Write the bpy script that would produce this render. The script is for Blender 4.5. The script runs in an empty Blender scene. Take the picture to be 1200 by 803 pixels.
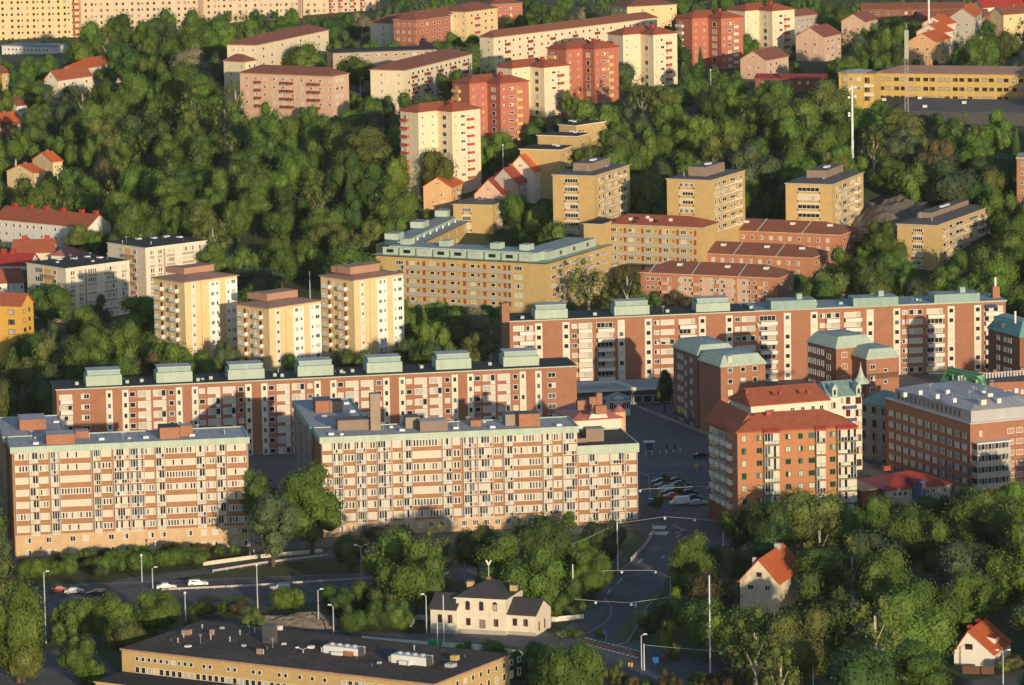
import bpy, bmesh, math, random
import numpy as np
from mathutils import Vector, Matrix, noise
RND = random.Random(7)
S = bpy.context.scene
COL = S.collection
rad = math.radians
HAZE = .000012
# ------------------------------------------------------------------ camera
FPX, CAMH, PITCH, ROLL = 5600.0, 221.0, math.atan(.1538), .018
CAM = Vector((0, 0, CAMH))
fwd = Vector((0, math.cos(PITCH), -math.sin(PITCH)))
_u0 = Vector((0, math.sin(PITCH), math.cos(PITCH))); _r0 = Vector((1, 0, 0))
rgt = _r0*math.cos(ROLL) - _u0*math.sin(ROLL)
upv = _u0*math.cos(ROLL) + _r0*math.sin(ROLL)
cd = bpy.data.cameras.new('camera'); cam = bpy.data.objects.new('camera', cd); COL.objects.link(cam)
cd.lens = FPX/1200*36; cd.sensor_width = 36; cd.clip_start = 10; cd.clip_end = 60000
m = Matrix((rgt, upv, -fwd)).transposed().to_4x4(); m.translation = CAM
cam.matrix_world = m; S.camera = cam
# ------------------------------------------------------------------ light: low evening sun behind the camera, to the right
SUN_EL, SUN_AZ = 8.3, 20.5          # degrees; azimuth measured from straight behind the camera towards the right
sdir = Vector((math.sin(rad(SUN_AZ))*math.cos(rad(SUN_EL)), -math.cos(rad(SUN_AZ))*math.cos(rad(SUN_EL)), math.sin(rad(SUN_EL))))
world = bpy.data.worlds.new('World'); S.world = world; world.use_nodes = True
nt = world.node_tree; nt.nodes.clear()
sky = nt.nodes.new('ShaderNodeTexSky'); sky.sky_type = 'NISHITA'; sky.sun_disc = False
sky.sun_elevation = rad(SUN_EL); sky.sun_rotation = rad(180-SUN_AZ)
sky.air_density = 1.0; sky.dust_density = .6; sky.ozone_density = 2.0
bg = nt.nodes.new('ShaderNodeBackground'); bg.inputs[1].default_value = .15
wo = nt.nodes.new('ShaderNodeOutputWorld'); nt.links.new(sky.outputs[0], bg.inputs[0]); nt.links.new(bg.outputs[0], wo.inputs[0])
sl = bpy.data.lights.new('sun', 'SUN'); sl.energy = 3.9; sl.angle = rad(.53); sl.color = (1, .80, .54)
so = bpy.data.objects.new('sun', sl); COL.objects.link(so)
so.rotation_euler = sdir.to_track_quat('Z', 'Y').to_euler(); so.location = (300, 200, 400)
S.view_settings.view_transform = 'Standard'; S.view_settings.look = 'None'
S.view_settings.exposure = 0.2; S.view_settings.gamma = 1.0
S.cycles.max_bounces = 5; S.cycles.diffuse_bounces = 3; S.cycles.use_denoising = True
# ------------------------------------------------------------------ projection helpers
def ray(px, py): return fwd*FPX + rgt*(px-600) + upv*(401.5-py)
def P(px, py, z):
    r = ray(px, py); t = (z-CAMH)/r.z
    return CAM + r*t
def atS(px, py, s): return CAM + ray(px, py)*(1.0/s)
def proj(p):
    d = Vector(p)-CAM; D = d.dot(fwd)
    return (600+FPX*d.dot(rgt)/D, 401.5-FPX*d.dot(upv)/D, D)
def interp(tb, y):
    if y <= tb[0][0]: return tb[0][1]
    for (a, za), (b, zb) in zip(tb, tb[1:]):
        if y <= b:
            t = (y-a)/(b-a); t = t*t*(3-2*t); return za+(zb-za)*t
    return tb[-1][1]
TR = [(0,0),(1420,0),(1500,1),(1570,11),(1640,25),(1760,38),(1900,40),(2150,29),(2600,34),(3500,60),(60000,60)]
TL = [(0,0),(1560,0),(1650,9),(1750,22),(1850,33),(2000,33),(2200,26),(2600,32),(3500,60),(60000,60)]
def ground(x, y):
    t = (x+170)/110; t = max(0, min(1, t)); t = t*t*(3-2*t)
    z = interp(TL, y)*(1-t)+interp(TR, y)*t
    if y > 1560: z += 1.5*noise.noise(Vector((x*.02, y*.015, 0)))*min(1, (y-1560)/60)
    return z
def Pg(px, py):                                     # pixel -> terrain point
    z = 0.0
    for i in range(12):
        q = P(px, py, z); z = z*.5+.5*ground(q.x, q.y)
    return P(px, py, z)
# ------------------------------------------------------------------ materials
MATS = {}
def M(name, rgb=None, rough=.8, var=.12, scale=.35, spec=.3, metal=0, streak=0, bump=0, fine=0):
    if name in MATS: return MATS[name]
    m = bpy.data.materials.new(name); m.use_nodes = True; n = m.node_tree; n.nodes.clear()
    o = n.nodes.new('ShaderNodeOutputMaterial'); p = n.nodes.new('ShaderNodeBsdfPrincipled')
    n.links.new(p.outputs[0], o.inputs[0]); p.inputs['Roughness'].default_value = rough
    p.inputs['Specular IOR Level'].default_value = spec; p.inputs['Metallic'].default_value = metal
    p.inputs['Base Color'].default_value = (*rgb, 1)
    if var > 0:
        tc = n.nodes.new('ShaderNodeTexCoord'); mp = n.nodes.new('ShaderNodeMapping')
        n.links.new(tc.outputs['Object'], mp.inputs[0])
        mp.inputs['Scale'].default_value = (1, 1, .25 if streak else 1)
        nz = n.nodes.new('ShaderNodeTexNoise'); nz.inputs['Scale'].default_value = scale; nz.inputs['Detail'].default_value = 5
        nz.inputs['Roughness'].default_value = .65
        n.links.new(mp.outputs[0], nz.inputs[0])
        mr = n.nodes.new('ShaderNodeMapRange'); mr.inputs[1].default_value = .25; mr.inputs[2].default_value = .75
        mr.inputs[3].default_value = 1-var; mr.inputs[4].default_value = 1+var
        n.links.new(nz.outputs[0], mr.inputs[0])
        hs = n.nodes.new('ShaderNodeHueSaturation'); hs.inputs['Color'].default_value = (*rgb, 1)
        src = mr.outputs[0]
        if fine:
            n2 = n.nodes.new('ShaderNodeTexNoise'); n2.inputs['Scale'].default_value = fine; n2.inputs['Detail'].default_value = 2
            n.links.new(tc.outputs['Object'], n2.inputs[0])
            m2 = n.nodes.new('ShaderNodeMapRange'); m2.inputs[1].default_value=.3; m2.inputs[2].default_value=.7
            m2.inputs[3].default_value = 1-var; m2.inputs[4].default_value = 1+var
            n.links.new(n2.outputs[0], m2.inputs[0])
            mm = n.nodes.new('ShaderNodeMath'); mm.operation = 'MULTIPLY'
            n.links.new(src, mm.inputs[0]); n.links.new(m2.outputs[0], mm.inputs[1]); src = mm.outputs[0]
        n.links.new(src, hs.inputs['Value']); n.links.new(hs.outputs[0], p.inputs['Base Color'])
        if bump:
            b = n.nodes.new('ShaderNodeBump'); b.inputs['Strength'].default_value = bump; b.inputs['Distance'].default_value = .3
            n.links.new(nz.outputs[0], b.inputs['Height']); n.links.new(b.outputs[0], p.inputs['Normal'])
    MATS[name] = m; return m
for nm, rgb, kw in [
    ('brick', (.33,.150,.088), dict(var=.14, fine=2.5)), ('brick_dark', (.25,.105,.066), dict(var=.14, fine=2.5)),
    ('brick_orange', (.42,.18,.09), dict(var=.1, fine=2)), ('brick_brown', (.34,.17,.085), dict(var=.12, fine=2)),
    ('cream', (.70,.60,.43), dict(streak=1, fine=1.0, scale=.5, var=.075)), ('cream_yellow', (.70,.53,.29), dict(streak=1, fine=1.0, scale=.5, var=.075)),
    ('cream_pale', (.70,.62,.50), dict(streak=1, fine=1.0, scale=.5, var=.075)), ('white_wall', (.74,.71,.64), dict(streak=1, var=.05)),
    ('pink_wall', (.60,.40,.29), dict(streak=1, fine=1.0, scale=.5, var=.075)), ('peach', (.66,.40,.20), dict(streak=1, fine=1.0, scale=.5, var=.075)),
    ('red_wall', (.43,.155,.10), dict(streak=1, fine=1.0, scale=.5, var=.075)), ('orange_wall', (.46,.20,.11), dict(streak=1, fine=1.0, scale=.5, var=.075)),
    ('yellow_brick', (.50,.355,.155), dict(var=.10, fine=2)), ('ochre', (.54,.37,.12), dict(streak=1, fine=1.0, scale=.5, var=.075)),
    ('yellow_house', (.66,.38,.08), dict(streak=1, fine=1.0, scale=.5, var=.075)), ('tan_plaster', (.55,.38,.22), dict(streak=1, fine=1.0, scale=.5, var=.075)),
    ('beige', (.42,.33,.25), dict(streak=1, var=.07)), ('grey_beige', (.40,.36,.31), dict(streak=1, var=.06)),
    ('tile_red', (.36,.105,.055), dict(var=.16, scale=.5, fine=3, rough=.85)), ('tile_brown', (.26,.10,.065), dict(var=.16, scale=.5, fine=3)),
    ('tile_orange', (.56,.13,.04), dict(var=.14, scale=.5, fine=3)), ('metal_red', (.36,.05,.035), dict(var=.12, rough=.5)),
    ('roof_pink', (.42,.15,.13), dict(var=.12, rough=.6)), ('roof_rust', (.38,.23,.17), dict(var=.14, fine=2)),
    ('copper', (.41,.50,.41), dict(var=.15, scale=.6, streak=1, rough=.6)), ('copper_dark', (.26,.38,.34), dict(var=.2, scale=.6, streak=1, rough=.6)),
    ('copper_teal', (.13,.30,.30), dict(var=.2, scale=.5, rough=.6)), ('copper_green', (.17,.38,.2), dict(var=.2, scale=.5, rough=.6)),
    ('felt_black', (.045,.045,.05), dict(var=.25, scale=.25, fine=1.5, rough=.9)), ('felt_grey', (.15,.135,.125), dict(var=.15, scale=.25, fine=1.5)),
    ('felt_brown', (.085,.065,.055), dict(var=.35, scale=.07, fine=1, rough=.95)), ('roof_light', (.44,.435,.455), dict(var=.10, scale=.2, fine=1)),
    ('roof_blue_grey', (.30,.36,.38), dict(var=.12, scale=.3, fine=1)), ('slate', (.060,.058,.062), dict(var=.15, fine=2, rough=.7)),
    ('metal_white', (.70,.70,.70), dict(var=.08, rough=.5)), ('metal_grey', (.42,.42,.42), dict(var=.12, rough=.5)),
    ('zinc', (.44,.44,.45), dict(var=.1, streak=1, rough=.55)), ('concrete', (.45,.41,.36), dict(var=.12, fine=2)),
    ('grey_panel', (.36,.35,.31), dict(var=.08)), ('taupe_panel', (.25,.19,.15), dict(var=.1)),
    ('white', (.68,.65,.58), dict(var=.04)), ('blind', (.57,.52,.44), dict(var=.04)), ('blind2', (.42,.41,.37), dict(var=.05)),
    ('pane', (.022,.026,.034), dict(var=.3, scale=.8, rough=.12, spec=.6)), ('pane_blue', (.09,.12,.16), dict(var=.3, scale=.8, rough=.12, spec=.6)),
    ('frame_brown', (.12,.05,.03), dict(var=.1)), ('frame_green', (.06,.18,.08), dict(var=.1)), ('frame_red', (.34,.07,.04), dict(var=.1)),
    ('panel_red', (.38,.075,.055), dict(var=.1)), ('panel_brown', (.20,.055,.04), dict(var=.1)), ('panel_blue', (.07,.10,.20), dict(var=.1)),
    ('panel_yellow', (.7,.42,.12), dict(var=.1)), ('panel_mint', (.38,.45,.25), dict(var=.1)), ('door_red', (.28,.08,.035), dict(var=.1)),
    ('asphalt', (.115,.117,.123), dict(var=.2, scale=.12, fine=.8, rough=.9)), ('asphalt_old', (.145,.140,.135), dict(var=.2, scale=.15, fine=.8, rough=.9)),
    ('paving', (.14,.135,.13), dict(var=.2, scale=.2, fine=1, rough=.9)), ('paint_line', (.7,.7,.66), dict(var=.1)), ('bike_red', (.20,.08,.07), dict(var=.15)),
    ('kerb', (.32,.30,.27), dict(var=.1)), ('bark', (.11,.08,.055), dict(var=.25, scale=2)), ('bark_birch', (.55,.50,.42), dict(var=.3, scale=2)),
    ('steel', (.45,.46,.47), dict(var=.08, rough=.45, spec=.5)), ('steel_dark', (.08,.08,.085), dict(var=.08, rough=.5)), ('tyre', (.02,.02,.02), dict(var=0)),
    ('lamp_glass', (.85,.85,.82), dict(var=0, rough=.2)), ('sign_blue', (.03,.18,.55), dict(var=0)), ('sign_yellow', (.8,.45,.03), dict(var=0)),
    ('green_paint', (.04,.30,.12), dict(var=.1)), ('wood_brown', (.13,.07,.045), dict(var=.2, fine=3)), ('skin', (.5,.3,.2), dict(var=0)), ('cloth_red', (.5,.05,.03), dict(var=.05)),
    ('cloth_dark', (.03,.03,.045), dict(var=.05)), ('shop_orange', (.7,.25,.05), dict(var=.1)),
]: M(nm, rgb, **kw)
def car_mat(nm, rgb): return M(nm, rgb, rough=.3, var=0, spec=.6)
def seam(base, w=.6, amt=.78, axis='x'):            # standing seams / tile courses as thin darker lines that belong to the surface
    key = base+'_seam'+axis
    if key in MATS: return MATS[key]
    m = MATS[base].copy(); m.name = key; n = m.node_tree
    p = [x for x in n.nodes if x.type == 'BSDF_PRINCIPLED'][0]
    link = p.inputs['Base Color'].links
    src = link[0].from_socket if link else None
    tc = n.nodes.new('ShaderNodeTexCoord'); wv = n.nodes.new('ShaderNodeTexWave'); wv.bands_direction = axis.upper()
    wv.inputs['Scale'].default_value = math.pi/10/w*1.0; wv.inputs['Distortion'].default_value = .15
    n.links.new(tc.outputs['Object'], wv.inputs[0])
    mr = n.nodes.new('ShaderNodeMapRange'); mr.inputs[1].default_value = .0; mr.inputs[2].default_value = .35
    mr.inputs[3].default_value = amt; mr.inputs[4].default_value = 1
    n.links.new(wv.outputs['Fac'], mr.inputs[0])
    mx = n.nodes.new('ShaderNodeMix'); mx.data_type = 'RGBA'; mx.blend_type = 'MULTIPLY'; mx.inputs[0].default_value = 1
    if src: n.links.new(src, mx.inputs[6])
    else: mx.inputs[6].default_value = p.inputs['Base Color'].default_value
    n.links.new(mr.outputs[0], mx.inputs[7]); n.links.new(mx.outputs[2], p.inputs['Base Color'])
    MATS[key] = m; return m
seam('copper', .55); seam('copper_dark', .55); seam('zinc', .5); seam('copper_teal', .6); seam('copper_green', .6)
seam('taupe_panel', .5); seam('roof_light', 2.2, .9)
def foliage(name, rgb, hvar=.016, vvar=.35):
    m = bpy.data.materials.new(name); m.use_nodes = True; n = m.node_tree; n.nodes.clear()
    o = n.nodes.new('ShaderNodeOutputMaterial')
    oi = n.nodes.new('ShaderNodeObjectInfo'); tc = n.nodes.new('ShaderNodeTexCoord')
    nz = n.nodes.new('ShaderNodeTexNoise'); nz.inputs['Scale'].default_value = .55; nz.inputs['Detail'].default_value = 6; nz.inputs['Roughness'].default_value = .7
    n.links.new(tc.outputs['Object'], nz.inputs[0])
    hs = n.nodes.new('ShaderNodeHueSaturation'); hs.inputs['Color'].default_value = (*rgb, 1)
    mr = n.nodes.new('ShaderNodeMapRange'); mr.inputs[3].default_value = .5-hvar; mr.inputs[4].default_value = .5+hvar
    n.links.new(oi.outputs['Random'], mr.inputs[0]); n.links.new(mr.outputs[0], hs.inputs['Hue'])
    mv = n.nodes.new('ShaderNodeMapRange'); mv.inputs[1].default_value = .3; mv.inputs[2].default_value = .7
    mv.inputs[3].default_value = 1-vvar; mv.inputs[4].default_value = 1+vvar
    n.links.new(nz.outputs[0], mv.inputs[0])
    mo = n.nodes.new('ShaderNodeMath'); mo.operation = 'MULTIPLY_ADD'; mo.inputs[1].default_value = 7.13; mo.inputs[2].default_value = 0
    n.links.new(oi.outputs['Random'], mo.inputs[0])
    fr = n.nodes.new('ShaderNodeMath'); fr.operation = 'FRACT'; n.links.new(mo.outputs[0], fr.inputs[0])
    m2 = n.nodes.new('ShaderNodeMapRange'); m2.inputs[3].default_value = .75; m2.inputs[4].default_value = 1.3
    n.links.new(fr.outputs[0], m2.inputs[0])
    mu = n.nodes.new('ShaderNodeMath'); mu.operation = 'MULTIPLY'; n.links.new(mv.outputs[0], mu.inputs[0]); n.links.new(m2.outputs[0], mu.inputs[1])
    n.links.new(mu.outputs[0], hs.inputs['Value'])
    d = n.nodes.new('ShaderNodeBsdfPrincipled'); d.inputs['Roughness'].default_value = .6; d.inputs['Specular IOR Level'].default_value = .25
    t = n.nodes.new('ShaderNodeBsdfTranslucent'); mx = n.nodes.new('ShaderNodeMixShader'); mx.inputs[0].default_value = .22
    n.links.new(hs.outputs[0], d.inputs['Base Color']); n.links.new(hs.outputs[0], t.inputs['Color'])
    n.links.new(d.outputs[0], mx.inputs[1]); n.links.new(t.outputs[0], mx.inputs[2]); n.links.new(mx.outputs[0], o.inputs[0])
    MATS[name] = m; return m
foliage('leaf_mid', (.094,.152,.026)); foliage('leaf_dark', (.058,.108,.024)); foliage('leaf_olive', (.115,.142,.034)); foliage('leaf_bright', (.110,.178,.028))
foliage('leaf_grey', (.078,.108,.048)); foliage('leaf_bronze', (.088,.074,.032)); foliage('leaf_blossom', (.20,.19,.11))
# ------------------------------------------------------------------ mesh building
class MB:
    def __init__(s): s.v = []; s.f = []; s.m = []; s.mats = []
    def mi(s, mat):
        if mat not in s.mats: s.mats.append(mat)
        return s.mats.index(mat)
    def poly(s, pts, mat):
        i = len(s.v); s.v += [tuple(p) for p in pts]; s.f.append(tuple(range(i, i+len(pts)))); s.m.append(s.mi(mat))
    def box(s, x0, x1, y0, y1, z0, z1, mat, top=None):
        i = len(s.v); k = s.mi(mat)
        s.v += [(x0,y0,z0),(x1,y0,z0),(x1,y1,z0),(x0,y1,z0),(x0,y0,z1),(x1,y0,z1),(x1,y1,z1),(x0,y1,z1)]
        for f in ((0,3,2,1),(0,1,5,4),(1,2,6,5),(2,3,7,6),(3,0,4,7)): s.f.append(tuple(i+a for a in f)); s.m.append(k)
        s.f.append((i+4,i+5,i+6,i+7)); s.m.append(s.mi(top) if top else k)
    def ring(s, r0, r1, mat, cap=None, bot=None):       # r0, r1: lists of 3D points, same length, CCW from above
        i = len(s.v); n = len(r0); s.v += [tuple(p) for p in r0]+[tuple(p) for p in r1]; k = s.mi(mat)
        for a in range(n):
            b = (a+1) % n; s.f.append((i+a, i+b, i+n+b, i+n+a)); s.m.append(k)
        if cap: s.f.append(tuple(i+n+a for a in range(n))); s.m.append(s.mi(cap))
        if bot: s.f.append(tuple(i+a for a in reversed(range(n)))); s.m.append(s.mi(bot))
    def tube(s, p0, p1, r0, r1, mat, n=6):
        p0 = Vector(p0); p1 = Vector(p1); d = (p1-p0).normalized(); a = d.orthogonal().normalized(); b = d.cross(a)
        q = lambda c, r: [c+(a*math.cos(2*math.pi*k/n)+b*math.sin(2*math.pi*k/n))*r for k in range(n)]
        s.ring(q(p0, r0), q(p1, r1), mat, mat, mat)
    def mesh(s, name, smooth=False):
        me = bpy.data.meshes.new(name); me.from_pydata(s.v, [], s.f)
        for x in s.mats: me.materials.append(MATS[x])
        me.polygons.foreach_set('material_index', s.m)
        if smooth: me.polygons.foreach_set('use_smooth', [True]*len(s.f))
        me.update(); return me
    def build(s, name, parent=None, smooth=False, mat4=None): return link(name, s.mesh(name, smooth), parent, mat4)
def link(name, data, parent=None, mat4=None):
    o = bpy.data.objects.new(name, data); COL.objects.link(o); o.parent = parent
    if mat4 is not None: o.matrix_local = mat4
    return o
def tag(o, label, cat, group=None):
    o['label'] = label; o['category'] = cat
    if group: o['group'] = group
    return o
def struct(o, kind='structure'): o['kind'] = kind; return o
def empty(name, loc, rz=0, label=None, cat=None, group=None):
    o = bpy.data.objects.new(name, None); COL.objects.link(o); o.location = loc; o.rotation_euler = (0, 0, rz); o.empty_display_size = .5
    if label: tag(o, label, cat, group)
    return o
def T(x, y, z, rz=0): return Matrix.Translation((x, y, z)) @ Matrix.Rotation(rz, 4, 'Z')
# ------------------------------------------------------------------ facade element meshes (x along wall, -y outwards, origin at centre on the wall plane)
CACHE = {}
def q1(v): return round(v*5)/5
def win(w, h, n=2, frame='white', mode='mix', k=None):
    k = RND.randrange(5) if k is None else k
    w, h = max(.4, q1(w)), max(.4, q1(h)); key = ('w', w, h, n, frame, mode, k)
    if key in CACHE: return CACHE[key]
    r = random.Random(str(key)); b = MB(); t = min(.13, w*.16); x0, z0 = -w/2, -h/2
    b.box(x0, x0+t, -.09, .05, z0, -z0, frame); b.box(-x0-t, -x0, -.09, .05, z0, -z0, frame)
    b.box(x0+t, -x0-t, -.09, .05, -z0-t, -z0, frame); b.box(x0+t, -x0-t, -.12, .05, z0, z0+t, frame)
    g = (w-2*t); mu = .09
    for i in range(n):
        a = x0+t+g*i/n; c = x0+t+g*(i+1)/n
        if i < n-1: b.box(c-mu/2, c+mu/2, -.08, .05, z0+t, -z0-t, frame)
        c2 = c-(mu/2 if i < n-1 else 0); a2 = a+(mu/2 if i else 0)
        if mode == 'dark': pm = r.choice(['pane','pane','pane_blue'])
        elif mode == 'blind': pm = r.choice(['blind','blind','blind','blind2','pane']) if k else 'blind'
        elif mode == 'tall':
            pm = 'blind' if k in (0, 3) and r.random() < .85 else r.choice(['pane','blind2','pane','blind','pane_blue'])
            if pm != 'blind':
                q_ = (c2-a2)*.22; b.poly([(a2,-.024,z0+t),(c2,-.024,z0+t),(c2,-.024,-z0-t),(a2,-.024,-z0-t)], 'blind')
                b.box(a2+q_, c2-q_, -.06, -.03, z0+t+.05, -z0-t-.05, pm); continue
        else: pm = [['pane'],['pane','pane_blue','blind2'],['pane','blind'],['blind','blind2'],['pane','pane_blue']][k][r.randrange(3)%len([['pane'],['pane','pane_blue','blind2'],['pane','blind'],['blind','blind2'],['pane','pane_blue']][k])]
        b.poly([(a2,-.025,z0+t),(c2,-.025,z0+t),(c2,-.025,-z0-t),(a2,-.025,-z0-t)], pm)
    CACHE[key] = b.mesh('window'); return CACHE[key]
def balc(w, h, d, mat, slab='concrete', rail=False):
    w, h = q1(w), q1(h); key = ('b', w, h, d, mat, rail)
    if key in CACHE: return CACHE[key]
    b = MB(); t = .08
    b.box(-w/2, w/2, -d, .02, -h/2-.15, -h/2, slab)
    b.box(-w/2, w/2, -d, -d+t, -h/2, h/2, mat)
    b.box(-w/2, -w/2+t, -d+t, .02, -h/2, h/2, mat); b.box(w/2-t, w/2, -d+t, .02, -h/2, h/2, mat)
    CACHE[key] = b.mesh('balcony'); return CACHE[key]
def bay(w, h, kind='plain', k=None):                   # one storey of a glazed, white framed balcony bay
    k = RND.randrange(5) if k is None else k
    w, h = q1(w), q1(h); key = ('g', w, h, kind, k)
    if key in CACHE: return CACHE[key]
    r = random.Random(str(key)); b = MB(); x0 = -w/2; n = max(3, round(w/.62)); rail = h*.36
    b.box(x0, -x0, -.30, .02, -h/2, -h/2+.12, 'white')
    for i in range(n+1):
        c = x0+w*i/n; c = min(max(c, x0+.05), -x0-.05); b.box(c-.06, c+.06, -.28, .02, -h/2+.12, h/2-.02, 'white')
    for i in range(n):
        a, c = x0+w*i/n+.06, x0+w*(i+1)/n-.06
        lower = 'panel_red' if (kind == 'red' and i == n-1) else r.choice(['blind','blind2','blind2','grey_panel','pane'])
        b.poly([(a,-.2,-h/2+.12),(c,-.2,-h/2+.12),(c,-.2,-h/2+rail),(a,-.2,-h/2+rail)], lower)
        b.poly([(a,-.15,-h/2+rail),(c,-.15,-h/2+rail),(c,-.15,h/2-.02),(a,-.15,h/2-.02)], r.choice(['pane','pane','blind','pane_blue','blind']))
        b.box(a, c, -.26, -.16, -h/2+rail-.04, -h/2+rail+.04, 'white')
    CACHE[key] = b.mesh('glazed_balcony'); return CACHE[key]
def gbal(w, h, green=True, k=None):                     # green framed glazed balcony
    k = RND.randrange(4) if k is None else k
    w, h = q1(w), q1(h); key = ('gg', w, h, k)
    if key in CACHE: return CACHE[key]
    r = random.Random(str(key)); b = MB(); x0 = -w/2; n = max(3, round(w/.75))
    b.box(x0, -x0, -1.0, .02, -h/2, -h/2+.22, 'frame_green')
    for i in range(n+1):
        c = min(max(x0+w*i/n, x0+.05), -x0-.05); b.box(c-.05, c+.05, -1.0, -.9, -h/2+.22, h/2, 'white')
    for i in range(n):
        a, c = x0+w*i/n+.05, x0+w*(i+1)/n-.05
        b.poly([(a,-.95,-h/2+.22),(c,-.95,-h/2+.22),(c,-.95,-h/2+1.0),(a,-.95,-h/2+1.0)], r.choice(['blind','pane','blind2']))
        b.poly([(a,-.95,-h/2+1.0),(c,-.95,-h/2+1.0),(c,-.95,h/2),(a,-.95,h/2)], r.choice(['blind','pane','blind','pane_blue']))
        b.box(a, c, -.99, -.92, -h/2+.97, -h/2+1.05, 'frame_green')
    for sx in (-1, 1):
        b.poly([(sx*w/2*.995,-.95,-h/2+.22),(sx*w/2*.995,0,-h/2+.22),(sx*w/2*.995,0,h/2),(sx*w/2*.995,-.95,h/2)], 'blind2')
    CACHE[key] = b.mesh('glazed_balcony'); return CACHE[key]
# ------------------------------------------------------------------ buildings
BLD = []
FOOT = []                                               # footprints for keeping trees out
def xrange_solve(f, d, px):                             # length along unit d from f so that it projects to px
    t = 20.0
    for i in range(20):
        a = proj(f+d*t)[0]; b = proj(f+d*(t+.1))[0]; g = (b-a)/.1
        if abs(g) < 1e-4: break
        t += max(-30, min(30, (px-a)/g))
    return t
class Bld:
    def __init__(s, name, label, cat, group, F, R, sc, L=None, depth=None, vis=60, base=None, ze=None, hh=None):
        s.name = name; s.sc = sc; s.vis = vis
        f = atS(F[0], F[1], sc)
        if hh is not None:
            z_ = f.z
            for _ in range(40): q_ = P(F[0], F[1], z_); z_ = z_*.6+.4*(ground(q_.x, q_.y)+hh)
            ze = z_
        if ze is not None: f = P(F[0], F[1], ze)
        ze = f.z; s.sc = sc = FPX/proj(f)[2]*.985; r = P(R[0], R[1], ze); a = (r-f); a.z = 0
        if L is not None:
            l = P(L[0], L[1], ze); b = l-f; b.z = 0
            an_a = math.atan2(a.y, a.x); an_b = math.atan2(b.y, b.x)
            e = (an_b-an_a)-math.pi/2
            wa = abs(F[0]-L[0])/(abs(F[0]-L[0])+abs(R[0]-F[0]))
            # slope noise: an error of 1 px matters less on the longer edge
            an = an_a+e*wa
            du = Vector((math.cos(an), math.sin(an), 0)); dv = Vector((-du.y, du.x, 0))
            s.Lu = xrange_solve(f, du, R[0]); s.Lv = xrange_solve(f, dv, L[0])
        else:
            an = math.atan2(a.y, a.x); du = Vector((math.cos(an), math.sin(an), 0)); dv = Vector((-du.y, du.x, 0))
            s.Lu = xrange_solve(f, du, R[0]); s.Lv = depth
        s.an = an; s.du = du; s.dv = dv; s.f = f; s.ze = ze; s.Fx, s.Rx = F[0], R[0]; s.Lx = L[0] if L else proj(f+dv*s.Lv)[0]
        c = f+du*s.Lu/2+dv*s.Lv/2
        s.gz = ground(c.x, c.y) if base is None else base
        s.h = ze-s.gz
        s.root = empty(name, (f.x, f.y, s.gz), an, label, cat, group)
        s.roof = None; s.items = []; s.rise = 0
        FOOT.append((f.x, f.y, an, s.Lu, s.Lv)); BLD.append(s)
        print('BLD %-22s an=%6.1f Lu=%6.1f Lv=%6.1f h=%5.1f gz=%5.1f ze=%5.1f D=%6.0f | %s' % (name, math.degrees(an), s.Lu, s.Lv, s.h, s.gz, ze, f.y, label[:28]))
    def mb(s): return MB()
    def add(s, mb, name, parent=None, smooth=False): return mb.build(name, parent or s.root, smooth)
    def walls(s, mat, low=-6, name='wall'):
        b = MB(); b.box(0, s.Lu, 0, s.Lv, low, s.h, mat); s.wall = s.add(b, name); return s
    def flat(s, mat, over=.35, th=.35, edge=None, parapet=0):
        b = MB(); o = over; b.box(-o, s.Lu+o, -o, s.Lv+o, s.h+.003, s.h+th, edge or mat, top=mat)
        if parapet:
            p = parapet; z0 = s.h+th+.002
            for bx in ((-o, s.Lu+o, -o, -o+.3), (-o, s.Lu+o, s.Lv+o-.3, s.Lv+o), (-o, -o+.3, -o+.3, s.Lv+o-.3), (s.Lu+o-.3, s.Lu+o, -o+.3, s.Lv+o-.3)):
                b.box(*bx, z0, z0+p, edge or mat)
        s.rz = s.h+th; s.rise = th+parapet; s.roof = s.add(b, 'roof'); return s
    def hip(s, mat, rise, over=.5, inset=None, axis=None, edge='white'):
        b = MB(); o = over; U, V = s.Lu, s.Lv; z = s.h+.003
        r0 = [(-o,-o,z),(U+o,-o,z),(U+o,V+o,z),(-o,V+o,z)]; z1 = z+.25
        r1 = [(x,y,z1) for x,y,_ in r0]; b.ring(r0, r1, edge, None, edge)
        zt = z1+rise; axis = axis or ('u' if U >= V else 'v')
        i = inset if inset is not None else min(U, V)/2
        if axis == 'u': a, c = (i, V/2, zt), (U-i, V/2, zt); fs = [(r1[0],r1[1],c,a),(r1[1],r1[2],c),(r1[2],r1[3],a,c),(r1[3],r1[0],a)]
        else: a, c = (U/2, i, zt), (U/2, V-i, zt); fs = [(r1[0],r1[1],a),(r1[1],r1[2],c,a),(r1[2],r1[3],c),(r1[3],r1[0],a,c)]
        if axis == 'u' and U-2*i < .5 or axis == 'v' and V-2*i < .5:
            a = (U/2, V/2, zt); fs = [(r1[k], r1[(k+1)%4], a) for k in range(4)]
        for fc in fs: b.poly(fc, mat)
        s.rz = s.h+.25+rise; s.rise = .25+rise; s.roof = s.add(b, 'roof'); return s
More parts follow.
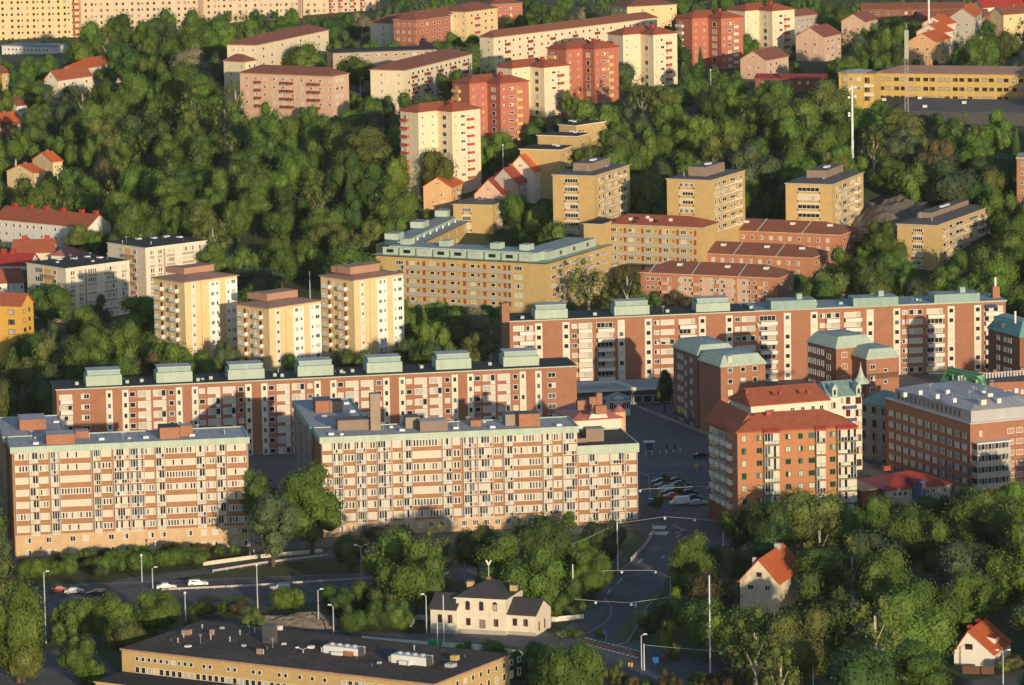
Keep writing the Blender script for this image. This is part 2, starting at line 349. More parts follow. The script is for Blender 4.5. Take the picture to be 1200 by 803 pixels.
    def gable(s, mat, rise, over=.5, axis='v', wallmat='cream', peak=.5):
        # axis 'v': ridge runs along v, gable over the R facade (y=0)
        b = MB(); g = MB(); o = over; U, V = s.Lu, s.Lv; z = s.h; t = .22
        if axis == 'v':
            pk = U*peak
            g.ring([(0,0,z-.01),(U,0,z-.01),(U,V,z-.01),(0,V,z-.01)], [(pk-.01,0,z+rise),(pk+.01,0,z+rise),(pk+.01,V,z+rise),(pk-.01,V,z+rise)], wallmat)
            ka = rise/pk; kb = rise/(U-pk)
            for (x0, x1, k, sg) in ((-o, pk, ka, 1), (U+o, pk, kb, -1)):
                zl = z-o*k+.05; zr = z+rise+.05
                pts = [(x0,-o,zl),(x1,-o,zr),(x1,V+o,zr),(x0,V+o,zl)]
                if sg < 0: pts = pts[::-1]
                up = [(p[0],p[1],p[2]+t) for p in pts]; b.ring(pts[::-1] if False else pts, up, mat, mat, mat)
        else:
            pk = V*peak
            g.ring([(0,0,z-.01),(U,0,z-.01),(U,V,z-.01),(0,V,z-.01)], [(0,pk-.01,z+rise),(U,pk-.01,z+rise),(U,pk+.01,z+rise),(0,pk+.01,z+rise)], wallmat)
            ka = rise/pk; kb = rise/(V-pk)
            for (y0, y1, k) in ((-o, pk, ka), (V+o, pk, kb)):
                zl = z-o*k+.05; zr = z+rise+.05
                pts = [(-o,y0,zl),(U+o,y0,zl),(U+o,y1,zr),(-o,y1,zr)]
                up = [(p[0],p[1],p[2]+t) for p in pts]; b.ring(pts, up, mat, mat, mat)
        s.add(g, 'gable'); s.rz = s.h+rise; s.rise = rise; s.roof = s.add(b, 'roof'); return s
    def mansard(s, mat, h1, in1, mat2=None, h2=.8, over=.3):
        b = MB(); U, V = s.Lu, s.Lv; o = over; z = s.h
        r = lambda i, zz: [(i,i,zz),(U-i,i,zz),(U-i,V-i,zz),(i,V-i,zz)]
        b.ring(r(-o, z), r(-o, z+.25), mat, None, mat); b.ring(r(-o, z+.25), r(in1, z+.25+h1), mat)
        i2 = min(U, V)/2-.6
        b.ring(r(in1, z+.25+h1), r(i2, z+.25+h1+h2), mat2 or mat, mat2 or mat)
        s.rz = z+.25+h1; s.rise = h1+.25; s.roof = s.add(b, 'roof'); return s
    def uv(s, px, py, z):
        p = P(px, py, s.gz+z)-s.f; return p.dot(s.du), p.dot(s.dv)
    def mpp(s): return s.Lu/(s.Rx-s.Fx)
    def rbox(s, px0, px1, py, hpx, dep, mat, name='penthouse', top=None, z=None, side='R', sub=None):
        # box standing on the roof: bottom front edge seen from px0 to px1 at py
        zz = s.rz if z is None else z
        u, v = s.uv(px0, py, zz); w = (px1-px0)*s.mpp() if side == 'R' else dep
        if side == 'L': u, v = s.uv(px1, py, zz)
        h = hpx/s.sc; b = MB()
        if side == 'R': b.box(u, u+w, v, v+dep, zz-.02, zz+h, mat, top=top)
        else:
            w2 = (px1-px0)*abs(s.Lv/(s.Fx-s.Lx)); b.box(u, u+dep, v, v+w2, zz-.02, zz+h, mat, top=top)
        if sub: sub(b, u, v, w, dep, zz+h)
        return s.add(b, name, s.roof)
    def put(s, kind, me, side, t, zc, off=0.0):
        # t metres from the viewer's left end of that facade, zc local height
        if side == 'R': m4 = T(t, -off, zc)
        elif side == 'L': m4 = T(-off, s.Lv-t, zc, -math.pi/2)
        elif side == 'E': m4 = T(s.Lu+off, t, zc, math.pi/2)      # far right end, faces +u
        s.items.append((kind, me, m4))
    def span(s, side, a, c):
        if side == 'R': k = s.Lu/(s.Rx-s.Fx); return (a-s.Fx)*k, (c-s.Fx)*k
        k = s.Lv/(s.Fx-s.Lx); return (a-s.Lx)*k, (c-s.Lx)*k
    def fac(s, side, cols, rows, fh, top=None, skip=()):
        # cols: (kind, px0, px1, height_px, *opts); fh and top (centre of first row below the eave) in pixels
        top = fh*.5 if top is None else top
        for ci, c in enumerate(cols):
            a, e = s.span(side, c[1], c[2]); t = (a+e)/2; w = e-a; hh = c[3]/s.sc; op = c[4] if len(c) > 4 else {}
            dv = op.get('dv', 0)
            for r in range(op.get('r0', 0), op.get('r1', rows)):
                z = s.h-(top+dv+fh*r)/s.sc
                if c[0] == 'w': s.put('window', win(w, hh, op.get('n', 2), op.get('f', 'white'), op.get('m', 'mix')), side, t, z, op.get('o', 0))
                elif c[0] == 'b': s.put('balcony', balc(w, hh, op.get('d', 1.1), op.get('mat', 'white')), side, t, z)
                elif c[0] == 'g': s.put('glazed_balcony', bay(w, hh, op.get('k', 'plain')), side, t, z)
                elif c[0] == 'gg': s.put('glazed_balcony', gbal(w, hh), side, t, z)
                elif c[0] == 'd': s.put('door', win(w, hh, 1, op.get('f', 'door_red'), 'dark', 0) if op.get('glass') else panel(w, hh, op.get('mat', 'door_red')), side, t, z)
                elif c[0] == 'p': s.put('spandrel_panel', panel(w, hh, op.get('mat', 'grey_panel')), side, t, z)
        return s
    def strip(s, side, a, c, z0px, z1px, mat, out=.06, name='wall_panel', back=.05):
        # continuous panel from z0px to z1px below the eave
        x0, x1 = s.span(side, a, c); z0 = s.h-z0px/s.sc; z1 = s.h-z1px/s.sc; b = MB()
        if side == 'R': b.box(x0, x1, -out, back, z1, z0, mat)
        else: b.box(-out, back, s.Lv-x1, s.Lv-x0, z1, z0, mat)
        s.add(b, name, s.root); return s
    def vents(s, pts, mat='metal_white', w=.8, h=.5):
        for px, py in pts:
            u, v = s.uv(px, py, s.rz); b = MB(); b.box(u-w/2, u+w/2, v-w/2, v+w/2, s.rz-.03, s.rz+h, mat)
            s.add(b, 'roof_vent', s.roof)
        return s
    def finish(s):
        by = {}
        for k, me, m4 in s.items: by.setdefault(k, []).append((me, m4))
        for k, L in by.items():
            if len(L) > 98:
                L = sorted(L, key=lambda q: -(abs(q[0].vertices[0].co.x)*abs(q[0].vertices[0].co.z)+0))
                rest = L[98:]; L = L[:98]
                V = []; Fc = []; mi = []; mats = []
                for me, m4 in rest:
                    i0 = len(V); V += [tuple(m4 @ v.co) for v in me.vertices]
                    mp = []
                    for mt in me.materials:
                        if mt not in mats: mats.append(mt)
                        mp.append(mats.index(mt))
                    for p in me.polygons: Fc.append(tuple(i0+x for x in p.vertices)); mi.append(mp[p.material_index])
                me2 = bpy.data.meshes.new('further_'+k+'s'); me2.from_pydata(V, [], Fc)
                for mt in mats: me2.materials.append(mt)
                me2.polygons.foreach_set('material_index', mi); me2.update()
                struct(link('further_'+k+'s', me2, s.root), 'stuff')
            for me, m4 in L: link(k, me, s.root, m4)
    def hullpts(s):
        zt = s.h+s.rise; zb = s.h-s.vis/s.sc; out = []
        for z, i in ((s.h+.3, 0), (zb, 0), (zt, min(s.Lu, s.Lv)*.3)):
            for u, v in ((i,i),(s.Lu-i,i),(s.Lu-i,s.Lv-i),(i,s.Lv-i)):
                p = s.f+s.du*u+s.dv*v; p.z = s.gz+z; out.append(proj(p))
        return out
def panel(w, h, mat):
    w, h = q1(w), q1(h); key = ('p', w, h, mat)
    if key in CACHE: return CACHE[key]
    b = MB(); b.box(-w/2, w/2, -.06, .04, -h/2, h/2, mat); CACHE[key] = b.mesh('panel'); return CACHE[key]
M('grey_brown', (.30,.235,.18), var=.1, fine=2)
# ================================================================== front brick blocks with glazed bays
def pilasters(b, bands, bays, bottom):
    xs_ = sorted(set([c for a, c in bands+bays]+[a for a, c in bands+bays])); m = MB(); done = []
    for a, c in sorted(bands+bays):
        for x in (a-.7, c+.2):
            if x < b.Fx+.8 or x > b.Rx-1 or any(abs(x-y) < 1.0 for y in done): continue
            done.append(x); u, w = b.span('R', x, x+.75); m.box(u, w, -.34, .02, b.h-bottom/b.sc, b.h-7/b.sc, 'grey_beige')
    b.add(m, 'pilasters')
def block_cols(bands, bays, reds=(), hpx=8.2, fpx=14.1):
    out = []
    for a, c in bands:
        out.append(('w', a, c, hpx, dict(n=max(2, round((c-a)/3.6)), m='tall')))
    for a, c in bays: out.append(('g', a, c, fpx-1.2, dict(dv=1.5, k='red' if (a, c) in reds else 'plain')))
    return out
SB = 5.04
b1 = Bld('apartment_block', 'long brown brick apartment block with cream window bands, the leftmost one beside the highway', 'apartment block', 'brown brick blocks with pale green cornices',
         (13.5, 525.6), (290.5, 513.4), SB, depth=15.5, vis=128, base=0, ze=26.3)
b1.walls('brick_brown')
z0 = lambda k: 15+k/4.0
bands = [(15+(a-55)/4.0, 15+(c-55)/4.0) for a, c in ((62,124),(174,216),(272,414),(466,512),(668,712),(766,908),(956,1000),(1056,1148))]
bays = [(15+(a-55)/4.0, 15+(c-55)/4.0) for a, c in ((130,168),(228,264),(428,460),(524,594),(600,664),(722,760),(912,950),(1008,1046))]
b1.fac('R', block_cols(bands, bays, (bays[3], bays[4])), 7, 14.2, 10.5)
pilasters(b1, bands, bays, 103)
b1.strip('R', 14.5, 290.4, 102.5, 160, 'tan_plaster', .25, 'plinth')
for row, dv in ((0, 109), (1, 123.5)):
    b1.fac('R', [('w', a, a+7, 6.5, dict(n=2)) for a in (26, 50, 78, 93, 123, 140, 170, 184, 215, 232, 245, 268, 280)], 1, 14, dv)
for it in b1.items[-26:]: it[2].translation.y -= .25
def cornice(b, mat='copper_seamx', hpx=6.2, over=.35, roofmat='roof_light_seamx', u0=None, u1=None):
    m = MB(); o = over; h = hpx/b.sc; U, V = b.Lu, b.Lv
    u0 = -o if u0 is None else u0; u1 = U+o if u1 is None else u1
    m.box(u0, u1, -o, V+o, b.h-h, b.h+.04, mat, top=roofmat)
    z = b.h+.042; e = .35
    for q in ((u0, u1, -o, -o+e), (u0, u1, V+o-e, V+o), (u0, u0+e, -o+e, V+o-e), (u1-e, u1, -o+e, V+o-e)): m.box(*q, z, z+.25, mat)
    b.rz = b.h+.04; b.rise = .3; b.roof = b.add(m, 'roof')
cornice(b1)
b1.rbox(54.5, 88, 521.4, 11.5, 6, 'brick', top='roof_light'); b1.rbox(88.4, 104.5, 514, 8, 4, 'brick', top='blind2')
b1.rbox(187.5, 211, 514.6, 13, 6, 'brick', top='slate'); b1.rbox(211.4, 226, 511.4, 12, 4, 'brick', top='blind2')
b1.vents([(42, 520.5), (119, 515.5), (171, 513.5), (225, 511)], 'metal_white', 1.3, .5)
b1w = Bld('apartment_block', 'low rear wing of brown brick with a big brick penthouse, behind the leftmost long block', 'apartment block', 'rear wings of the brown brick blocks',
          (8.6, 519.5), (79, 514.5), SB*.985, depth=34, vis=10, base=0, ze=b1.ze-.05)
# wing starts behind the slab
off = b1.dv*15.9; b1w.Lv = (P(5.6, 490, b1.ze)-b1.f).dot(b1.dv)-15.9; print('b1w', b1w.Lv)
b1w.root.location = (b1.f.x-0.9*b1.du.x+off.x, b1.f.y-0.9*b1.du.y+off.y, 0); b1w.f = Vector(b1w.root.location)+Vector((0,0,b1.ze)); b1w.root.rotation_euler[2] = b1.an
b1w.du, b1w.dv, b1w.an = b1.du, b1.dv, b1.an; b1w.Lu = 14.6; FOOT[-1] = (b1w.f.x, b1w.f.y, b1.an, 14.6, b1w.Lv)
b1w.walls('brick_brown'); cornice(b1w)
b1w.rbox(23.2, 54, 504.5, 12, 9, 'brick', top='roof_light')
b1w.vents([(66, 495)], 'metal_white', 1.4, .4)
b1w.fac('L', [], 0, 14)
for r in range(7):
    for t in (4, 9.5, 15, 20.5, 26, 31): b1w.put('window', win(2.4, 1.6, 3, 'grey_beige', 'dark'), 'L', t, b1w.h-3.2-2.8*r)  # dark panes and dull frames carry the shade of this side

b2 = Bld('apartment_block', 'long brown brick block with tall roof chimney and stepped down end at the street corner', 'apartment block', 'brown brick blocks with pale green cornices',
         (376, 513.8), (676.5, 500.6), 4.93, depth=14.5, vis=112, base=0, ze=24.3)
b2.walls('brick_brown')
B2b = [(377.5,388.5),(402,414.5),(429,439.5),(459,469.5),(482.5,516),(529.5,538.5),(577.5,587.5),(600.5,633.5),(647.5,657.5)]
B2g = [(390,400.5),(417,427.5),(442,457),(471,481),(518,528),(542,557.5),(559.5,576),(590,599.5),(636,646),(659.5,675.5)]
b2.fac('R', block_cols(B2b, B2g, (B2g[2], B2g[5], B2g[6], B2g[9]), fpx=14.0), 7, 13.9, 10.5)
pilasters(b2, B2b, B2g, 101)
b2.strip('R', 376.3, 676.3, 100.5, 150, 'tan_plaster', .25, 'plinth')
b2.fac('R', [('w', a, a+7, 6.5, dict(n=3, o=.25)) for a in range(382, 672, 13)], 1, 14, 107)
cornice(b2)
b2.rbox(396, 434.5, 505, 12, 5.5, 'taupe_panel_seamx', top='felt_grey')
b2.rbox(434.6, 446.4, 504.6, 43, 2.4, 'grey_brown', name='chimney', top='steel_dark')
b2.rbox(475.5, 492, 502.5, 13, 5, 'grey_brown', top='felt_grey'); b2.rbox(492.4, 524.5, 506, 12, 5, 'taupe_panel_seamx', top='zinc')
b2.rbox(551.5, 564, 500, 7, 2.5, 'brick'); b2.rbox(592.5, 608, 499, 13, 5, 'grey_brown', top='steel_dark'); b2.rbox(608.4, 633, 500.5, 15, 5, 'brick', top='felt_grey')
b2.vents([(388, 509.6), (471, 505), (534, 502.5), (577, 501.5), (655, 499)], 'metal_white', 1.3, .5)
b2w = Bld('apartment_block', 'rear wing with glazed dark side and three roof boxes, running back from the long block with the chimney', 'apartment block', 'rear wings of the brown brick blocks',
          (376, 513.8), (430, 511), 5.0, depth=46, vis=30, base=0, ze=b2.ze)
o2 = b2.dv*14.9; b2w.Lv = (P(349, 470.6, b2.ze)-b2.f).dot(b2.dv)-14.9; print('b2w', b2w.Lv); b2w.root.location = (b2.f.x-.6*b2.du.x+o2.x, b2.f.y-.6*b2.du.y+o2.y, 0); b2w.f = Vector(b2w.root.location)+Vector((0,0,b2.ze)); b2w.root.rotation_euler[2] = b2.an
b2w.du, b2w.dv, b2w.an = b2.du, b2.dv, b2.an; b2w.Lu = 14.2; FOOT[-1] = (b2w.f.x, b2w.f.y, b2.an, 14.2, b2w.Lv)
b2w.walls('brick_brown'); cornice(b2w, 'copper_dark_seamx')
b2w.rbox(370, 386, 484, 14, 7, 'brick', top='steel_dark'); b2w.rbox(386.5, 399, 483.5, 13, 5, 'taupe_panel_seamx', top='slate')
b2w.vents([(406, 473.5), (413, 483), (380, 489)], 'metal_white', 1.3, .5)
for r in range(9):
    for i in range(9): b2w.put('window', win(3.2, 2.0, 4, 'steel', 'dark') if i % 3 else win(2.4, 1.5, 3, 'grey_beige', 'dark'), 'L', 3+i*4.9*b2w.Lv/46, b2w.h-3.0-2.8*r)  # dark panes put the shade of this side into the colour
b2r = Bld('apartment_block', 'lower end of the brown brick row, one storey down with a recessed brown roof terrace, at the street corner', 'apartment block', 'brown brick blocks with pale green cornices',
          (676.8, 524.0), (747, 520.6), 4.88, depth=22, vis=90, base=0, ze=19.4)
b2r.walls('brick_brown')
B3b = [(678,689),(700.5,713.5),(733,745.5)]; B3g = [(690.5,699.5),(715,731)]
b2r.fac('R', block_cols(B3b, B3g, (B3g[1],), fpx=14.0), 6, 13.9, 14.0)
cornice(b2r, hpx=9, roofmat='felt_brown')
b2r.rbox(687, 708, 518, 15, 4, 'taupe_panel', top='grey_panel'); b2r.rbox(677, 687, 519, 5, 8, 'taupe_panel', top='felt_brown')
pilasters(b2r, B3b, B3g, 92)
b2r.strip('R', 678, 746.5, 92, 150, 'grey_brown', .2, 'plinth')

# ================================================================== long red brick slab behind (black roof, pale green roof boxes)
SL = 4.46
b3 = Bld('apartment_block', 'long red brick slab with white window strips and seven pale green roof boxes, black roof', 'apartment block', 'long red brick slabs',
         (66, 457.6), (675.5, 429.6), SL, depth=14.5, vis=60, base=0)
b3.walls('brick')
b3.flat('felt_black', .3, .3, 'copper')
cols = []
for n in range(-4, 3):
    s0 = 446+80.8*n
    for sx in (s0, s0+18.6):
        b3.strip('R', sx, sx+7.5, 3, 90, 'cream_pale', .08)
        cols.append(('w', sx+1.4, sx+6.2, 6.4, dict(n=1, o=.09, m='dark' if sx*7 % 3 < 2 else 'mix')))
    if n < 2:
        cols += [('w', s0+27.2, s0+34, 6, dict(n=1)), ('w', s0+37, s0+51.5, 8, dict(n=3, m='blind')), ('w', s0+54.5, s0+69.5, 8, dict(n=3, m='blind')), ('w', s0+72.5, s0+79, 6, dict(n=1))]
        cols += [('p', s0+46.6, s0+51.5, 3.6, dict(dv=6, mat='white')), ('p', s0+65, s0+69.5, 3.6, dict(dv=6, mat='white'))]
cols += [('w', 94, 104, 6.5, dict(n=3)), ('b', 70, 84, 4.2, dict(dv=5)), ('w', 69, 84, 6, dict(n=3, m='blind')), ('w', 641, 650.5, 6.5, dict(n=2))]
b3.fac('R', cols, 7, 12.4, 8.6)
def green_boxes(b, spec, mat, topmat='zinc'):
    for x0, x1, yb, yt, dep in spec:
        hh = (yb-yt)/b.sc*.72
        b.rbox(x0, x1, yb, (yb-yt)*.62, dep, mat, top=topmat,
               sub=lambda m, u, v, w, d, z: (m.box(u+.5, u+w-.3, v+1.2, v+d-.6, z, z+1.1, 'copper_dark', top='metal_grey'), m.box(u+.3, u+w-.2, v+.9, v+d-.3, z+1.102, z+1.35, 'metal_grey')))
green_boxes(b3, [(101,142.5,453,434,7),(183.5,225.5,449,430,7),(267.5,310,445.3,427,7),(349,391,441.4,422.6,7),(430,472,437.5,418.6,7),(511,553,433.7,414.6,7),(590,632.5,430,411.8,7)], 'copper_seamx')
b3.vents([(90, 451), (149, 449), (166, 447.5), (232, 446.5), (247, 444.5), (322, 441), (330.5, 441.5), (400, 437), (413, 436), (494, 431.5), (574, 428)], 'copper', .9, .8)
# ================================================================== right rear slab
SR = 4.12
b4 = Bld('apartment_block', 'long white and red brick slab with white balconies, behind the square and brick corner buildings', 'apartment block', 'long red brick slabs',
         (597, 377.4), (1178.6, 353.2), SR, depth=14.5, vis=92, base=0)
b4.walls('brick')
b4.flat('felt_black', .3, .3, 'copper')
m = MB(); u0 = (882-b4.Fx)*b4.mpp(); m.box(u0, b4.Lu+.35, -.35, b4.Lv+.35, b4.rz+.003, b4.rz+.12, 'copper_dark', top='roof_blue_grey'); b4.add(m, 'roof_patch', b4.roof)
cols = []
for n, s0 in enumerate((626.5, 722, 816.5, 916, 1013.5, 1109.5)):
    p1 = s0+31.5
    for sx in (s0, p1):
        b4.strip('R', sx, sx+8.2, 3, 108, 'cream_pale', .08)
        cols.append(('w', sx+1.6, sx+6.8, 5.6, dict(n=1, o=.09)))
    e = p1+9.5
    if n < 5:
        cols += [('w', e+1, e+7.5, 6, dict(n=2)), ('w', e+9, e+25, 6.6, dict(n=3, m='blind')), ('w', e+30, e+49, 6.6, dict(n=4))]
        cols += [('b', e+31, e+50, 4.4, dict(dv=5.6, d=1.3))]
        if n in (0, 3): cols += [('b', e+9, e+24, 4.4, dict(dv=5.6, d=1.1))]
cols += [('b', 1154, 1175, 4.2, dict(dv=5.2)), ('w', 1153, 1175, 6.4, dict(n=4)), ('w', 601, 614, 6.6, dict(n=3, m='blind')), ('b', 608, 625, 4.2, dict(dv=5.4)), ('w', 616, 624, 6, dict(n=2))]
b4.fac('R', cols, 8, 11.35, 8.2)
green_boxes(b4, [(627,665,374.2,357.6,6.5),(720,761,370,353.4,6.5),(816,855.5,366,350.2,6.5)], 'copper_seamx')
for x0, x1, yb, yt in ((903.5,957,364,348),(1000,1053,360,344.6),(1095,1149,355.6,340.4)):
    b4.rbox(x0, x1, yb, (yb-yt)*.66, 7, 'copper_dark_seamx', top='roof_blue_grey', sub=lambda m, u, v, w, d, z: m.box(u+w*.6, u+w*.72, v+2, v+4, z, z+1.6, 'copper_dark'))
b4.rbox(588.5, 597, 378, 22, 2.5, 'brick', name='chimney'); 
b4.rbox(1163.5, 1172, 350, 14, 2.4, 'brick', name='chimney', sub=lambda m, u, v, w, d, z: m.box(u+.7, u+1.3, v+.8, v+1.4, z, z+2.6, 'white'))
b4.vents([(612, 373.5), (648, 372), (697, 369.5), (782, 366), (880, 361.8), (985, 357), (1075, 352.8)], 'copper', 1.0, .8)
# podium with shops along the foot of that slab
pd = Bld('shopping_arcade', 'low white canopied shop arcade along the foot of the slab behind the square', 'arcade', None, (668, 460.5), (846, 453), 4.20, depth=12, vis=8, base=0)
pd.walls('steel_dark'); pd.flat('roof_blue_grey', .8, .9, 'white')
for i in range(15): pd.put('shop_window', win(2.3, 2.2, 1, 'white', 'dark'), 'R', 2+i*2.85, 1.5)
# ================================================================== brick corner buildings with green mansard roofs
def add_windows(b, side, xs, w, hpx, rows, fh, top, **op):
    b.fac(side, [('w', x-w/2, x+w/2, hpx, op) for x in xs], rows, fh, top)
b5 = Bld('brick_building', 'tall brick corner building with green mansard roof and shop signs, beside the square', 'building', 'brick corner buildings with green mansards',
         (817.5, 417.0), (862, 413.4), 4.33, L=(789, 405), vis=60, base=0)
b5.walls('brick'); b5.mansard('copper_seamx', 2.4, 1.5, 'roof_blue_grey', .25)
b5.fac('R', [('w', 829, 836, 8, dict(n=2)), ('b', 829, 843.5, 3.8, dict(dv=6.2, mat='panel_mint', d=1.2))], 8, 12.8, 6.5)
add_windows(b5, 'L', (795, 799, 810), 2.8, 6.2, 8, 12.6, 8, n=1, m='blind'); add_windows(b5, 'L', (803.5,), 1.8, 6.2, 8, 12.6, 13, n=1, m='blind')
b5b = Bld('brick_building', 'lower front part of the brick corner building, green mansard with a dormer window', 'building', 'brick corner buildings with green mansards',
          (844.5, 430.6), (897, 426.2), 4.38, depth=14, vis=26, base=0)
b5b.walls('brick'); b5b.mansard('copper_seamx', 2.6, 1.5, 'roof_blue_grey', .25)
add_windows(b5b, 'R', (855.5, 870.5, 884.5), 5.6, 6.4, 7, 13, 4.5, n=1)
m = MB(); m.box(2.2, 3.6, .2, 2.6, b5b.h+.6, b5b.h+2.8, 'copper'); m.poly([(2.35, .18, b5b.h+1.0), (3.45, .18, b5b.h+1.0), (3.45, .18, b5b.h+2.5), (2.35, .18, b5b.h+2.5)], 'blind'); b5b.add(m, 'dormer', b5b.roof)
b6 = Bld('brick_building', 'tall brick building with smooth green mansard roof, behind the small green spire', 'building', 'brick corner buildings with green mansards',
         (979.8, 409), (1024, 403.6), 4.33, L=(946.5, 397), vis=40, base=0)
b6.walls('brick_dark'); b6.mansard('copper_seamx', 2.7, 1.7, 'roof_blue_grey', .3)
m = MB(); m.box(-.02, b6.Lu, -.03, .02, -2, b6.h, 'brick'); b6.add(m, 'front_wall')  # dark walls with lighter front: shade and sun put into the brick colours
b6.fac('R', [('w', 986, 992.5, 7, dict(n=2)), ('w', 999.5, 1005.5, 6.5, dict(n=1))], 8, 13.4, 8)
add_windows(b6, 'L', (949, 954, 959, 964), 3, 6.5, 8, 12.8, 8, n=1, m='blind'); add_windows(b6, 'L', (971,), 4.5, 6.5, 8, 12.8, 11, n=2)
b6b = Bld('brick_building', 'lower brick annex with a green mansard hip, right of the tall mansard building', 'building', 'brick corner buildings with green mansards',
          (1015.5, 421.6), (1053.5, 418.5), 4.35, depth=15, vis=22, base=0)
b6b.walls('brick'); b6b.mansard('copper_seamx', 2.3, 1.5, 'roof_blue_grey', .25)
add_windows(b6b, 'R', (1022.5,), 6, 6, 6, 13.4, 9, n=2); add_windows(b6b, 'R', (1037.5,), 5, 4, 6, 13.4, 14, n=1)
b7 = Bld('brick_building', 'brick building cut by the photo edge, steep teal roof with a skylight', 'building', 'brick corner buildings with green mansards',
         (1195, 395.5), (1222, 393), 4.27, L=(1158, 384), vis=40, base=0)
b7.walls('brick_dark'); b7.mansard('copper_teal_seamx', 3.6, 2.0, 'copper_dark', .6)
add_windows(b7, 'L', (1170, 1178.5, 1183.5), 3.6, 6, 7, 11.8, 7, n=1, m='blind')
b7.rbox(1189, 1191, 379, 14, .4, 'white', name='flagpole')
m = MB(); u, v = b7.uv(1172, 388, b7.h+1); m.box(-.15, 1.0, b7.Lv*.55, b7.Lv*.55+2, b7.h+1.2, b7.h+2.6, 'pane_blue'); b7.add(m, 'skylight', b7.roof)
# ================================================================== red roofed quarter
b8 = Bld('apartment_building', 'orange brick apartment building with hipped red roof and green framed glass balconies', 'apartment building', None,
         (864, 507.6), (1003, 500.4), 4.92, depth=13, vis=78, base=0)
b8.walls('brick_orange'); b8.hip('tile_red', 3.4, .6, edge='tile_red')
b8.fac('R', [('w', 868.5, 874.5, 7.4, dict(n=2, f='frame_green')), ('w', 886, 893, 7.2, dict(n=2, f='frame_green')), ('w', 920, 926.5, 7.2, dict(n=2, f='frame_green')),
             ('w', 935, 940.5, 7, dict(n=2, f='frame_green')), ('w', 947, 954.5, 7, dict(n=2, f='frame_green')), ('w', 972, 978.5, 7, dict(n=2, f='frame_green')),
             ('gg', 894.8, 911.5, 13.6, dict(dv=1.5)), ('gg', 955.3, 966, 13.6, dict(dv=1.5)), ('gg', 980.5, 1002.5, 13.6, dict(dv=1.5))], 8, 14.7, 7.2)
for x0, x1 in ((893.5, 912.5), (954, 967), (979.5, 1003)):
    m = MB(); a, c = b8.span('R', x0, x1); m.ring([(a,-1.5,b8.h-.1),(c,-1.5,b8.h-.1),(c,-.3,b8.h-.1),(a,-.3,b8.h-.1)], [(a,-1.4,b8.h+.12),(c,-1.4,b8.h+.12),(c,-.2,b8.h+.75),(a,-.2,b8.h+.75)], 'metal_red', 'metal_red', 'metal_red'); b8.add(m, 'canopy_roof', b8.roof)
b8.rbox(898, 904, 487, 5, 1.2, 'metal_red', name='chimney', z=b8.rz-.4)
b8w = Bld('apartment_building', 'shaded wing with dark red roof and rows of white balconies facing the square', 'apartment building', None,
          (862.6, 506.4), (892, 503), 4.9, L=(829.5, 468.3), vis=86, base=0)
b8w.walls('brick_dark'); b8w.gable('tile_red', 4.2, .5, 'v', 'brick_dark');  # darker brick than the main front, shade put into the wall colour
for i in range(8):
    for r in range(6):
        t = 3.0+i*(b8w.Lv-6)/7
        b8w.put('window', win(1.5, 1.5, 2, 'white', 'dark'), 'L', t-.9, b8w.h-2.2-2.95*r)
        if i % 2: b8w.put('balcony', balc(2.8, 1.1, 1.6, 'white'), 'L', t+1.4, b8w.h-3.4-2.95*r)
b8c = Bld('apartment_building', 'cream building with broad red roof in the courtyard, beside the spired green roof', 'apartment building', None,
          (880, 476.6), (971, 469.2), 4.66, depth=13, vis=12, base=0)
b8c.walls('cream_pale'); b8c.hip('tile_red', 3.4, .5, inset=.8, edge='tile_red')
b8c.fac('R', [('w', x, x+5, 6, dict(n=2)) for x in (902, 914, 926, 938, 950, 960)], 4, 13, 8)
for x, y in ((874, 461), (913, 463), (946, 461.5)):
    b8c.rbox(x, x+3.4, y, 4, 1, 'metal_red', name='chimney', z=b8c.rz-.9)
# pink-white art nouveau house with green roof and spire
b9 = Bld('stone_building', 'cream building with sea green roof, spire, red windows and dark blue balconies', 'building', None,
         (971.5, 466.5), (1010, 464), 4.57, depth=14, vis=70, base=0)
b9.walls('cream_pale'); b9.hip('copper_dark', 3.0, .4, inset=.3, axis='u', edge='copper')
b9.fac('R', [('w', 974, 979, 7.4, dict(n=2, f='frame_red', dv=5)), ('w', 991, 996.5, 9, dict(n=2, f='frame_red', r0=0)), ('w', 1002.5, 1009, 7.8, dict(n=2, f='frame_red', dv=1)), ('w', 985.5, 988, 5.5, dict(n=1, f='frame_red', r1=1)),
             ('b', 987.5, 1002, 4, dict(dv=7.5, mat='panel_blue', r1=2, d=1.4))], 6, 14.6, 4)
for x in (975, 1003): 
    m = MB(); a, c = b9.span('R', x, x+6); z = b9.h+.3; m.box(a, c, -.2, 2.4, z, z+2.0, 'copper'); m.ring([(a-.2,-.4,z+2.002),(c+.2,-.4,z+2.002),(c+.2,2.6,z+2.002),(a-.2,2.6,z+2.002)], [((a+c)/2-.05,-.4,z+3.2),((a+c)/2+.05,-.4,z+3.2),((a+c)/2+.05,2.6,z+3.2),((a+c)/2-.05,2.6,z+3.2)], 'copper')
    m.poly([(a+.4,-.22,z+.4),(c-.4,-.22,z+.4),(c-.4,-.22,z+1.7),(a+.4,-.22,z+1.7)], 'pane'); b9.add(m, 'dormer', b9.roof)
b9b = Bld('stone_building', 'grey beige corner wing with green roof and bare white gable wall, beside the brick hospital', 'building', None,
          (1044.5, 477), (1070, 468), 4.53, L=(1010, 466.5), vis=70, base=0)
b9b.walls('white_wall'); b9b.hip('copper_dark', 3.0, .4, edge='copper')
m = MB(); m.box(-.05, .02, .0, b9b.Lv, -2, b9b.h-.1, 'grey_beige'); m.box(-.25, .02, 0, b9b.Lv, b9b.h-3.3, b9b.h-3.0, 'copper'); b9b.add(m, 'side_wall')  # left face toned grey beige, its shade put into the colour
